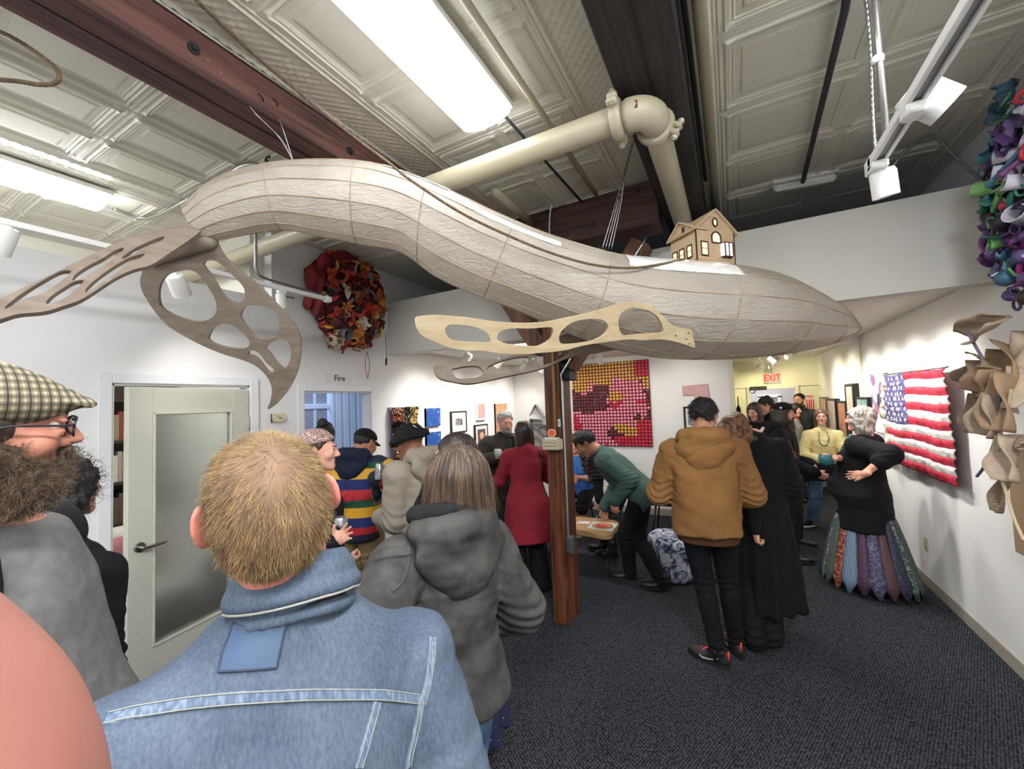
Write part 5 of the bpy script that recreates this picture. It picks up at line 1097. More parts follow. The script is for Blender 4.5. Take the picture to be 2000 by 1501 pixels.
    def brimcap(s, m, back=True, brimdir=0.0, L=0.07, dome=1.0, label=None):
        """a soft cap with a bill; brimdir degrees off the face"""
        q = s.hs; R = s.HR @ rotz(math.radians(brimdir)); S = Shape(); C = s.HC; P = lambda p: C + R @ (np.asarray(p, float) * q)
        S.ell(P((0, -.018, .045)), np.array([.087, .104, .080 * dome]) * q, R, .01).cut(P((0, 0, .042)), R @ np.array([0, 0.12, -1.0])); o = S.build('cap_crown', m, s.root, min(s.h, .007))
        b = MB(); G = []
        for v in np.linspace(0, 1, 6): G.append([P((.078 * math.sin(t) * (1 - .08 * v), -.018 + .098 * math.cos(t) + L * v * math.cos(t) ** .5, .046 - .016 * v - .018 * abs(math.sin(t)) ** 2)) for t in np.linspace(-1.15, 1.15, 15)])
        G = np.array(G); b.grid(G + R[:, 2] * .0025); b.grid(G - R[:, 2] * .0025, flip=True); b.build('cap_bill', m, s.root, smooth=True); return o
def hang_band(p, pts, w, m, name, lift=0.004, t=0.004, src=None):
    bv = bvh_of(*(src or [p.parts[k] for k in p.parts if k not in ('hair',)])); o = ribbon(bv, pts, w, lift, t).build(name, m, p.root, smooth=True); return o
# ------------------------------------------------------------------ the visitors
def gp(x, y): p = onz(x, y); return (float(p[0]), float(p[1]))
def gd(x, d): p = at(x, 760, d); return (float(p[0]), float(p[1]))
def surf(bv, x, y):
    r = bv.ray_cast(Vector(EYE), Vector(_unit(ray(x, y)))); return np.array(r[0]) if r[0] is not None else None
def surfs(bv, L): return [p for p in (surf(bv, *q) for q in L) if p is not None]
M_hairdk = mat('dark_brown_hair', '2b201b', 0.5, col2='1a1412', vscale=40, spec=.2); M_hairbk = mat('black_hair', '1f1b19', 0.65, col2='0f0e0e', vscale=40); M_hairbr = mat('mid_brown_hair', '5a4636', 0.45, col2='33261e', vscale=30, stretch=(1, 1, 0.15))
M_hairau = mat('auburn_hair', '7a5232', 0.5, col2='4e301d', vscale=40); M_hairgr = mat('grey_hair', 'b3aea6', 0.5, col2='77716a', vscale=40); M_hairwt = mat('silver_hair', 'b5b3af', 0.6, col2='7d7b78', vscale=50); M_hairlb = mat('light_brown_hair', '6d4f38', 0.5, col2='493325', vscale=40)
# 1 woman in the red coat
M_red = cloth('crimson_wool', '84202f', '741a28', bscale=220, bump=0.0015)
p = Person('woman seen from behind in a knee-length crimson coat, beside the wooden post', gp(1036, 1150), 14, 1.64, True, 1.04, seed=3)
p.arm('R', p.W((.10, .26, 1.16)), p.v(0.5, -0.1, -0.73), curl=.8).arm('L', p.W((-.10, .27, 1.20)), p.v(-0.5, -0.1, -0.73), curl=.8)
p.head(12, 6, 0).body(); p.top(M_red, .020, -.42, sleeve=2, flare=.035, amp=.003, f=14, name='coat', collar=(.25, .075)); p.trousers(M_black, (.10, .095, .105), .004, name='wide_trousers'); p.shoes(M_bleather); p.hair(mat('brown_black_hair', '38291f', 0.4, col2='221813', vscale=35, stretch=(1, 1, .2)), 'bob', .19, vol=1.10)
red = p
hb = thing('shoulder_bag', 'thin black shoulder strap and bag on the right side of the crimson coat', 'bag', p.W((.2, 0, .8)))
bv = bvh_of(p.parts['coat']); ribbon(bv, [p.W((.115, .04, 1.52)), p.W((.14, -.10, 1.40)), p.W((.20, -.12, 1.15)), p.W((.23, -.06, .92))], .016, .004).build('strap', M_bleather, hb, smooth=True)
MB().box((-.05, -.12, -.14), (.05, .12, .10), R=p.B, o=p.W((.315, .0, .80)), bev=.02).build('pouch', M_bleather, hb, auto=40)
# 2 man in the tan work jacket
M_tanj = cloth('tan_canvas', '8a6339', '7a5530', bscale=260, vscale=3, bump=0.0012); M_rib = cloth('dark_brown_ribbing', '52341f', '40281a')
p = Person('man in a tan hooded canvas jacket and black jeans, seen from behind', (-.20, 3.10), 6, 1.80, False, 1.0, seed=5, skin=SK_TAN)
p.arm('L', p.W((-.13, .25, 1.02)), p.v(-0.7, -0.5, -0.5), curl=.9).arm('R', p.W((.14, .25, 1.02)), p.v(0.7, -0.5, -0.5), curl=.9)
a1 = onz(1404, 1297); a2 = onz(1440, 1276); p.leg('L', a1 + [0, 0, .085], toe=p.B @ np.array([-.95, .55, 0])).leg('R', a2 + [0, 0, .085], toe=p.B @ np.array([-.25, 1, 0]))
p.head(-28, 12, 4).body(); p.top(M_tanj, .032, -.075, sleeve=2, srad=(.080, .072, .050), amp=.011, f=15, hood=1.02, band=M_rib, wide=1.06, deep=.02); p.trousers(cloth('black_denim', '111114', '0b0b0d'), (.094, .064, .052), .005); p.shoes(mat('black_knit', '1c1a1c', .6, bump=.001, bscale=200), M_sole, laces=mat('coral_red_lace', 'e2473d', .6), swoosh=mat('pale_mark', 'c9b5b0', .4)); hh_ = p.hair(M_hairbk, 'short', vol=1.03, amp=.007, nape=-.085); tanh = (p, hh_)
tanp = p
# 3 person in the long black coat
p = Person('person with wavy auburn hair in a long black coat leaning towards the tan jacket', (.14, 3.60), 32, 1.76, False, .98, seed=7, side=-2, lean=1)
p.arm('L', at(1478, 1040, 2.90), p.v(-0.6, -0.7, -0.52), d=(0, 0, -1), curl=1.1).leg('L', onz(1478, 1268) + [0, 0, .085], toe=p.B @ np.array([-.3, 1, 0])).leg('R', onz(1510, 1262) + [0, 0, .085])
p.head(25, 12, -14, c=at(1432, 842, 3.05)).body(); p.top(M_blackw, .022, -.70, sleeve=1.96, flare=.018, amp=.006, f=10, name='long_coat', collar=(.95, .084), vert=.012); p.trousers(M_black, (.10, .08, .075)); p.shoes(M_bleather); p.hair(M_hairau, 'curly', .13, vol=1.12, amp=.004, f=45)
bv = bvh_of(p.parts['long_coat']); ribbon(bv, surfs(bv, [(1448, 868), (1462, 858), (1478, 854)]), .03, .004).build('green_strap', cloth('green_webbing', '3d5340', '31452f'), p.root, smooth=True)
# 4 man with the beret full of pins
p = Person('bearded man in black with pin badges on his black beret, facing the yellow sweater', gp(1545, 1088), -98, 1.70, False, 1.04, seed=9)
p.arm('R', p.W((.20, .30, 1.0)), curl=.7).arm('L', at(1583, 905, 4.40), p.v(-0.6, -0.8, -0.38), d=p.f * .5 + np.array([0, 0, -1.0]), curl=.8)
p.leg('L', onz(1548, 1098) + [0, 0, .085]).leg('R', onz(1560, 1072) + [0, 0, .085]); p.head(0, 2, 0).body(brow=M_brow_d, h=.007)
p.top(M_black, .026, -.28, sleeve=1.95, flare=.01, srad=(.076, .066, .050), name='coat', hood=.9, amp=.008); p.trousers(M_black, (.10, .075, .066)); p.shoes(M_bleather, boot=.04); p.hair(mat('dull_brown_hair', '3a3029', .6, col2='241d19', vscale=40), 'long', .20, vol=1.08, amp=.005); p.beard(mat('dull_brown_beard', '40352d', .7, col2='2c231e', vscale=50), .16, .045)
S = Shape(); S.ell(p.hp((0, -.02, .060)), np.array([.094, .112, .072]) * p.hs, p.HR @ rotx(.15), .02).cut(p.hp((0, 0, .034)), p.HR @ np.array([0, .1, -1.])); be = S.build('beret', cloth('black_felt', '161618', '101012'), p.root, .006)
bv = bvh_of(be)
for i, (x, y, c) in enumerate(((1507, 800, 'd9d9d4'), (1515, 806, 'b9c4cc'), (1520, 796, '6f8fb0'), (1522, 790, 'cfd6dc'), (1506, 794, 'a9a9a0'), (1512, 803, 'dfe3e6'))):
    q = surf(bv, x + 3, y + 6)
    if q is not None: n = _unit(EYE - q); MB().lathe([(0, .003), (.011, .002), (.012, -.002)], 14, q + n * .002, rot_to(n)).build('pin_badge', mat('badge_%s' % c, c, .25), be, smooth=True)
bv = bvh_of(p.parts['coat']); L = surfs(bv, [(1538, 862), (1545, 874), (1552, 886), (1556, 896)])
if len(L) > 2: ribbon(bv, L, .03, .004).build('flower_trim', ramp_mat('red_flower_trim', [(0, '2a1518'), (.45, 'b0483c'), (.6, 'd9b35c'), (.75, '6a1f22')], 'TEX', tscale=60), p.root, smooth=True)
# 5 woman in the yellow sweater
M_yelk = cloth('pale_yellow_knit', 'd3c48d', 'c5b57f', bscale=140, bump=.002)
p = Person('smiling woman in a pale yellow turtleneck sweater and jeans, by the exit hall', (1.00, 6.55), 184, 1.60, True, .98, seed=11, shz=.425)
p.arm('R', p.W((.06, .27, 1.05)), p.v(0.7, -0.2, -0.59), curl=.8).arm('L', p.W((-.06, .27, 1.05)), p.v(-0.7, -0.2, -0.59), curl=.8)
p.leg('R', onz(1588, 1028) + [0, 0, .085], toe=p.B @ np.array([.6, .8, 0])).leg('L', onz(1628, 990) + [0, 0, .085]); p.head(-4, 0, 0).body(h=.006, brow=M_brow_l); p.top(M_yelk, .016, -.05, sleeve=2, srad=(.07, .064, .048), name='sweater', collar=(.95, .074), amp=.005); p.trousers(M_jean, (.098, .078, .072), .006); p.shoes(M_black, M_wsole); p.hair(M_hairlb, 'long', .27, vol=1.02, amp=.004)
bv = bvh_of(p.parts['sweater']); t = np.linspace(-1.25, 1.25, 40); Q, _n = drape(bv, [p.W((.075 * math.sin(a * 1.25), .2, 1.22 + .22 * abs(a / 1.25) ** 1.7)) for a in t], .006); nb = MB()
for c in Q: nb.ico(c, .0065, 1)
nb.build('bead_necklace', mat('dark_green_beads', '2f5343', .2), p.root, smooth=True)
S = Shape(); c = p.W((0, .24, .96)); S.cap(p.W((-.24, .16, 1.0)), p.W((.24, .16, 1.0)), .075, None, .03).box(c - [0, 0, .06], (.23, .07, .12), p.B, .05, .04); S.mod(lambda P: .014 * (.5 - np.abs(wob(P * [1, 1, .5], 16, 5))))
tag(S.build('folded_coat', M_black, None, .012, loc=c), 'black coat draped over the arms of the woman in yellow', 'coat')
# 6 curly-haired woman with the necktie skirt
p = Person('woman with grey curly hair in a black cardigan and a skirt sewn from neckties', (1.04, 4.86), 74, 1.66, True, 1.24, seed=13, belly=.14)
p.arm('L', at(1688, 925, 3.42), p.v(-0.6, -1, -0.31), d=p.B @ np.array([.3, .9, -.25]), t=p.B @ np.array([0, .2, -1.0]), curl=.35, spread=.12).arm('R', at(1624, 893, 3.75), p.v(0.7, -0.2, -0.24), d=p.f + np.array([0, 0, .2]), curl=.8)
p.leg('L', p.W((-.12, -.03, .085)), toe=p.f).leg('R', p.W((.12, .05, .085)), toe=p.f); p.head(6, 0, 0).body(h=.007, brow=M_brow_g)
M_cardi = cloth('black_knit_cardigan', '111115', '0b0b0f', bscale=120, bump=.002)
p.top(M_cardi, .020, -.36, sleeve=1.35, flare=.012, srad=(.082, .076, .070), name='cardigan', amp=.006, f=12, wide=.96); p.shoes(M_bleather)
ties = [('4a2f45', '3a2335'), ('5d7790', 'c9bfa0'), ('6b2f2c', 'b98a66'), ('3f4a44', '8a917c'), ('3b4f52', 'a3b0a0'), ('2a2c3c', '4a4d60'), ('50353a', '6d4a48'), ('41415a', '77778f')]
NT = 22; r0, r1, q = .195, .345, p.s; zt, zb = .66, .075
sk = thing('x', 'x', 'x'); bpy.data.objects.remove(sk)
ul_ = MB(); ul_.lathe([(.13, .70), (.17, .60), (.27, .13), (.26, .13), (.0, .45)], 40, (0, 0, 0)); V = np.concatenate(ul_.V); make('underskirt', p.pos + np.stack([V[:, 0] * .92, V[:, 1] * 1.05, V[:, 2]], 1) @ p.B.T, ul_.F, M_black, p.root)
for i in range(NT):
    a = i * 2 * PI / NT; G = []
    for j, f in enumerate(np.linspace(0, 1, 11)):
        z = zt + (zb - zt) * f; r = r0 + (r1 - r0) * f ** .9; hwid = (.026 + .036 * f); row = []
        if j == 10: hwid *= .15; z -= .045
        for u in (-1, -.5, 0, .5, 1):
            da = u * hwid / r; rr = r + .012 * math.cos(u * 1.4) + (.006 if i % 2 else 0); row.append(p.pos + p.B @ np.array([math.sin(a + da) * rr * .92, .035 + math.cos(a + da) * rr * 1.02, z + (.03 if j == 10 and abs(u) > .4 else 0) * 0]))
        G.append(row)
    c1, c2 = ties[i % 8]; mt = ramp_mat('necktie_%d' % (i % 8), [(0, c1), (.52, c2), (.62, c1)], 'TEX', tex='WAVE' if i % 8 in (1, 3, 6) else 'VORONOI', tscale=(9 if i % 8 in (1, 3, 6) else 26), rough=.45, dist=.5); m_ = MB(); m_.grid(np.array(G)); o_ = m_.build('necktie', mt, p.root, smooth=True); md = o_.modifiers.new('t', 'SOLIDIFY'); md.thickness = .004
p.hair(M_hairgr, 'curly', .16, vol=1.16, amp=.003, f=70)
bv = bvh_of(p.parts['cardigan']); t = np.linspace(0, 1, 36); Q, _n = drape(bv, [p.W((-.11 + .16 * a, .10 + .18 * a, 1.50 - .26 * a)) for a in t], .008); nb = MB()
for i, c in enumerate(Q): nb.ico(c + np.array([0, 0, .008 * math.sin(i * 2.1)]), .011 + .005 * (i % 3), 1)
nb.build('bead_scarf', ramp_mat('green_tinsel', [(0, '16352d'), (.45, '3f7a68'), (.6, 'b9cdb8')], 'TEX', tscale=70, rough=.25), p.root)
gb = thing('glass_bowl', 'small blue-green glass bowl held by the grey curly-haired woman', 'bowl', at(1614, 897, 3.78)); c = at(1614, 897, 3.78)
MB().lathe([(0, -.055), (.03, -.055), (.058, -.02), (.062, .02), (.052, .05), (.048, .05), (.057, .02), (.052, -.018), (0, -.045)], 24, c).build('glass', mat('teal_glass', '4f9aa0', .05, trans=.55), gb, smooth=True)
MB().lathe([(0, -.04), (.05, -.015), (.052, .005), (0, .006)], 20, c).build('drink', mat('blue_drink', '2f6f88', .1), gb, smooth=True)
# 7 man in the green jacket, bending
M_grn = cloth('bottle_green_twill', '435a54', '394e48', bscale=240)
p = Person('man in a bottle-green jacket bending over the low table', (-.98, 4.08), 84, 1.76, False, 1.02, seed=15, lean=47, skin=SK_TAN, pelvis=(0, -.16, .90))
p.leg('L', onz(1232, 1132) + [0, 0, .085], toe=p.f).leg('R', onz(1295, 1152) + [0, 0, .095], toe=p.f + p.r * -.1)
p.arm('L', at(1200, 978, 3.85), np.array([0.3, -.2, -.4]) - p.f * .6, d=(0, 0, -1), curl=.6).arm('R', at(1180, 990, 4.15), np.array([0.3, 0, -.4]) - p.f * .6, d=(0, 0, -1), curl=.6)
p.head(8, 42, 0).body(h=.007); p.top(M_grn, .024, -.12, sleeve=1.94, srad=(.076, .066, .052), name='jacket', collar=(.35, .07), amp=.008, f=13); p.trousers(M_black, (.098, .076, .064)); p.shoes(mat('dark_brown_leather', '231d1a', .4), boot=.03); hh_ = p.hair(M_hairbk, 'short', vol=1.03, nape=-.08); grnh = (p, hh_)
# 8 woman with long curly hair, bending
p = Person('person in black with very long dark curly hair bending over the low table', (-1.27, 4.84), 86, 1.72, True, 1.0, seed=17, lean=48, pelvis=(0, -.12, .90))
p.leg('L', onz(1180, 1077) + [0, 0, .085], toe=p.f).leg('R', onz(1196, 1092) + [0, 0, .085], toe=p.f); p.arm('L', at(1171, 985, 4.55), np.array([0.2, -.2, .4]), d=(0, 0, -1), curl=.5).arm('R', at(1168, 1000, 4.75), d=(0, 0, -1), curl=.5)
p.head(5, 55, 0).body(h=.008); p.top(M_black, .014, -.10, sleeve=1.92, name='top'); p.trousers(cloth('charcoal_jeans', '2a2c30', '1d1f22'), (.095, .066, .058)); p.shoes(M_bleather, boot=.06)
S = Shape(); S.ell(p.hp((0, -.02, .03)), np.array([.092, .112, .095]) * p.hs, p.HR, .03); c = p.HC; dn = np.array([0, 0, -1.])
S.cap(c + p.f * -.03, c + dn * .28 - p.f * .14, .085, .11, .04).cap(c + dn * .25 - p.f * .12, c + dn * .62 - p.f * .20, .105, .045, .05).ell(p.hp((0, .10, -.03)), np.array([.05, .06, .08]), p.HR, .01, '-')
S.mod(lambda P: .014 * wob(P * [1, 1, .7], 60, 4) + .006 * wob(P, 130, 5)); S.build('hair', mat('dark_curly_hair', '35271e', .5, col2='1d1511', vscale=30), p.root, .008)
cd_ = MB().box((-.03, -.02, -.045), (.03, -.0185, .045), R=p.B @ rotx(.5), o=at(1160, 1012, 4.55)); tag(cd_.build('card', M_trim, loc=at(1160, 1012, 4.55)), 'small white card between the fingers above the low table', 'card')
# 9 seated person
M_bluet = cloth('bright_blue_jersey', '3f74bd', '3567ad')
p = Person('seated person in a bright blue hooded shirt and black shorts, looking at the camera', (-1.93, 5.50), 158, 1.66, False, 1.0, seed=19, pelvis=(0, -.02, .56), lean=14)
p.leg('L', onz(1138, 1042) + [0, 0, .085], toe=p.f, hint=p.f * 1 + np.array([0, 0, .5]) + p.r * -.3).leg('R', p.W((.22, .36, .09)), toe=p.f, hint=p.f + np.array([0, 0, .5]) + p.r * .4)
p.arm('R', p.W((.12, .42, .83)), p.v(0.7, -0.2, -0.45), d=p.f - p.r * .6, curl=.9).arm('L', p.W((-.08, .44, .86)), p.v(-0.7, -0.2, -0.45), d=p.f + p.r * .3, curl=.9)
p.head(-6, -2, -8).body(h=.007, bare=1); p.top(M_bluet, .018, -.10, sleeve=1.05, name='shirt', hood=.8); p.trousers(M_black, (.105, .09, .06), length=.95, name='shorts'); p.shoes(mat('red_canvas_shoe', 'b3262c', .6), M_wsole)
S = Shape(); S.ell(p.hp((0, -.018, .045)), np.array([.085, .102, .085]) * p.hs, p.HR, .02).cut(p.hp((0, 0, .030)), p.HR @ np.array([0, .1, -1.])); S.build('knit_cap', cloth('dark_brown_knit', '3a2e28', '2d2420', bscale=90, bump=.003), p.root, .007)
c = p.W((.01, .50, .90)); ph = thing('phone', 'black phone held by the seated person in blue', 'phone', c); MB().box((-.036, -.075, -.005), (.036, .075, .005), R=p.B @ rotx(.7), o=c, bev=.004).build('phone_body', mat('black_glass', '101114', .15), ph, auto=40)
w_ = MB(); A = p.arms['R']; w_.lathe([(.036, -.012), (.041, -.010), (.041, .010), (.036, .012)], 18, A['w'] + (A['e'] - A['w']) * .16, rot_to(A['w'] - A['e'])); w_.build('wristwatch', M_bleather, p.root, smooth=True)
st = thing('stool', 'dark round stool under the seated person in blue', 'stool', (p.pos[0], p.pos[1], 0))
MB().lathe([(0, .34), (.17, .34), (.18, .36), (.18, .395), (.16, .41), (0, .41)], 24, p.pos).build('seat', M_bleather, st, smooth=True)
for k in range(4): a = k * PI / 2 + .6; MB().tube([p.pos + [.13 * math.cos(a), .13 * math.sin(a), .35], p.pos + [.19 * math.cos(a), .19 * math.sin(a), 0]], .012, 8).build('leg', M_iron, st, smooth=True)
# 10 grey-haired man
M_oliv = cloth('dark_olive_jacket', '3a332c', '2c2722'); M_dgrn = cloth('dark_green_shirt', '26332e', '1d2823')
p = Person('grey-haired bearded man in a dark brown jacket holding a plastic cup', gd(980, 4.62), -152, 1.735, False, 1.06, seed=21, lean=3)
p.arm('R', at(969, 893, 4.32), p.v(0.9, -0.4, -0.45), d=p.B @ np.array([-.75, .5, .25]), t=(0, 0, 1), curl=.95).arm('L', p.W((-.12, .20, 1.05)), curl=.6)
p.head(-6, 14, 0).body(h=.006, brow=M_brow_g); p.top(M_dgrn, .012, -.02, sleeve=1.9, name='shirt', collar=(.35, .066), cuff=False); p.trousers(cloth('charcoal_trousers', '2a2824', '201e1a'), (.10, .08, .07)); p.shoes(M_bleather)
def open_front(p, o_m, th, hem, name, gap=.055, **kw):
    """a jacket worn open: the front strip is left out of the faces"""
    o = p.top(o_m, th, hem, name=name, **kw); me = o.data; n = len(me.vertices); V = np.zeros(n * 3); me.vertices.foreach_get('co', V); V = V.reshape(-1, 3) + wloc(o); l = (V - p.hip) @ p.T
    bm = bmesh.new(); bm.from_mesh(me); bm.faces.ensure_lookup_table(); C = np.array([f.calc_center_median()[:] for f in bm.faces]) + wloc(o); l = (C - p.hip) @ p.T; kill = (np.abs(l[:, 0]) < gap * (1 + .3 * (.4 - l[:, 2]))) & (l[:, 1] > .02) & (l[:, 2] < .52)
    for A in p.arms.values():
        da = np.linalg.norm(C - A['w'], axis=1); sg_ = np.clip(((C - A['e']) @ (A['w'] - A['e'])) / ((A['w'] - A['e']) @ (A['w'] - A['e'])), 0, 1); dd = np.linalg.norm(C - A['e'] - sg_[:, None] * (A['w'] - A['e']), axis=1); kill &= dd > .085
    bmesh.ops.delete(bm, geom=[f for f, k in zip(bm.faces, kill) if k], context='FACES'); bm.to_mesh(me); bm.free(); md = o.modifiers.new('t', 'SOLIDIFY'); md.thickness = .006; md.offset = -1; return o
open_front(p, M_oliv, .030, -.17, 'jacket', sleeve=1.96, srad=(.078, .068, .052), amp=.007, f=13, collar=(.15, .085)); p.hair(M_hairwt, 'short', vol=1.08, amp=.006, nape=-.08); p.beard(mat('grey_beard', '9b968f', .6, col2='6f6a64', vscale=60), .012, .050, .003)
cu_ = thing('plastic_cup', 'clear plastic cup in the hand of the grey-haired man', 'cup', at(972, 886, 4.25)); c = at(972, 886, 4.25)
MB().lathe([(0, -.05), (.028, -.05), (.036, .05), (.034, .05), (.027, -.045), (0, -.045)], 20, c).build('cup_wall', mat('cloudy_plastic', 'e8e6e2', .15, trans=.5), cu_, smooth=True); MB().lathe([(0, -.044), (.027, -.044), (.031, .0), (0, .0)], 16, c).build('drink', mat('pale_drink', 'c9c2b4', .1), cu_, smooth=True)
def plaid(name, base, dark, mid, sc=90.0, rot=(0, 0, 0), rough=.9):
    m = mat(name, base, rough, spec=.2, bump=.0006, bscale=500); nt = m.node_tree; N = nt.nodes; L = nt.links; b = N['Principled BSDF']
    tc = N.new('ShaderNodeTexCoord'); mp = N.new('ShaderNodeMapping'); mp.inputs['Rotation'].default_value = rot; L.new(tc.outputs['Object'], mp.inputs[0]); prev = None
    for ax, s, c, w, f in (('Y', 1.0, mid, .62, .75), ('Z', 1.0, mid, .62, .75), ('Y', .5, dark, .86, .9), ('Z', .5, dark, .88, .8)):
        wv = N.new('ShaderNodeTexWave'); wv.wave_type = 'BANDS'; wv.bands_direction = ax; wv.inputs['Scale'].default_value = sc * s / 3.3; L.new(mp.outputs[0], wv.inputs['Vector'])
        rp = N.new('ShaderNodeValToRGB'); rp.color_ramp.elements[0].position = w - .05; rp.color_ramp.elements[1].position = w + .05; rp.color_ramp.elements[1].color = (f, f, f, 1); L.new(wv.outputs['Fac'], rp.inputs[0])
        mx = N.new('ShaderNodeMix'); mx.data_type = 'RGBA'; L.new(rp.outputs[0], mx.inputs[0])
        if prev is None: mx.inputs[6].default_value = lin(base)
        else: L.new(prev, mx.inputs[6])
        mx.inputs[7].default_value = lin(c); prev = mx.outputs[2]
    L.new(prev, b.inputs['Base Color']); return m
def _nrm(v): return v / (np.linalg.norm(v, axis=-1, keepdims=True) + 1e-9)
def fuzz(p, src, n, L, comb, m, name='strands', curl=0.0, lift=.45, r0=.0006, k=6, keep=None, seed=3, wild=.3, parent=None, follow=False):
    """fine strands that grow from a hair mesh and lie along comb(points)"""
    R = np.random.RandomState(seed); me = src.data; nv = len(me.vertices); V = np.zeros(nv * 3); me.vertices.foreach_get('co', V); V = V.reshape(-1, 3) + wloc(src); F = np.array([q.vertices[:] for q in me.polygons if len(q.vertices) == 4])
    A = V[F]; nr = np.cross(A[:, 2] - A[:, 0], A[:, 3] - A[:, 1]); ar = np.linalg.norm(nr, axis=1); nr = nr / (ar[:, None] + 1e-12); C = A.mean(1); w = ar * (keep(C) if keep else 1); i = R.choice(len(F), n, p=w / w.sum())
    u, v = R.rand(n, 1), R.rand(n, 1); P0 = (A[i, 0] * (1 - u) + A[i, 1] * u) * (1 - v) + (A[i, 3] * (1 - u) + A[i, 2] * u) * v; Nn = nr[i]; T = comb(P0); T = T - Nn * (T * Nn).sum(1, keepdims=True); T /= np.linalg.norm(T, axis=1, keepdims=True) + 1e-9
    D = T + Nn * lift * (.5 + R.rand(n, 1)) + wild * R.normal(size=(n, 3)) * .5; D /= np.linalg.norm(D, axis=1, keepdims=True); LL = L * (.5 + .8 * R.rand(n, 1)); B1 = np.cross(D, Nn); ph = R.rand(n, 1) * 6.28; pts = []
    for j in range(k):
        t = j / (k - 1); q = P0 - Nn * .002 + D * LL * t - Nn * LL * lift * .35 * t * t
        if curl: q = q + curl * t * (np.sin(ph + t * 9) * B1 + np.cos(ph + t * 9) * Nn)
        pts.append(q)
    if follow:
        bv = BVHTree.FromPolygons(V.tolist(), F.tolist()); pts = [P0 + Nn * .001]; st = LL / (k - 1)
        for j in range(1, k):
            q = pts[-1] + _nrm(comb(pts[-1]) * .75 + T * .35 + wild * R.normal(size=(n, 3))) * st
            for i_ in range(n):
                r_ = bv.find_nearest(Vector(q[i_])); w_ = np.array(r_[0]); nn_ = np.array(r_[1])
                if (q[i_] - w_) @ nn_ < .003: q[i_] = w_ + nn_ * .003
            pts.append(q)
    return strands(name, None, np.stack(pts, 1), m, parent or src, r0, r0 * .35)
# 11 man in the denim jacket (close, back to the camera)
def denim(name='washed_denim'):
    m = mat(name, '7f97b3', .8, spec=.25); nt = m.node_tree; N = nt.nodes; L = nt.links; b = N['Principled BSDF']; tc = N.new('ShaderNodeTexCoord')
    n1 = N.new('ShaderNodeTexNoise'); n1.inputs['Scale'].default_value = 9; n1.inputs['Detail'].default_value = 8; n2 = N.new('ShaderNodeTexNoise'); n2.inputs['Scale'].default_value = 240; n2.inputs['Detail'].default_value = 3
    mp = N.new('ShaderNodeMapping'); mp.inputs['Scale'].default_value = (1, 1, .35); L.new(tc.outputs['Object'], n1.inputs[0]); L.new(tc.outputs['Object'], mp.inputs[0]); L.new(mp.outputs[0], n2.inputs[0])
    r1 = N.new('ShaderNodeValToRGB'); r1.color_ramp.elements[0].position = .36; r1.color_ramp.elements[1].position = .66; r1.color_ramp.elements[0].color = lin('3c4757'); r1.color_ramp.elements[1].color = lin('56606e'); L.new(n1.outputs['Fac'], r1.inputs[0])
    r2 = N.new('ShaderNodeValToRGB'); r2.color_ramp.elements[0].position = .3; r2.color_ramp.elements[1].position = .7; r2.color_ramp.elements[0].color = lin('323f50'); r2.color_ramp.elements[1].color = lin('5f6a77'); L.new(n2.outputs['Fac'], r2.inputs[0])
    mx = N.new('ShaderNodeMix'); mx.data_type = 'RGBA'; mx.inputs[0].default_value = .45; L.new(r1.outputs[0], mx.inputs[6]); L.new(r2.outputs[0], mx.inputs[7]); L.new(mx.outputs[2], b.inputs['Base Color'])
    bp = N.new('ShaderNodeBump'); bp.inputs['Distance'].default_value = .0012; L.new(n2.outputs['Fac'], bp.inputs['Height']); L.new(bp.outputs[0], b.inputs['Normal']); return m
M_den = denim(); M_seam = ramp_mat('puckered_denim_seam', [(0, '303e52'), (.5, '566478'), (.7, '768392')], 'TEX', tex='NOISE', tscale=95, rough=.8, scale=(1.6, 1.6, .12), detail=1, interp='LINEAR'); M_dden = cloth('darker_denim', '48586c', '40506a', bscale=300); M_thread = mat('navy_thread', '263247', .7); M_sthread = mat('grey_thread', '8a8a80', .7)
p = Person('blond man in a washed blue denim jacket, close in front with his back turned', gd(528, .69), 8, 1.755, False, 1.15, shz=.390, seed=23, skin=SK_RED, h=.006, side=3)
p.head(-4, -14, -9, c=at(528, 985, .64)); p.arm('R', p.W((.24, .12, .90)), p.v(.25, -1, -.2)).arm('L', p.W((-.24, .12, .90)), p.v(-.25, -1, -.2)); p.body(h=.005, ears=1.25)
p.top(M_den, .024, -.06, sleeve=1.97, srad=(.070, .066, .052), amp=.005, f=12, name='jacket', h=.0055, collar=(.40, .072)); p.trousers(M_jean, h=.012); p.shoes(M_bleather, h=.012)
bj = bvh_of(p.parts['jacket'])
S = Shape(); cn = p.neck; a = np.linspace(-PI, PI, 25)[:-1]; ctr_ = (surf(bj, 470, 1195) + surf(bj, 690, 1190)) / 2 if surf(bj, 470, 1195) is not None and surf(bj, 690, 1190) is not None else cn
def coll(z, r, b): return [p.neck + p.T @ (np.array([math.sin(t) * r, -math.cos(t) * r * .92 - b, z + .022 * math.cos(t)]) * p.s) for t in np.linspace(-2.7, 2.7, 25)]
S.chain(coll(-.005, .080, .004), [.010] * 25, .01).chain(coll(.072, .071, .0), [.008] * 25, .01).chain(coll(.052, .077, .003), [.009] * 25, .018).chain(coll(.030, .086, .008), [.008] * 25, .018); S.mod(lambda P: .003 * wob(P, 40, 8)); co = S.build('collar', M_den, p.root, .0045)
bc = bvh_of(co); Q, _n = drape(bc, coll(.023, .090, .010), .001); MB().tube(Q, .0022, 6).build('collar_stitching', M_sthread, co, smooth=True)
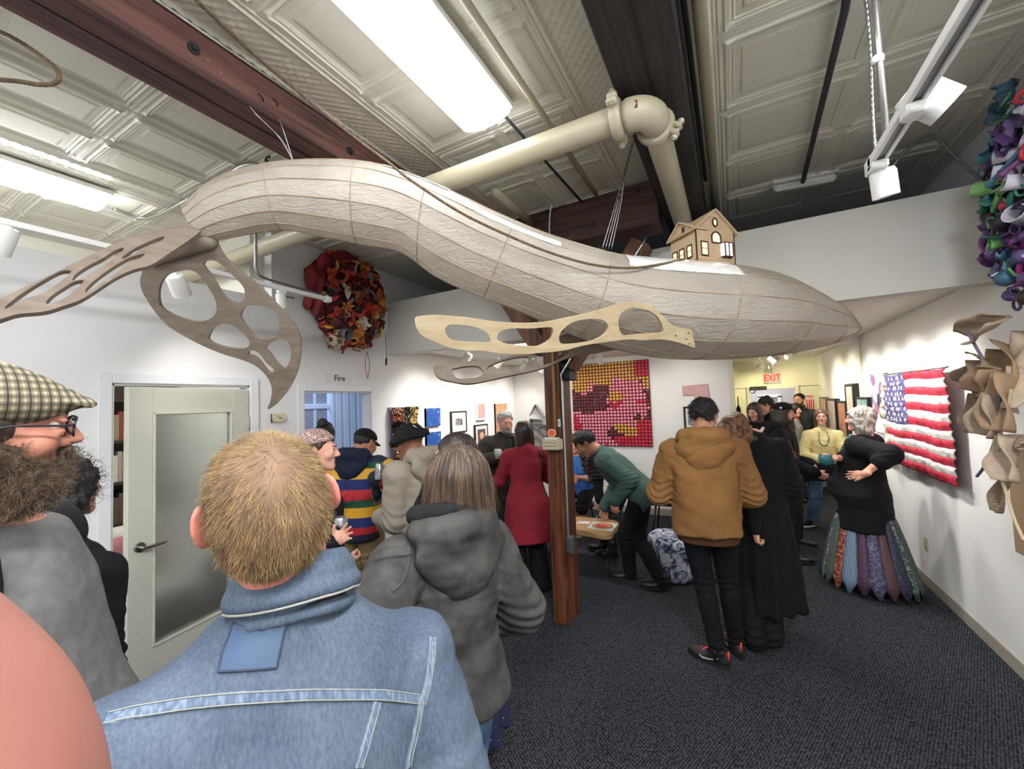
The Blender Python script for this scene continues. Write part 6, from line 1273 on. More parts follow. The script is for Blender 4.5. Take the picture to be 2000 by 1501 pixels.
def seam_on(bv, L, w, m, name, par, lift=.0015, t=.0025, st=True):
    P = surfs(bv, L)
    if len(P) < 2: return None
    P = catmull(P, 6); o = ribbon(bv, P, w, lift, t, n=5, step=.006).build(name, m, par, smooth=True)
    if st:
        Q, Nn = drape(bv, P, t + .002); T = np.gradient(Q, axis=0); Sd = np.cross(T, Nn); Sd /= np.linalg.norm(Sd, axis=1)[:, None] + 1e-9
        for g in (-1, 1): MB().tube(Q + Sd * w * .42 * g, .0009, 5).build('stitching', M_sthread, o, smooth=True)
    return o
seam_on(bj, [(208, 1405), (280, 1388), (370, 1372), (460, 1362), (560, 1357), (660, 1355), (750, 1357), (818, 1365)], .015, M_seam, 'yoke_seam', p.root)
seam_on(bj, [(843, 1245), (841, 1290), (834, 1335), (822, 1375)], .013, M_seam, 'armhole_seam', p.root)
seam_on(bj, [(820, 1368), (812, 1420), (800, 1470), (795, 1497)], .012, M_seam, 'side_seam', p.root); seam_on(bj, [(736, 1370), (722, 1420), (708, 1470), (700, 1497)], .012, M_seam, 'back_seam', p.root)
P = [surf(bj, *q) for q in ((458, 1217), (561, 1209), (540, 1302), (429, 1311))]
if all(q is not None for q in P):
    G = np.array([[(P[0] * (1 - u) + P[1] * u) * (1 - v) + (P[3] * (1 - u) + P[2] * u) * v for u in np.linspace(0, 1, 14)] for v in np.linspace(0, 1, 14)]); Q, Nn = drape(bj, G.reshape(-1, 3), .003); m_ = MB(); m_.grid(Q.reshape(14, 14, 3)); pa = m_.build('back_patch', M_dden, p.root, smooth=True); Q = Q.reshape(14, 14, 3)
    MB().tube(np.vstack([Q[0], Q[1:, -1], Q[-1, -2::-1], Q[-2::-1, 0]]), .0016, 6).build('patch_edge', M_thread, pa, smooth=True)
M_blond = mat('sandy_blond_hair', '9c7f54', .5, col2='6b5438', vscale=45, stretch=(1, 1, .5)); M_blond0 = mat('short_blond_hair', '7e624a', .75, col2='694f3b', vscale=25)
S = Shape(); S.ell(p.hp((0, -.022, .032)), np.array([.077, .098, .086]) * p.hs, p.HR, .02).ell(p.hp((0, -.045, -.025)), np.array([.066, .066, .062]) * p.hs, p.HR, .04).cut(p.hp((0, .062, .062)), p.HR @ np.array([0, .75, -.55])).cut(p.hp((0, -.03, -.080)), p.HR @ np.array([0, .30, -1.]))
for g in (-1, 1): S.ell(p.hp((g * .088, -.002, -.010)), np.array([.026, .030, .040]) * p.hs, p.HR, .008, '-')
S.mod(lambda P: .002 * wob(P, 60, 3)); hb_ = S.build('hair', M_blond0, p.root, .005)
wh_ = surf(bvh_of(hb_), 545, 912); fuzz(p, hb_, 15000, .018, lambda P: (P - wh_) + np.array([0, 0, -.05]), M_blond, 'hair_strands', lift=.50, r0=.0004, keep=lambda C: np.clip(np.linalg.norm(C - wh_, axis=1) / .05, .15, 1) * (np.abs(np.abs((C - p.HC) @ p.HR[:, 0]) - .075) + np.linalg.norm((C - p.HC) @ p.HR[:, 1:] + [.005, .0], axis=1) > .050), wild=.45)
# 12 man in the tweed flat cap
M_gtee = cloth('heather_grey_jersey', '747370', '686765', bscale=420, bump=.0006, vscale=40); M_btee = cloth('charcoal_black_jersey', '232326', '1b1b1e')
p = Person('bearded man in a checked flat cap, black glasses and a grey raglan shirt', gd(-110, .86), -112, 1.90, False, 1.14, dpt=1.30, seed=25, skin=skin('pink', 'c98e76', 'b5745f'), lean=8, belly=.14, h=.007)
p.head(26, 4, 11, c=at(-36, 828, .75)); p.arm('R', p.W((.30, -.02, .92)), p.v(.4, -1, 0)).arm('L', p.W((-.30, .0, .92)), p.v(-.4, -1, 0)); p.body(h=.0045, nose=1.3, brow=M_brow_d)
p.top(M_gtee, .014, -.10, sleeve=.25, srad=(.078, .07, .05), amp=.004, f=12, name='shirt', cuff=False, h=.006)
for k in ('R', 'L'):
    A = p.arms[k]; S = Shape(); q = p.s; S.cap(p.neck + (A['sh'] - p.neck) * .42 - [0, 0, .02], A['sh'], .066 * q, .088 * q, .05).chain([A['sh'], A['e'], A['w']], [.089 * q, .078 * q, .052 * q], .03); p.fold(S, .005, 16); S.build('sleeve', M_btee, p.root, .0065)
a = np.linspace(0, 2 * PI, 30); MB().tube([p.neck + p.T @ (np.array([math.sin(t) * .086, math.cos(t) * .084 + .006, -.004 - .022 * math.cos(t)]) * p.s) for t in a], .011, 8).build('collar', M_btee, p.root, smooth=True)
p.trousers(M_black, h=.012, top=.1); p.shoes(M_bleather, h=.012); M_tweed = plaid('tweed_check', 'b0a98d', '33332f', '6f624e', 150)
S = Shape(); S.ell(p.hp((0, -.012, .056)), np.array([.094, .122, .056]) * p.hs, p.HR @ rotx(-.20), .02).ell(p.hp((0, .098, .050)), np.array([.070, .046, .012]) * p.hs, p.HR @ rotx(-.25), .018).cut(p.hp((0, .05, .012)), p.HR @ np.array([0, .42, -1.])); S.mod(lambda P: .0015 * wob(P, 50, 2)); fc = S.build('flat_cap', M_tweed, p.root, .0045); fc['label'] = 'checked tweed flat cap'
S = Shape(); S.ell(p.hp((0, -.022, .015)), np.array([.081, .100, .075]) * p.hs, p.HR, .02).cut(p.hp((0, .03, 0)), p.HR @ np.array([0, 1., .1])).cut(p.hp((0, 0, -.06)), np.array([0, 0, -1.])); S.build('hair', mat('short_brown_hair', '4a3a30', .7, col2='33271f', vscale=60), p.root, .006)
p.glasses(mat('black_acetate', '26252b', .25), mat('spectacle_lens', 'f4f6f8', .03, alpha=.10))
M_bd = mat('brown_beard', '5f4c3c', .6, col2='382b22', vscale=50); bd = p.beard(M_bd, .035, .060, .008, .005, 70)
fuzz(p, bd, 4200, .030, lambda P: (P - p.hp((0, .02, .03))) + np.array([0, 0, -.03]), mat('beard_strand', '7b6550', .5, col2='3b2e25', vscale=60), 'beard_strands', curl=.007, lift=.8, r0=.00045, wild=.7)
# 13 person with dark curly hair behind the beard
p = Person('person in black with dark curly hair, half hidden behind the bearded man', gd(128, 1.42), -55, 1.63, True, 1.05, seed=27)
p.head(0, 0, 0, c=at(128, 950, 1.42)).body(h=.009); p.top(M_black, .02, -.12, sleeve=1.95, name='jacket', collar=(.3, .075)); p.trousers(M_black); p.shoes(M_bleather); hh_ = p.hair(M_hairbk, 'curly', .12, vol=1.05, f=60); fuzz(p, hh_, 900, .045, lambda P: P - p.HC, M_hairbk, 'hair_strands', curl=.012, lift=.5, r0=.0008, wild=.8)
# 14 woman in the charcoal parka
M_park = cloth('charcoal_parka_cloth', '464441', '33312f', rough=.65, bscale=150, bump=.0012, vscale=14); M_fleece = cloth('black_fleece', '1d1d1f', '151517', bscale=90, bump=.003)
p = Person('woman with long brown hair in a charcoal hooded parka and jeans, seen from behind', gd(858, 1.36), 30, 1.675, True, .98, seed=29, h=.007)
p.head(12, 2, 3, c=at(888, 938, 1.34)); p.arm('L', at(800, 1215, 1.20), p.v(-.9, -.6, .1), curl=.9).arm('R', p.W((.20, .16, .98)), p.v(.6, -.8, 0), curl=.9); p.body(h=.006)
p.top(M_park, .024, -.03, sleeve=1.96, srad=(.082, .076, .056), amp=.007, f=22, name='parka', hood=.98, wide=1.05, deep=.015, h=.006, flare=.03); p.trousers(M_jean, (.102, .076, .060), .005); p.shoes(M_black, M_wsole)
S = Shape(); a = np.linspace(-2.6, 2.6, 13); S.chain([p.neck + p.T @ (np.array([math.sin(t) * .098, -math.cos(t) * .092 - .006, .052 + .02 * math.cos(t)]) * p.s) for t in a], [.030] * 13, .02); S.mod(lambda P: .005 * wob(P, 40, 4)); S.build('fleece_hood', M_fleece, p.root, .006)
hh_ = p.hair(M_hairbr, 'long', .31, vol=1.08, amp=.004, h=.005); fuzz(p, hh_, 5000, .15, lambda P: np.array([0, 0, -1.]) + .0 * P, mat('brown_hair_strand', '6b5544', .38, col2='3d2e25', vscale=30, stretch=(1, 1, .2)), 'hair_strands', lift=.03, r0=.0006, wild=.04, k=9, follow=True)
bp_ = bvh_of(p.parts['parka']); seam_on(bp_, [(735, 1090), (760, 1082), (785, 1078), (800, 1076)], .030, M_park, 'sleeve_pocket_flap', p.root, .003, .006, st=False); seam_on(bp_, [(800, 1080), (795, 1110), (786, 1135), (765, 1155)], .008, M_park, 'sleeve_seam', p.root, .001, .003, st=False)
# 15 woman in the navy floral dress
p = Person('dark-haired woman in a navy floral dress in front of the charcoal parka', gd(868, 2.02), 96, 1.69, True, 1.05, seed=31)
p.head(0, 4, 0, c=at(886, 893, 1.95)).arm('L', p.W((-.22, .20, 1.0)), curl=.5).body(h=.007); M_flor = ramp_mat('navy_floral_print', [(0, 'd8d8dc'), (.10, '1d2340'), (.9, '171c36')], 'TEX', tex='VORONOI', tscale=42, rough=.7)
p.top(M_flor, .012, -.10, sleeve=1.3, name='blouse', cuff=False); p.skirt(M_flor, -.62, 0, .26, amp=.02); p.shoes(M_bleather); p.hair(mat('near_black_brown_hair', '30241f', .45, col2='1d1613', vscale=35), 'long', .16, vol=1.06)
# 16 man in the striped sweater
st_c = [(0, '1a1f30'), (.10, 'a8242f'), (.18, '1e2a5e'), (.29, 'cf9a2a'), (.41, '1f4a33'), (.50, 'a8242f'), (.62, '1e2a5e'), (.74, 'd3a23a'), (.86, '1f4a33'), (.93, '1a1f30')]
M_str = ramp_mat('striped_rugby_knit', st_c, 'ATTR', 'u', rough=.85, bump=.001, bscale=300)
p = Person('man in a yellow, blue, red and green striped sweater and khaki cargo trousers', gd(696, 3.34), -32, 1.70, False, 1.06, seed=33, skin=SK_TAN)
p.arm('R', at(733, 935, 3.10), p.v(.8, -.5, -.5), d=(.3, .2, .9), curl=.8).arm('L', at(736, 958, 3.22), p.v(-.6, -.5, -.8), curl=.8); p.head(-18, 24, 0, c=at(714, 866, 3.33)).body(h=.008)
def ustripe(V):
    z = (V - p.hip) @ p.T[:, 2]; u = (z / p.s + .14) / .68
    for A in p.arms.values():
        ab = A['e'] - A['sh']; bc = A['w'] - A['e']; t1 = np.clip((V - A['sh']) @ ab / (ab @ ab), 0, 1); d1 = np.linalg.norm(V - A['sh'] - t1[:, None] * ab, axis=1); t2 = np.clip((V - A['e']) @ bc / (bc @ bc), 0, 1); d2 = np.linalg.norm(V - A['e'] - t2[:, None] * bc, axis=1)
        ta = np.where(d1 < d2, t1 * .295, .295 + t2 * .265); dm = np.minimum(d1, d2); ua = (.625 - ta * 1.05) / .68; lx = (V - p.hip) @ p.T / p.s; u = np.where((dm < .095) & (ta > .05) & ((np.abs(lx[:, 0]) > .185) | (lx[:, 1] > .10)), ua, u)
    return np.clip(u, 0.01, .99)
p.top(M_str, .024, -.14, sleeve=1.97, srad=(.076, .068, .052), name='sweater', amp=.006, f=14, hood=.92, hoodmat=cloth('navy_hood', '1c2238', '161b2d'), attr={'u': ustripe}); p.trousers(cloth('khaki_cargo_cotton', '9a8560', '87734f', vscale=5), (.108, .092, .082), .009); p.shoes(M_bleather)
bt = bvh_of(p.parts['trousers'])
for L in ([(706, 1085), (733, 1078)], [(708, 1100), (734, 1095)]): seam_on(bt, L, .035 if L[0][1] < 1090 else .09, cloth('khaki_cargo_cotton', '9a8560'), 'cargo_pocket', p.root, .003, .008, st=False)
p.brimcap(M_black, L=.075); p.hair(M_hairbk, 'cap', vol=.97, nape=-.055)
def drink_can(c, axis, label, col='9a9c9e'):
    t = thing('drink_can', label, 'can', c); R = rot_to(axis); MB().lathe([(.026, -.060), (.033, -.052), (.033, .050), (.028, .060)], 24, c, R).build('can_body', ramp_mat('printed_can_' + col, [(0, col), (.55, '7d7f81'), (.66, 'a9abad')], 'TEX', tscale=22, rough=.3, metal=.7), t, auto=40); MB().lathe([(0, .057), (.026, .057), (.0275, .061), (.025, .061)], 24, c, R).build('can_lid', M_emt, t, auto=40); return t
drink_can(at(741, 921, 3.06), (0, .1, 1), 'silver drink can in the hand of the man in the striped sweater')
c = at(750, 949, 3.16); ph = thing('phone', 'phone held by the man in the striped sweater', 'phone', c); MB().box((-.036, -.075, -.004), (.036, .075, .004), R=rot_to((.3, -.2, 1)) @ rotz(.4), o=c, bev=.003).build('phone_body', mat('black_glass', '101114', .15), ph, auto=40)
# 17 man in the cream and black hoodie
M_crm = cloth('cream_jersey', '8f8578', '847a6e', bscale=260)
p = Person('man in a cream and black hooded sweatshirt and a black brimmed hat', gd(815, 2.80), 42, 1.74, False, 1.02, seed=35, skin=SK_BROWN)
p.arm('L', p.W((-.12, .27, 1.06)), p.v(-.35, -.9, -.6), curl=.8).arm('R', p.W((.12, .27, 1.06)), p.v(.35, -.9, -.6), curl=.8); p.head(22, 16, 0, c=at(798, 862, 2.80)).body(h=.008)
def fcr(V): l = (V - p.hip) @ p.T / p.s; e_ = np.minimum(.150 - .42 * np.clip(l[:, 2] - .26, 0, .3) - np.abs(l[:, 0]), np.minimum(.46 - l[:, 2], .03 - l[:, 1])); return np.clip(.5 + e_ * 20, 0, 1)
p.top(ramp_mat('cream_black_jersey', [(0, '8f8578'), (.5, '1b1b1f')], 'ATTR', 'u', rough=.85, bump=.001, bscale=260), .024, -.08, sleeve=1.96, srad=(.078, .070, .052), name='sweatshirt', amp=.006, f=13, hood=1.0, hoodmat=M_crm, attr={'u': fcr}); p.trousers(M_black); p.shoes(M_black, M_wsole)
S = Shape(); S.ell(p.hp((0, -.018, .050)), np.array([.092, .106, .072]) * p.hs, p.HR, .02).cut(p.hp((0, 0, .018)), np.array([0, 0, -1.])); a = np.linspace(0, 2 * PI, 25); S.chain([p.hp((math.sin(t) * .105, -.015 + math.cos(t) * .122, .022 + .004 * math.sin(3 * t))) for t in a], [.018] * 25, .02); S.mod(lambda P: .004 * wob(P, 110, 5)); S.build('hat', cloth('black_plush', '19181a', '101011', bscale=120, bump=.004), p.root, .006)
hv = bvh_of(*[o for o in p.root.children if o.name.startswith('hat')]); q = surf(hv, 810, 832)
if q is not None: n = _unit(EYE - q); R_ = rot_to(n); MB().tube([q + n * .003 + R_[:, 0] * x + R_[:, 1] * y for x, y in ((-.012, .008), (-.002, .002), (.012, -.010))], .0028, 6).build('hat_badge', M_trim, p.root, smooth=True)
# 18 woman with the leopard knit hat
M_leo = ramp_mat('leopard_knit', [(0, '4a3330'), (.32, 'b79a93'), (.55, '6a4a45'), (.7, 'c2a9a2')], 'TEX', tex='VORONOI', tscale=75, rough=.9, bump=.002, bscale=150)
p = Person('woman in a leopard-pattern knit hat and black jacket, half hidden behind the blond man', gd(618, 2.36), -104, 1.70, True, 1.0, seed=37)
p.arm('L', at(655, 1066, 2.02), p.v(-.5, -.4, -.9), d=at(700, 1036, 1.98) - at(655, 1066, 2.02), t=np.array([-.1, 0, 1.0]), curl=.15, spread=.2, thumb=1.0).arm('R', p.W((.02, .14, .98)), curl=.9)
p.head(2, 4, 0, c=at(624, 879, 2.35)).body(h=.007); p.top(M_black, .022, -.14, sleeve=1.96, name='jacket'); p.trousers(plaid('dark_tartan', '2b2d33', '141519', '3c3f48', 60), (.10, .075, .065)); p.shoes(M_bleather); p.hair(M_hairbr, 'cap', vol=1.0, nape=-.03)
S = Shape(); S.ell(p.hp((0, -.028, .062)), np.array([.094, .108, .072]) * p.hs, p.HR, .02).cut(p.hp((0, 0, .048)), p.HR @ np.array([0, .25, -1.])); S.mod(lambda P: .003 * wob(P, 120, 5)); S.build('knit_hat', M_leo, p.root, .006)
drink_can(at(666, 1032, 2.13), (0, 0, 1), 'silver drink can held by the woman in the leopard-pattern hat', 'b5b8b6')
# 19 person with the shiny black padded jacket
p = Person('person in a shiny black padded jacket in front of the blue doorway', gd(630, 3.55), -10, 1.62, True, 1.0, seed=39)
p.head(0, 6, 0, c=at(634, 846, 3.55)).body(h=.009); p.top(mat('glossy_black_vinyl', '141416', .16, bump=.004, bscale=35), .035, -.1, sleeve=1.9, name='padded_jacket', amp=.012, f=18, collar=(.9, .085)); p.trousers(M_black); p.shoes(M_bleather); p.hair(M_hairbk, 'bob', .10); MB().ico(p.hp((0, -.10, .09)), .045, 3).build('hair_bun', M_hairbk, p.root, smooth=True)
# 20-23 visitors by the exit hall
p = Person('woman with long brown hair, a black top and a white lace collar, looking down', gd(1474, 5.5), 172, 1.72, True, 1.0, seed=41)
p.head(-18, 22, 0).body(h=.007); p.top(M_black, .016, -.1, sleeve=1.9, name='top'); p.skirt(M_black, -.5, 0, .25); p.shoes(M_bleather); p.hair(mat('chestnut_hair', '4a3128', .45, col2='2c1c17', vscale=35), 'long', .26, vol=1.06)
bv = bvh_of(p.parts['top']); t = np.linspace(-1.5, 1.5, 30); ribbon(bv, [p.W((.105 * math.sin(a), .2, 1.36 + .09 * abs(a / 1.5) ** 2)) for a in t], .035, .006).build('lace_collar', mat('white_lace', 'ded9d2', .8, bump=.003, bscale=120), p.root, smooth=True)
p = Person('dark-haired man bowing his head behind the black beret', gd(1500, 6.1), 100, 1.78, False, 1.0, seed=43)
p.head(0, 24, 0).body(h=.007); p.top(M_black, .02, -.1, sleeve=1.9, name='jacket', collar=(.3, .07)); p.trousers(M_black); p.shoes(M_bleather); p.hair(M_hairbk, 'short', vol=1.10, amp=.010, f=60, nape=-.08)
p = Person('dark-haired woman with a red scarf and grey cardigan behind the black beret', gd(1545, 6.95), -104, 1.64, True, 1.0, seed=45)
p.head(-5, 6, 0).body(h=.008); p.top(cloth('light_grey_knit', '8e8c8a', '7c7a78'), .020, -.1, sleeve=1.95, name='cardigan'); p.trousers(M_black); p.shoes(M_bleather); p.hair(M_hairdk, 'long', .26, vol=1.06)
S = Shape(); S.cap(p.neck + p.v(0, 0, -.02), p.neck + p.v(0, .015, .05), .085, .072, .02).ell(p.neck + p.v(0, .07, -.10), np.array([.09, .04, .12]), p.T, .03); S.mod(lambda P: .006 * wob(P, 45, 6)); S.build('scarf', cloth('red_scarf_wool', 'b02a34', '9a212b'), p.root, .008)
p = Person('bearded man in a charcoal quilted vest beside the exit door', gd(1560, 7.5), 148, 1.80, False, 1.02, seed=47)
p.head(8, 0, 0).body(h=.007); p.top(M_black, .014, -.1, sleeve=1.9, name='shirt'); p.top(cloth('charcoal_quilted_vest', '2b2e33', '202328', rough=.6), .030, -.12, sleeve=.12, name='vest', amp=.008, f=26, cuff=False, collar=(.5, .075)); p.trousers(M_black); p.shoes(M_bleather); p.hair(M_hairdk, 'short', vol=1.05); p.beard(mat('dark_beard', '2f241e', .7, col2='1f1713', vscale=60), .022, .054, .004)
# 24 the photographer's own fingertip, at the corner of the lens
Rr = np.array([_unit(ray(*q)) for q in ((0, 1152), (130, 1268), (214, 1450))]); av = np.linalg.solve(Rr, np.ones(3)); cth = 1 / np.linalg.norm(av); fr = .0130; c1 = EYE + av * cth * (fr / math.sqrt(1 - cth * cth)); dn_ = _unit(at(-420, 2300, .06) - c1)
S = Shape(); S.chain([c1, c1 + dn_ * .022, c1 + dn_ * .05], [fr, fr * 1.02, fr * 1.05], .004); S.mod(lambda P: .00015 * wob(P, 700, 3)); c0 = c1
fi = S.build('fingertip', mat('pink_fingertip_skin', '8c5c51', .5, col2='804e46', vscale=60, spec=.35), None, .0008, loc=c0); tag(fi, "photographer's pink fingertip covering the bottom left corner of the view", 'finger')
for q_, o_ in (tanh, grnh):
    wq = q_.hp((0, -.06, .11)); fuzz(q_, o_, 2600, .022, lambda P: (P - wq) + np.array([0, 0, -.04]), M_hairbk, 'hair_strands', lift=.6, r0=.0009, wild=.5)
# ------------------------------------------------------------------ exit hall
rv = random.Random(4); rn = np.random.RandomState(4)
M_hall = mat('grey_corridor_paint', 'b9b6b4', .7)
struct('wall_corridor', MB().box((-0.5, 11.6, 0), (2.0, 11.7, 2.6)).box((-.5, 9.82, 2.5), (2.0, 11.7, 2.6)).box((-.1, 9.82, 0), (0, 11.6, 2.5)).box((1.45, 9.82, 0), (1.55, 11.6, 2.5)).box((-.5, 9.8, -.1), (2, 11.7, 0)), M_hall)
d3 = struct('door_3', MB().box((.27, 9.66, 0), (.33, 9.80, 1.96), bev=.004).box((1.09, 9.66, 0), (1.15, 9.80, 1.96), bev=.004).box((.33, 9.66, 1.90), (1.09, 9.80, 1.96), bev=.004), mat('cream_door_frame', 'd3cfbb', .4), auto=35)
MB().box((.55, 11.56, 0), (.62, 11.60, 1.75)).box((.95, 11.56, 0), (1.02, 11.60, 1.75)).box((.55, 11.56, 1.72), (1.02, 11.6, 1.79)).build('inner_frame', mat('light_grey_trim', 'dcdad6', .5), d3)
MB().box((.62, 11.585, 0), (.95, 11.6, 1.72)).build('inner_door', mat('mid_grey_door', '8d8a88', .5), d3)
dc = thing('door_closer', 'dark grey door closer box above the exit door', 'door closer', (.46, 9.62, 1.93)); MB().box((.33, 9.60, 1.885), (.62, 9.655, 1.965), bev=.006).build('closer_body', mat('dark_bronze_metal', '2c2a29', .45, .4), dc, auto=35)
MB().tube([(.42, 9.62, 1.88), (.40, 9.56, 1.84), (.34, 9.60, 1.83)], .009, 8).build('closer_arm', M_iron, dc, smooth=True)
es = thing('exit_sign', 'white exit sign with red EXIT letters hanging from the hall ceiling', 'sign', (.665, 8.88, 2.08))
MB().box((.53, 8.88, 1.985), (.80, 8.93, 2.175), bev=.006).build('sign_box', mat('cream_sign_plastic', 'd8d4c0', .45), es, auto=35)
V, F = text_mesh('EXIT', .135, .001, 1.05, .004); make('lettering', np.stack([.665 + V[:, 0] * .90, 8.878 + V[:, 2] - .001, 2.095 + V[:, 1] * 1.25], 1), F, emis('red_exit_letter', 'f0463c', 1.1), es, False)
MB().box((.545, 8.8775, 1.995), (.60, 8.8795, 2.006)).build('maker_mark', mat('grey_print', '77756c', .6), es); MB().tube([(.665, 8.905, 2.17), (.665, 8.905, 2.50)], .008, 8).build('stem', M_emt, es, smooth=True)
fx = thing('fire_sign', 'small red and white FIRE sign on the yellow-lit wall right of the exit door', 'sign', (1.32, 9.69, 1.6)); MB().box((1.25, 9.692, 1.47), (1.39, 9.70, 1.75)).build('plate', mat('sign_white', 'e6e2da', .5), fx)
MB().box((1.26, 9.689, 1.48), (1.28, 9.692, 1.67)).box((1.295, 9.689, 1.48), (1.315, 9.692, 1.67)).box((1.325, 9.689, 1.48), (1.345, 9.692, 1.67)).box((1.36, 9.689, 1.48), (1.38, 9.692, 1.67)).box((1.26, 9.689, 1.73), (1.38, 9.692, 1.745)).build('red_print', mat('sign_red', 'c0303a', .5), fx)
V, F = text_mesh('FIRE', .05, .0008, 1, .001); make('lettering', np.stack([1.32 + V[:, 0], 9.690 + V[:, 2], 1.705 + V[:, 1]], 1), F, mat('sign_red', 'c0303a'), fx, False)
c = ony(1434, 790, YB - .06); wf = thing('wall_hook_umbrella', 'small closed black umbrella hanging at the corner of the back wall', 'umbrella', c); MB().lathe([(0, .22), (.006, .21), (.008, .09), (.028, .05), (.034, -.12), (.02, -.30), (0, -.36)], 12, c + [.05, .02, -.10]).build('folded_cloth', M_black, wf, smooth=True)
# ------------------------------------------------------------------ signs and pictures on the left wall
fs = thing('door_sign', 'white plate reading Fire above the doorway to the blue room', 'sign', (XL, 2.86, 2.11)); MB().box((XL, 2.70, 2.075), (XL + .006, 3.01, 2.175), bev=.001).build('plate', mat('sign_plate_white', 'dcdad6', .5), fs)
V, F = text_mesh('Fire', .085, .0008, 1, .0012); make('lettering', np.stack([XL + .0072 + V[:, 2] * 0 + .0008 * np.sign(V[:, 2]), 2.855 - V[:, 0] * -1.0, 2.125 + V[:, 1]], 1), F, mat('sign_black', '232326', .5), fs, False)
M_blkf = mat('black_picture_frame', '19181a', .4); M_whtf = mat('white_picture_frame', 'e4e2df', .4); M_mount = mat('white_mount_board', 'dddad6', .8)
def picture(wall, name, label, a0, a1, z0, z1, dep, frame, fw, pic, mount=0.0, cat='picture', group=None):
    """a framed picture flat on a wall: wall 'L', 'R' or 'B'; a0..a1 along the wall"""
    if wall == 'L': R = np.array([[0, 0, 1.0], [1, 0, 0], [0, 1, 0]]); o = np.array([XL, 0, 0])
    elif wall == 'R': R = np.array([[0, 0, -1.0], [1, 0, 0], [0, 1, 0]]); o = np.array([XR, 0, 0])
    else: R = np.array([[1.0, 0, 0], [0, 0, -1], [0, 1, 0]]); o = np.array([0, YB, 0])
    t = thing(name, label, cat, o + R @ np.array([(a0 + a1) / 2, (z0 + z1) / 2, 0]), group)
    if fw > 0:
        m = MB(); 
        for q in ((a0, z0, a0 + fw, z1), (a1 - fw, z0, a1, z1), (a0 + fw, z0, a1 - fw, z0 + fw), (a0 + fw, z1 - fw, a1 - fw, z1)): m.box((q[0], q[1], .001), (q[2], q[3], dep), R=R, o=o)
        m.build('frame', frame, t)
    else: fw = 0.0; MB().box((a0, z0, .001), (a1, z1, dep - .002), R=R, o=o).build('canvas_side', frame, t); 
    pz = dep - (.008 if fw else 0)
    if mount: MB().box((a0 + fw, z0 + fw, .002), (a1 - fw, z1 - fw, pz - .002), R=R, o=o).build('mount', M_mount, t)
    e = fw + mount; MB().box((a0 + e, z0 + e, .002), (a1 - e, z1 - e, pz), R=R, o=o).build('print', pic, t); return t, R, o
def art(name, stops, sc=5.0, tex='NOISE', dist=2.0, scale=(1, 1, 1), rough=.5, detail=4): return ramp_mat('picture_' + name, stops, 'TEX', tex=tex, tscale=sc, rough=rough, dist=dist, scale=scale, interp='LINEAR', detail=detail)
A_blue = art('cobalt', [(0, 'dfe8f4'), (.38, '2a5aa6'), (.62, '1e4587'), (.72, '9db9dd')], 11.4, dist=1.5)
picture('L', 'blue_picture', 'small cobalt blue and white picture on the left wall, upper of two', 4.16, 4.45, 1.54, 1.78, .035, M_whtf, 0, A_blue)
picture('L', 'blue_picture', 'small cobalt blue picture below the other, behind the black brimmed hat', 4.16, 4.45, 1.24, 1.46, .035, M_whtf, 0, A_blue)
t, R, o = picture('L', 'framed_picture', 'black-framed picture with white mount and small dark portrait print, left wall', 4.70, 5.08, 1.41, 1.72, .035, M_blkf, .016, art('dark_print', [(0, '1d1d1f'), (.45, '2d2d2f'), (.55, 'c9c5c0'), (.7, '242426')], 26.6), .09)
picture('L', 'framed_picture', 'white-framed pink and red print, upper picture left of the bronze panel', 5.37, 5.63, 1.56, 1.84, .035, M_whtf, .02, art('pink', [(0, 'e9c8cc'), (.42, 'd98a92'), (.55, 'e7b3a2'), (.7, 'b45a6d')], 17.1), .012)
t, R, o = picture('L', 'framed_picture', 'tall black-framed picture with a pale keyhole shape on brown, under the pink print', 5.30, 5.67, .98, 1.49, .035, M_blkf, .014, mat('brown_print', '5b4b45', .6), .06)
kk = MB(); kk.lathe([(.045, .0), (.060, .001), (.060, .003), (.045, .004)], 20, o + R @ np.array([5.485, 1.31, .030]), R); kk.lathe([(.038, .0), (.052, .001), (.052, .003), (.038, .004)], 20, o + R @ np.array([5.485, 1.20, .030]), R); kk.build('keyhole_shape', mat('peach_line', 'd8a98c', .6), t)
picture('L', 'bronze_panel', 'coppery swirled panel on the left wall behind the grey-haired man', 5.94, 6.34, 1.30, 1.81, .03, mat('dark_edge', '3a2a22'), 0, art('copper', [(0, '3a221a'), (.4, 'a8623c'), (.55, 'e5b48d'), (.68, '6a3522')], 6.65, dist=6, rough=.3))
picture('L', 'small_canvas', 'tiny canvas of a grey animal on cream, between the two doors', 2.14, 2.26, 1.715, 1.79, .02, mat('canvas_cream', 'c9bd9c', .8), 0, art('animal', [(0, '55564f'), (.36, '6f7068'), (.46, 'cfc4a4'), (1, 'd3c8a8')], 17.1, dist=.5))
# crumpled metallic foil relief
fo = thing('foil_relief', 'tall crumpled gold, copper and green foil relief beside the blue doorway', 'relief', (XL, 3.74, 1.5)); y0, y1, z0, z1 = 3.52, 3.96, 1.15, 1.81
MB().box((XL + .001, y0, z0), (XL + .03, y1, z1)).build('backing', mat('mauve_edge', '8d7f92', .7), fo)
def foil(nm, mt, u0, u1, v0, v1, sd):
    n, k = 34, 34; r = np.random.RandomState(sd); U, Vv = np.meshgrid(np.linspace(u0, u1, n), np.linspace(v0, v1, k), indexing='ij'); P2 = np.stack([U * 9, Vv * 9, 0 * U], -1).reshape(-1, 3); hgt = (.045 + .030 * np.abs(wob(P2, 3, sd)) - .03 * np.abs(wob(P2, 7, sd + 1)) + .012 * wob(P2, 16, sd + 2)).reshape(n, k)
    m = MB(); m.grid(np.stack([XL + .02 + hgt, U, Vv], -1)); m.build(nm, mt, fo)
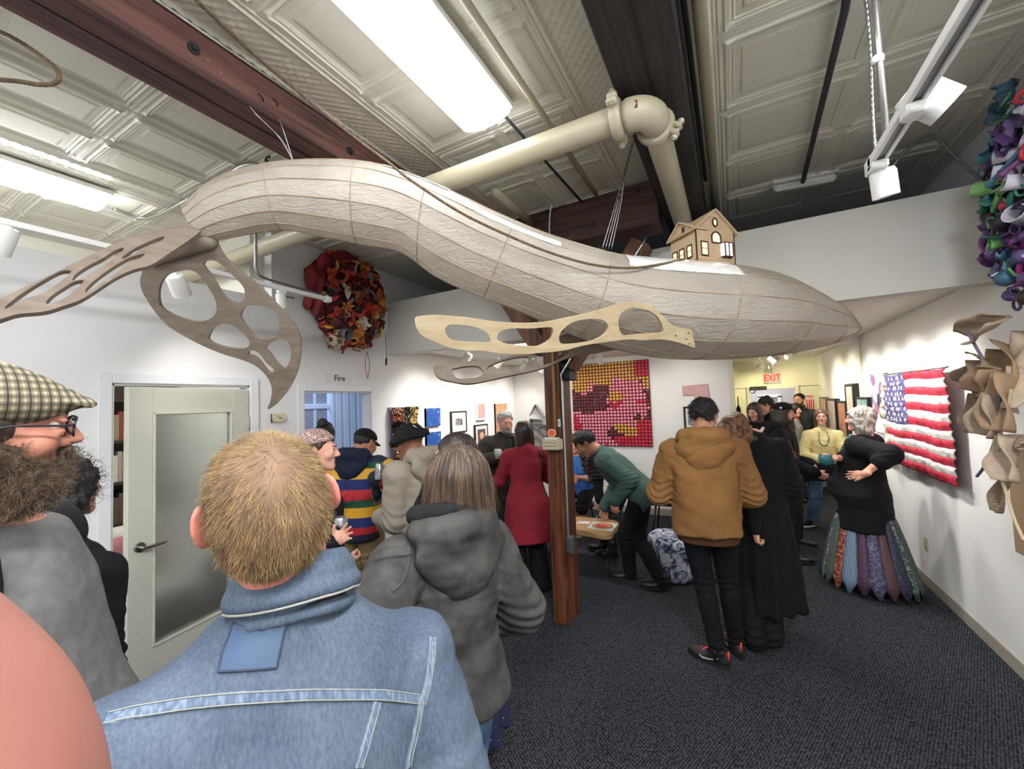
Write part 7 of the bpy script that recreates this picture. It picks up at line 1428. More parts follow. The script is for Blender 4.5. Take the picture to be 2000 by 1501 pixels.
gold = mat('gold_foil', 'd9bd84', .22, 1.0, var=.25, vscale=12); copp = mat('copper_foil', 'b98a6e', .22, 1.0, var=.35, vscale=14); grn_ = mat('green_foil', '4f6b5e', .25, 1.0, var=.4, vscale=12); blk_ = mat('black_foil', '1e1a1a', .3, .6)
foil('copper_foil', copp, 3.52, 3.78, 1.62, 1.80, 1); foil('green_foil', grn_, 3.72, 3.84, 1.66, 1.81, 2); foil('gold_foil', gold, 3.82, 3.96, 1.58, 1.81, 3); foil('black_foil', blk_, 3.52, 3.74, 1.50, 1.64, 4); foil('copper_foil', copp, 3.52, 3.80, 1.32, 1.52, 5); foil('gold_foil', gold, 3.54, 3.78, 1.22, 1.34, 6); foil('green_foil', grn_, 3.74, 3.84, 1.2, 1.34, 7); foil('copper_foil', copp, 3.55, 3.84, 1.14, 1.24, 8); foil('gold_foil', gold, 3.78, 3.96, 1.34, 1.60, 9)
pe = thing('pedestal', 'plain white pedestal behind the hair of the charcoal-parka woman', 'pedestal', (-2.62, 4.75, 0)); MB().box((-2.77, 4.60, 0), (-2.47, 4.90, .92), bev=.003).build('plinth', M_whtf, pe, auto=35)
orn = thing('small_ornament', 'small pale flower-shaped ornament on the white pedestal', 'ornament', (-2.6, 4.75, .92)); MB().lathe([(0, 0), (.05, 0), (.03, .02), (.01, .03), (.01, .10), (0, .10)], 14, (-2.60, 4.75, .92)).build('foot', mat('ceramic_cream', 'cfc3ad', .4), orn, smooth=True)
for k in range(6): a = k * PI / 3; MB().ico(np.array([-2.60, 4.75, 1.03]) + .035 * np.array([math.cos(a), math.sin(a), .3]), (.026, .026, .014), 2).build('petal', mat('ceramic_cream', 'cfc3ad', .4), orn, smooth=True)
# ------------------------------------------------------------------ back wall
sv = thing('silver_relief', 'angular silver metal relief on the back wall left of the post', 'relief', (-3.0, YB, 1.4)); M_slv = mat('matt_aluminium', 'b6b8bc', .3, .9)
def strip(P, w, nm='metal_strip'):
    m = MB(); n = len(P)
    for i in range(n - 1):
        a, b = np.array(P[i]), np.array(P[i + 1]); V = [(a[0], YB - .005, a[1]), (b[0], YB - .005, b[1]), (b[0], YB - w, b[1]), (a[0], YB - w, a[1])]; d_ = _unit(np.array([b[1] - a[1], 0, -(b[0] - a[0])])) * .004; V = [np.array(v) for v in V]; m.add(V + [v + d_ for v in V], [(0, 1, 2, 3), (7, 6, 5, 4), (0, 4, 5, 1), (1, 5, 6, 2), (2, 6, 7, 3), (3, 7, 4, 0)])
    m.build(nm, M_slv, sv)
strip([(-3.22, 1.58), (-3.09, 1.78), (-2.93, 1.55)], .10); strip([(-3.20, 1.52), (-2.96, 1.50), (-2.95, 1.42), (-3.20, 1.43), (-3.20, 1.52)], .12); strip([(-3.33, 1.38), (-3.25, 1.44), (-3.10, 1.30), (-2.96, 1.40), (-2.70, 1.42), (-2.78, 1.25), (-2.95, 1.33)], .12)
strip([(-3.30, 1.12), (-3.12, 1.20), (-2.98, 1.06), (-2.80, 1.22), (-2.68, 1.10)], .10); strip([(-3.05, 1.30), (-2.90, 1.16), (-2.76, 1.28)], .14); strip([(-3.24, 1.30), (-3.20, 1.06), (-3.02, 1.02), (-2.72, 1.04), (-2.70, 1.36)], .05)
# bottle-cap panel (plain abstract pattern)
bx0, bx1, bz0, bz1 = -2.41, -1.13, 1.05, 2.42; NCx, NCz = 24, 26
cp = thing('bottle_cap_panel', 'large square panel of pink, yellow, black and red bottle caps on the back wall', 'artwork', ((bx0 + bx1) / 2, YB - .03, (bz0 + bz1) / 2))
MB().box((bx0, YB - .03, bz0), (bx1, YB - .001, bz1), bev=.003).build('backing_board', mat('dark_red_board', '7e1c2c', .7), cp, auto=35)
capm = {k: mat('cap_' + k, c, .35, spec=.4) for k, c in (('pink', 'e6a0b4'), ('yellow', 'd6c04a'), ('black', '1c1c1f'), ('red', 'd42a48'), ('grey', '4a4a4e'))}
caps = []
for i in range(NCx):
    for j in range(NCz):
        u, v = i / (NCx - 1), j / (NCz - 1); q = np.array([[u * 6, v * 6, 0.0]]); n1 = float(wob(q, 1.5, 31)[0]); n2 = float(wob(q, 2.2, 77)[0]); w_ = u + .28 * math.sin(v * 7 + 1) + .25 * n1
        k = 'yellow' if v > .70 + .18 * n2 else 'black' if w_ > .82 else 'pink' if n1 > -.55 and w_ > .05 else 'black'
        if (u > .86 and (v < .30 or v > .8)) or (u < .10 and v < .25) or (v < .12 and n2 > -.1): k = 'red'
        if k == 'black' and n2 > .55: k = 'yellow'
        if k == 'black' and rv.random() < .12: k = 'grey'
        if k == 'pink' and n2 < -.75: k = 'red'
        caps.append((i, j, k))
protoc = {}
def cap_mesh(k):
    if k in protoc: o_ = protoc[k].copy(); COL.objects.link(o_); return o_
    m = MB(); prof = [(0, -.026), (.014, -.026), (.0175, -.024), (.0185, -.018), (.0205, 0)]; m.lathe(prof[::-1], 14, (0, 0, 0), rotx(-PI / 2)); o_ = make('bottle_cap', np.concatenate(m.V), m.F, capm[k], None, True, auto=40); protoc[k] = o_; return o_
px_ = (bx1 - bx0) / NCx; pz_ = (bz1 - bz0) / NCz; base = np.array(cp.location)
rest = {k: MB() for k in capm}; order = sorted(caps, key=lambda c: -(c[0] * 1.0 + c[1] * .02))
for n_, (i, j, k) in enumerate(order):
    c = np.array([bx0 + (i + .5) * px_, YB - .03, bz0 + (j + .5) * pz_])
    if n_ < 100: o_ = cap_mesh(k); o_.parent = cp; o_.location = tuple(c - base)
    else: rest[k].lathe([(0, -.026), (.014, -.026), (.0175, -.024), (.0185, -.018), (.0205, 0)][::-1], 12, c, rotx(-PI / 2), m=list(capm).index(k))
allr = MB()
for k in rest:
    if rest[k].n: allr.add(np.concatenate(rest[k].V), rest[k].F, list(capm).index(k))
ro = allr.build('bottle_caps', list(capm.values()), cp, smooth=True, auto=40); ro['kind'] = 'stuff'
# pink L-shaped painting, small frame behind the tan jacket
pk = thing('pink_painting', 'dusty pink L-shaped painting on the back wall above the tan jacket', 'painting', (-.48, YB, 1.85)); V, F = solid_from_curve([[(-.655, 1.97), (-.305, 1.985), (-.295, 1.60), (-.49, 1.60), (-.50, 1.83), (-.655, 1.83)]], .012, .002)
make('panel', np.stack([V[:, 0], YB - .013 + V[:, 2], V[:, 1]], 1), F, art('dustypink', [(0, '6d4a52'), (.32, 'b98c8c'), (.6, 'c9a29c'), (.8, '9a6d72')], 13.3, dist=1.5), pk, True, auto=40)
picture('B', 'framed_picture', 'dark-framed small picture on the back wall left of the tan jacket', -.66, -.30, 1.32, 1.66, .04, M_blkf, .03, art('darkblue', [(0, '222a38'), (.5, '5a6a7a'), (.7, 'c9c5bd')], 17.1), .03)
# ------------------------------------------------------------------ right wall
picture('R', 'framed_picture', 'narrow wood-coloured frame of small pale squares, farthest on the right wall', 8.90, 9.45, 1.30, 1.71, .05, mat('brown_frame', '7d5a42', .5), .03, art('squares', [(0, 'e6ddcf'), (.4, 'c9a27a'), (.55, '7d5a42'), (.65, 'e6ddcf')], 17.1, 'CELL'))
picture('R', 'framed_picture', 'tall deep black frame around a grey-brown print behind the woman in yellow', 8.05, 8.72, .93, 1.69, .07, M_blkf, .03, art('greybrown', [(0, '8b7d78'), (.5, 'a39590'), (.75, '6d605c')], 5.7), .0)
picture('R', 'framed_picture', 'small black-framed picture below the wood-coloured one on the right wall', 8.85, 9.3, .90, 1.2, .05, M_blkf, .03, art('pale', [(0, 'cfc9c2'), (.6, 'a9a29b')], 11.4), .04)
picture('R', 'framed_picture', 'black-framed reddish-brown print between two taller black frames', 7.45, 7.98, 1.10, 1.66, .06, M_blkf, .03, art('rust', [(0, '7c4a40'), (.5, '9a6b5c'), (.7, '5a332c')], 7.6), .0)
picture('R', 'framed_picture', 'highest tall narrow black frame with grey print on the right wall', 6.92, 7.36, 1.30, 1.90, .07, M_blkf, .035, art('greyprint', [(0, '8f8c8a'), (.5, 'b1adaa'), (.75, '74716f')], 5.7), .02)
picture('R', 'framed_picture', 'black-framed teal painting above the grey curly hair', 6.28, 6.82, 1.25, 1.72, .07, M_blkf, .025, art('teal', [(0, '3d6b75'), (.45, '4f8590'), (.62, 'b3a98c'), (.7, '3a626c')], 5.7))
pc = picture('R', 'cityscape_canvas', 'blue and pink patchwork canvas of houses beside the flag', 5.74, 6.14, 1.54, 1.98, .06, mat('lilac_edge', 'a99bb0', .7), 0, art('patch', [(0, '6f9ac9'), (.35, '9db9d6'), (.5, 'd7d6de'), (.62, 'd08a9a'), (.8, '7a5a78')], 8.55, 'CELL'))[0]
MB().box((XR - .064, 5.80, 1.62), (XR - .0605, 5.92, 1.76)).box((XR - .064, 5.88, 1.60), (XR - .0605, 5.90, 1.72)).build('dark_figures', mat('dark_plum', '4a3a55', .6), pc)
picture('R', 'framed_picture', 'wide white-framed pale lilac picture behind the grey curly hair', 5.68, 6.20, 1.06, 1.43, .06, M_whtf, .10, art('lilac', [(0, 'c9c4cf'), (.45, 'a396b0'), (.6, 'd9d3d9'), (.75, 'b98c92')], 11.4))
for y, z in ((5.66, 1.0), (4.17, 1.02), (5.40, 1.0)): tag(MB().box((XR - .002, y - .04, z - .025), (XR, y + .04, z + .025)).build('label_card', mat('card_grey', 'bfc0c2', .7), loc=(XR, y, z)), {5.66: 'small label card below the white-framed lilac picture', 4.17: 'small label card under the near lower corner of the flag', 5.40: 'small label card under the far lower corner of the flag'}[y], 'card')
ol = thing('wall_outlet', 'cream electrical outlet plate low on the right wall', 'outlet', (XR, 5.09, .39)); MB().box((XR - .006, 5.055, .33), (XR, 5.125, .45), bev=.002).build('plate', M_cream, ol, auto=35)
for z in (.365, .415): MB().box((XR - .009, 5.075, z - .018), (XR - .005, 5.105, z + .018), bev=.002).build('socket', M_cream, ol, auto=35)
# --- the quilted flag
fl = thing('flag', 'quilted stars and stripes flag with a ruffled cream edge hanging on the right wall', 'flag', (XR - .06, 4.9, 1.5)); FY0, FY1, FZ1 = 5.54, 4.17, 1.945; FXo = XR - .075
M_fr = cloth('red_satin', 'b23344', '9a2a3a', rough=.5, bump=.004, bscale=28); M_fw = cloth('white_satin', 'd6d2ce', 'c6c2bf', rough=.5, bump=.004, bscale=28); M_fb = cloth('purple_navy_satin', '55527c', '43406a', rough=.5, bump=.004, bscale=28); sh_ = .0665
def fpos(u, v):  # u 0..1 away -> near, v metres down from the top
    u = np.asarray(u, float); v = np.asarray(v, float); w = .006 * np.sin(u * 21 + v * 6) + .005 * np.sin(u * 47 - v * 19) + .003 * np.sin(v * 95) + .018 * np.sin(v * 4 + 1.5 * u) * v
    return np.stack([FXo - w, FY0 + (FY1 - FY0) * u, FZ1 - v - .02 * np.sin(u * 3.1) * v * .6 - .008 * np.sin(u * 9) - .002 * np.sin(v * 60 + u * 14)], -1)
for k in range(13):
    u0 = .40 if k < 7 else 0.0; U, Vv = np.meshgrid(np.linspace(u0, 1, 60), np.linspace(k * sh_, (k + 1) * sh_ + .002, 7), indexing='ij'); G = fpos(U, Vv); G[..., 0] -= .010 * np.sin((Vv - k * sh_) / sh_ * PI) * (1 + .5 * np.sin(U * 70)); m = MB(); m.grid(G); o_ = m.build('red_stripe' if k % 2 == 0 else 'white_stripe', M_fr if k % 2 == 0 else M_fw, fl, smooth=True); md = o_.modifiers.new('t', 'SOLIDIFY'); md.thickness = .006
U, Vv = np.meshgrid(np.linspace(0, .405, 40), np.linspace(0, 7 * sh_, 44), indexing='ij'); m = MB(); m.grid(fpos(U, Vv) - [.004, 0, 0]); ca = m.build('blue_canton', M_fb, fl, smooth=True); md = ca.modifiers.new('t', 'SOLIDIFY'); md.thickness = .006
for r_ in range(9):
    for c_ in range(6 if r_ % 2 == 0 else 5):
        u = (.035 + c_ * .067 + (0 if r_ % 2 == 0 else .0335)); v = .035 + r_ * .049; ce = fpos(u, v) - [.016, 0, 0]; a0 = rv.random() * 6; P = [ce] + [ce + (.022 if k % 2 == 0 else .009) * np.array([0, math.cos(a0 + k * PI / 5), math.sin(a0 + k * PI / 5)]) for k in range(10)]; P = [q + np.array([0 if i_ else -.004, 0, 0]) for i_, q in enumerate(P)]; P2 = [q + np.array([.008, 0, 0]) for q in P[1:]]; m = MB(); m.add(P + P2, [(0, 1 + (k + 1) % 10, 1 + k) for k in range(10)] + [(1 + k, 1 + (k + 1) % 10, 11 + (k + 1) % 10, 11 + k) for k in range(10)]); m.build('star', M_fw, ca)
S = Shape(); zz = np.linspace(FZ1 + .015, FZ1 - .92, 50); S.chain([np.array([FXo + .01 * math.sin(z * 60), FY0 + .045 + .018 * math.sin(z * 43), z]) for z in zz], [.028 + .008 * math.sin(z * 70) for z in zz], .01); S.mod(lambda P: .008 * wob(P, 90, 3)); S.build('ruffled_edge', cloth('cream_ruffle', 'd3ccb4', 'b5ad93', bscale=120, bump=.003), fl, .009)
MB().tube([(FXo - .004, FY0 + .06, FZ1 + .008), (FXo - .004, FY1 - .03, FZ1 + .008)], .009, 8).build('hanging_rod', M_emt, fl, smooth=True)
for y in (5.3, 4.4): MB().tube([(FXo, y, FZ1 + .01), (XR, y, FZ1 + .02)], .006, 6).build('wall_pin', M_emt, fl, smooth=True)
# --- assemblages of found objects
def bit(kind, c, n, s, r):
    R = rot_to(n) @ rotz(r.rand() * 6.28) @ rotx((r.rand() - .5) * 1.4); m = MB()
    if kind == 'cup': m.lathe([(0, -.9), (.6, -.9), (.8, .9), (.72, .9), (.55, -.75), (0, -.75)], 16, c, R * s)
    elif kind == 'ring': a = np.linspace(0, 2 * PI, 21); m.tube([c + s * R @ np.array([math.cos(t) * .9, math.sin(t) * .9, 0]) for t in a], s * .22, 7)
    elif kind == 'flower':
        for k in range(6):
            a = k * PI / 3; e = np.array([math.cos(a), math.sin(a), .25]); b_ = np.array([-math.sin(a), math.cos(a), 0]); m.add([c + s * R @ q for q in (e * .15, e * .6 + b_ * .27, e * 1.2, e * .6 - b_ * .27)] + [c + s * R @ (q + np.array([0, 0, -.08])) for q in (e * .15, e * .6 + b_ * .27, e * 1.2, e * .6 - b_ * .27)], [(0, 1, 2, 3), (7, 6, 5, 4), (0, 4, 5, 1), (1, 5, 6, 2), (2, 6, 7, 3), (3, 7, 4, 0)])
        m.ico(c + R @ np.array([0, 0, .1]) * s, s * .22, 1)
    elif kind == 'box': m.box((-.8 * s, -.55 * s, -.4 * s), (.8 * s, .55 * s, .4 * s), R=R, o=c, bev=.12 * s)
    elif kind == 'ball': m.ico(c, s * .75, 2)
    elif kind == 'cone': m.lathe([(.55, -.9), (.1, .9), (0, .92)], 14, c, R * s)
    elif kind == 'leaf':
        G = [[c + s * R @ np.array([(u) * .5 * math.sin(v * PI) ** .7, (v - .5) * 2.6, .35 * u * u + .3 * math.sin(v * 3)]) for u in np.linspace(-1, 1, 5)] for v in np.linspace(0, 1, 8)]; m.grid(np.array(G)); m.grid(np.array(G) - R[:, 2] * s * .06, flip=True)
    elif kind == 'rag':
        G = [[c + s * R @ np.array([u * 1.3 + .3 * math.sin(v * 9), v * 1.5, .45 * math.sin(u * 4 + v * 3) + .25 * math.sin(v * 7)]) for u in np.linspace(-1, 1, 10)] for v in np.linspace(-1, 1, 10)]; m.grid(np.array(G)); m.grid(np.array(G) - R[:, 2] * s * .08, flip=True)
    elif kind == 'stick': m.tube([c - R[:, 0] * s * 1.6, c + R[:, 0] * s * 1.6], s * .2, 8)
    elif kind == 'curl': a = np.linspace(0, 9, 34); m.tube([c + s * R @ np.array([math.cos(t) * .7, math.sin(t) * .7, (t - 4.5) * .16]) for t in a], s * .13, 6)
    return m
def assemblage(root, C, ru, rv_, eu, ev, en, n, kinds, cols, seed, smin_, smax_, bulge=.10):
    r = np.random.RandomState(seed)
    for i in range(n):
        rad = math.sqrt((i + .5) / n); a = i * 2.399963; u, v = rad * math.cos(a), rad * math.sin(a); s = smin_ + (smax_ - smin_) * r.rand(); h = bulge * (1 - .5 * rad * rad) + .03 * r.rand()
        c = C + eu * u * ru + ev * v * rv_ + en * h; nn = _unit(en + .8 * (eu * u + ev * v) + .3 * r.normal(size=3)); k = kinds[r.randint(len(kinds))]; col = cols[r.randint(len(cols))]
        bit(k, c, nn, s, r).build({'cup': 'plastic_cup', 'ring': 'ring', 'flower': 'flower', 'box': 'small_box', 'ball': 'ball', 'cone': 'cone', 'leaf': 'leaf', 'rag': 'cloth_scrap', 'stick': 'stick', 'curl': 'yarn_curl'}[k], mat('scrap_' + col, col, .5, var=.25, vscale=20), root, smooth=True, auto=45)
wC = np.array([XL + .03, 2.955, 2.93]); eU, eV, eN = np.array([0, 1.0, 0]), np.array([0, 0, 1.0]), np.array([1.0, 0, 0])
wr_ = thing('found_object_disc', 'round orange and red sculpture of found objects high on the left wall', 'sculpture', wC)
S = Shape(); S.ell(wC + [.03, 0, 0], (.10, .46, .48), None, .02); S.mod(lambda P: .02 * wob(P, 30, 2)); S.build('backing', mat('dark_maroon_felt', '4e2024', .9, var=.5, vscale=14), wr_, .014)
wc = ['b8432a', 'c9552e', '8c2a24', 'd98a3a', 'c9a860', '5a2c26', '3f3a3a', 'b9322f', 'd8cdb8', '8e5a3c', 'c24a2a', '6d2730', 'a33a2c', '2f4a3a', '7d7a86', 'e0b13a']
assemblage(wr_, wC, .44, .50, eU, eV, eN, 100, ['cup', 'ring', 'flower', 'box', 'ball', 'cone', 'leaf', 'leaf', 'rag', 'rag', 'stick', 'curl'], wc, 8, .035, .075, .13)
mass = MB(); r_ = np.random.RandomState(12)
for i in range(150):
    rad = math.sqrt(r_.rand()) * 1.02; a = r_.rand() * 6.28; c = wC + eU * rad * math.cos(a) * .45 + eV * rad * math.sin(a) * .51 + eN * (.09 * (1 - .5 * rad * rad) + .03 * r_.rand()); b_ = bit(['leaf', 'rag', 'curl', 'cone', 'ball', 'stick'][r_.randint(6)], c, _unit(eN + eU * math.cos(a) * rad + eV * math.sin(a) * rad), .025 + .03 * r_.rand(), r_); mass.add(np.concatenate(b_.V), b_.F, r_.randint(5))
mo = mass.build('small_scraps', [mat('scrap_' + k, k, .5) for k in ('b8432a', '8c2a24', '5a2c26', 'c9552e', '3f3a3a')], wr_, smooth=True); mo['kind'] = 'stuff'
S = Shape(); S.chain([wC + eU * .46 * math.cos(a) + eV * .46 * math.sin(a) + eN * .08 for a in np.linspace(1.7, 3.5, 12)], [.06 + .02 * math.sin(i * 2) for i in range(12)], .03); S.mod(lambda P: .022 * wob(P * [1, 2, .4], 40, 5)); S.build('red_drape', cloth('deep_red_cloth', '7c2a30', '571b22'), wr_, .010)
MB().tube([wC + eU * .22 + eV * -.5 + eN * .03 + np.array([0, .03 * math.sin(t) ** 3, -.30 * (.5 - .5 * math.cos(t))]) for t in np.linspace(0, 2 * PI, 24)], .004, 5).build('hanging_string', mat('pink_string', 'b86a6a', .7), wr_, smooth=True)
MB().tube([wC + eU * .50 + eV * -.25 + eN * .03, wC + eU * .50 + eV * -.56 + eN * .03], .003, 5).build('thin_string', M_iron, wr_, smooth=True); MB().tube([wC + eU * .50 + eV * -.55 + eN * .03, wC + eU * .495 + eV * -.63 + eN * .03], .010, 8).build('string_weight', M_iron, wr_, smooth=True)
yC = np.array([1.33, 2.86, 2.68]); ys = thing('yarn_sculpture', 'purple, green and blue yarn sculpture high on the right wall, cut by the frame', 'sculpture', yC); eN2 = np.array([-1.0, 0, 0])
S = Shape(); S.ell(yC + [.04, 0, 0], (.08, .28, .50), None, .02); S.mod(lambda P: .03 * wob(P, 26, 2)); S.build('backing', mat('dark_purple_wool', '33264a', .9, var=.5, vscale=20), ys, .014)
assemblage(ys, yC, .29, .53, eU, eV, eN2, 90, ['rag', 'rag', 'leaf', 'curl', 'curl', 'cup', 'ball', 'stick', 'cone', 'ring'], ['4a3a62', '5e4274', '3d6478', '5a8a5c', '2a2438', '7d4a7c', '4f93a4', '3a2a2a', '5a4a7a', '3a7f6a', 'c83a4a', '7ab06a', 'cfc9d6'], 21, .024, .058, .10)
for k, (px, py) in enumerate(((1972, 300), (1968, 335), (1992, 355))):
    c = onx(px, py, 1.24 - .01 * k); MB().lathe([(0, -.05), (.030, -.05), (.036, .05), (.033, .05), (.027, -.04), (0, -.04)], 18, c, rot_to((-.8, .5 - .2 * k, .2))).build('paper_cup', mat('lilac_white_cup', 'cfcad6', .5), ys, smooth=True)
MB().tube(catmull([onx(1955, 380, 1.26), onx(1958, 420, 1.25), onx(1963, 465, 1.26)], 6), .006, 6).build('purple_yarn', mat('purple_yarn', '6a3a7a', .8), ys, smooth=True); MB().tube([onx(1972, 520, 1.28) + .05 * np.array([0, math.cos(t), math.sin(t)]) for t in np.linspace(0, 5.5, 20)], .0025, 5).build('wire_loop', M_iron, ys, smooth=True)
MB().tube(catmull([onx(1998, 470, 1.26), onx(1993, 510, 1.26), onx(1986, 560, 1.26)], 5), .012, 8).build('pink_tassel', mat('pink_wool', 'c24a9a', .8), ys, smooth=True)
# --- cardboard sculpture
cC = np.array([1.36, 3.30, 1.60]); cs = thing('cardboard_sculpture', 'brown sculpture of torn corrugated cardboard petals and rope beside the flag', 'sculpture', cC)
M_cb = mat('brown_cardboard', '9a7e62', .8, var=.15, vscale=10); M_cbl = mat('pale_cardboard', 'b5a08a', .75, var=.2, vscale=12)
def corr():
    m = mat('corrugated_cardboard', 'a8917a', .8); nt = m.node_tree; N = nt.nodes; L = nt.links; wv = N.new('ShaderNodeTexWave'); wv.inputs['Scale'].default_value = 38; wv.bands_direction = 'Z'; tc = N.new('ShaderNodeTexCoord'); bp = N.new('ShaderNodeBump'); bp.inputs['Distance'].default_value = .006; L.new(tc.outputs['Object'], wv.inputs['Vector']); L.new(wv.outputs['Fac'], bp.inputs['Height']); L.new(bp.outputs[0], N['Principled BSDF'].inputs['Normal']); return m
M_cor = corr(); MB().box((XR - .035, 2.75, .80), (XR - .004, 3.62, 1.44), bev=.004).build('back_board', M_cb, cs, auto=35); MB().box((XR - .03, 2.6, 1.9), (XR - .004, 3.25, 2.10)).build('upper_board', M_cb, cs)
def petal(px, py, X, w, l, ang, cup, m, tw=0.0):
    c = onx(px, py, X); e1 = np.array([.25 * math.cos(tw), math.cos(ang), math.sin(ang)]); e1 = _unit(e1); e2 = _unit(np.cross(e1, [1.0, .2, 0])); e3 = np.cross(e1, e2)
    if e3[0] > 0: e3 = -e3
    G = [[c + e1 * (v - .5) * l + e2 * u * w * (.25 + .75 * math.sin(PI * (.12 + .86 * v)) ** .8) * .5 + e3 * (cup * (u * u) * (1 + .6 * v) + .35 * cup * math.sin(3 * v + u) + .010 * math.sin(9 * v + 5 * u)) for u in np.linspace(-1, 1, 12)] for v in np.linspace(0, 1, 16)]
    mm = MB(); mm.grid(np.array(G)); o_ = mm.build('cardboard_petal', m, cs, smooth=True); md = o_.modifiers.new('t', 'SOLIDIFY'); md.thickness = .005
for a in ((1932, 640, 1.22, .13, .26, 2.9, .06, M_cbl), (1972, 690, 1.25, .18, .26, 1.2, -.05, M_cbl), (1905, 735, 1.24, .10, .17, 2.6, .05, M_cor), (1932, 715, 1.20, .12, .16, .6, .05, M_cor), (1912, 775, 1.24, .11, .20, 1.9, -.05, M_cbl), (1938, 745, 1.18, .10, .16, 2.2, .06, M_cb), (1960, 755, 1.18, .13, .22, 1.3, -.06, M_cbl), (1925, 810, 1.23, .13, .22, 1.4, .05, M_cor), (1958, 815, 1.20, .12, .22, 1.8, .07, M_cbl), (1985, 790, 1.22, .14, .28, 1.5, .07, M_cb), (1975, 860, 1.20, .10, .16, .3, -.05, M_cor), (1990, 900, 1.22, .12, .22, 1.4, .06, M_cbl), (1968, 955, 1.22, .05, .26, 1.7, .03, M_cor), (1985, 720, 1.28, .2, .3, .9, .06, M_cb), (1950, 780, 1.20, .08, .14, 2.7, -.04, M_cor)): petal(*a)
M_crd = mat('pale_rope', 'b8a98c', .85); M_prp = mat('purple_grey_cord', '6f6880', .8)
for P, m_ in (([(1952, 760), (1945, 850), (1925, 905), (1908, 930)], M_prp), ([(1890, 648), (1908, 680), (1920, 700)], M_prp), ([(1955, 860), (1945, 900), (1965, 960), (1980, 1010), (2000, 1055)], M_crd), ([(1935, 770), (1950, 800), (1955, 840), (1950, 880)], M_crd), ([(1975, 760), (1968, 800), (1960, 830)], M_crd)): MB().tube(catmull([onx(x, y, 1.17) for x, y in P], 6), .007, 7).build('rope_strand', m_, cs, smooth=True)
# ------------------------------------------------------------------ furniture by the back wall
tb_ = thing('low_table', 'low wooden slab table with black hairpin legs behind the post', 'table', (-1.45, 4.32, 0)); V, F = solid_from_curve([catmull([(-2.08, 4.15), (-1.8, 4.10), (-1.5, 4.12), (-1.18, 4.09), (-1.16, 4.3), (-1.20, 4.56), (-1.5, 4.60), (-1.8, 4.57), (-2.08, 4.60)], 5, True)], .024, .004)
make('tabletop', V + [0, 0, .43], F, wood_mat('pale_slab_wood', 'c09a6c', '94704a', .4, (2, 9, 9)), tb_, True, auto=40)
for sx, sy in ((-2.0, 4.20), (-2.0, 4.52), (-1.24, 4.18), (-1.26, 4.50)): g = 1 if sx > -1.5 else -1; MB().tube(catmull([(sx - .045, sy, .405), (sx + g * .02 - .02, sy, .03), (sx + g * .03, sy, .008), (sx + g * .02 + .02, sy, .03), (sx + .045, sy, .405)], 6), .006, 8).build('leg', M_iron, tb_, smooth=True)
pr = thing('printed_sheet', 'colourful sheet with an orange and green disc lying on the low table', 'print', (-1.18, 4.32, .458)); disc = lambda x, y, z, r: MB().lathe([(r, .4605), (r, z)], 32, (x, y, 0))
MB().box((-1.43, 4.20, .4555), (-1.16, 4.46, .4605)).build('sheet', mat('pale_blue_sheet', 'b9c3cc', .6), pr)
disc(-1.295, 4.33, .4625, .115).build('green_ring', mat('print_green', '7d9a70', .6), pr); disc(-1.295, 4.33, .4640, .098).build('orange_disc', mat('print_orange', 'c9854a', .6, col2='b34a3a', vscale=12), pr); disc(-1.305, 4.31, .4655, .06).build('red_disc', mat('print_red', 'a83a34', .6), pr)
MB().box((-1.315, 4.33, .4645), (-1.30, 4.342, .467)).box((-1.28, 4.33, .4645), (-1.265, 4.342, .467)).build('white_marks', M_trim, pr)
for k, (x, y) in enumerate(((-1.52, 4.38), (-1.62, 4.30))): tag(MB().box((-.06, -.04, 0), (.06, .04, .002), R=rotz(.3 + k), o=(x, y, .4585)).build('paper_card', M_trim, loc=(x, y, .459)), ('white card lying on the low table next to the coloured sheet', 'white card lying on the low table, farther from the coloured sheet')[k], 'card')
po = thing('pouf', 'round blue and white tie-dye pouf on the carpet behind the green jacket', 'pouf', (-.62, 4.42, 0)); S = Shape(); S.loft([(.0, .20, .20), (.08, .225, .225), (.36, .225, .225), (.43, .20, .20)], (-.62, 4.42, .005), None, .02, rnd=.04); S.mod(lambda P: .008 * wob(P, 26, 3)); S.build('cushion', ramp_mat('tie_dye_cotton', [(0, '1d2740'), (.42, '2c3a5e'), (.52, '9aa4b5'), (.60, 'd9d9dc'), (.75, '3b4a70')], 'TEX', tscale=7, dist=3.5, interp='LINEAR', detail=5), po, .010)
MB().lathe([(0, .002), (.19, .002), (.19, .02), (0, .02)], 28, (-.62, 4.42, 0)).build('base', M_black, po)
s2 = thing('chair', 'dark blue upholstered chair with thin black legs by the back wall', 'chair', (-.80, 5.75, 0)); S = Shape(); S.box((-.80, 5.75, .46), (.22, .22, .045), None, .04, .02).loft([(0, .22, .05, 0, 0), (.28, .25, .05, 0, .05), (.40, .18, .04, 0, .08)], (-.80, 5.95, .46), None, .03, rnd=.02); S.build('seat_shell', cloth('navy_upholstery', '2b3a55', '223048'), s2, .012)
for sx in (-1, 1):
    for sy in (-1, 1): MB().tube([(-.80 + sx * .15, 5.75 + sy * .15, .42), (-.80 + sx * .21, 5.75 + sy * .22, 0)], .011, 8).build('leg', M_iron, s2, smooth=True)
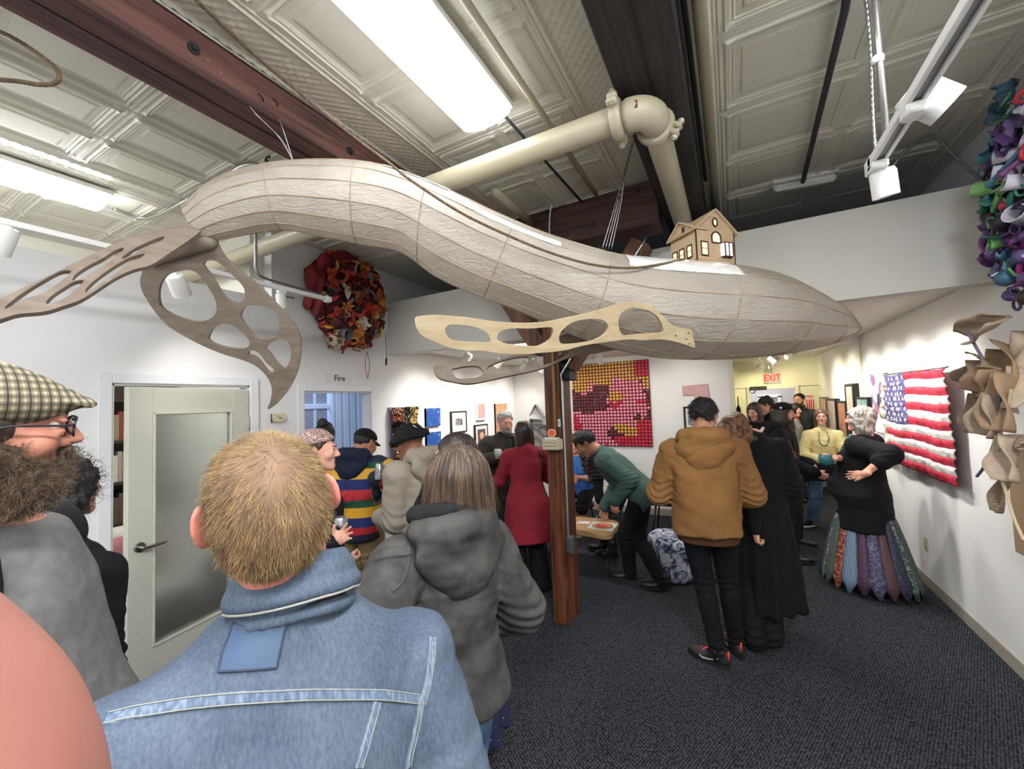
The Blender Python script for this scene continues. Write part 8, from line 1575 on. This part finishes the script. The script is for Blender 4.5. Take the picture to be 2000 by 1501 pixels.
# ------------------------------------------------------------------ side room behind the glazed door
so_ = thing('sofa', 'white sofa in the side room, blurred behind the frosted door glass', 'sofa', (-4.4, 1.3, 0)); M_sofa = cloth('white_sofa_cloth', 'cfcbc4', 'bdb8b0')
S = Shape(); S.box((-4.30, 1.25, .30), (.36, .60, .16), None, .05, .03); S.build('seat', M_sofa, so_, .018); S = Shape(); S.box((-4.68, 1.25, .55), (.11, .66, .32), None, .08, .03); S.build('backrest', M_sofa, so_, .018)
for y in (.62, 1.86): S = Shape(); S.box((-4.32, y, .42), (.42, .10, .24), None, .07, .03); S.build('armrest', M_sofa, so_, .018)
for x in (-4.6, -4.05):
    for y in (.65, 1.85): MB().box((x - .03, y - .03, 0), (x + .03, y + .03, .16)).build('leg', M_black, so_)
cu2 = thing('cushion', 'dusky pink cushion on the sofa behind the frosted glass', 'cushion', (-4.44, 1.45, .48)); S = Shape(); S.ell((-4.44, 1.45, .66), (.11, .24, .18), None, .02); S.build('cover', cloth('dusky_pink_cloth', 'a86f74', '945f66'), cu2, .015)
bs = thing('bookcase', 'dark bookcase seen through the gap of the glazed door', 'bookcase', (-5.15, 1.6, 0)); MB().box((-5.28, 1.2, 0), (-5.24, 2.0, 2.2)).box((-5.28, 1.17, 0), (-4.98, 1.21, 2.2)).box((-5.28, 1.99, 0), (-4.98, 2.03, 2.2)).build('carcass', mat('dark_walnut', '3b2a22', .5), bs)
for k in range(6): MB().box((-5.24, 1.21, .05 + k * .38), (-4.99, 1.99, .075 + k * .38)).build('shelf', mat('dark_walnut', '3b2a22', .5), bs)
for k in range(5):
    y = 1.46
    while y < 1.80:
        w_ = .02 + .03 * rv.random(); h_ = .20 + .10 * rv.random(); col = rv.choice(['7a3b30', '2f3a4a', 'c9bda5', '55483d', '8a7a5a', '3f4a3f', '9a948a']); tag(MB().box((-5.2, y, .076 + k * .38), (-5.03, y + w_ - .002, .076 + k * .38 + h_)).build('book', mat('book_' + col, col, .6), loc=(-5.1, y, .076 + k * .38)), 'book on the dark shelves behind the glazed door', 'book', 'books in the side room'); y += w_
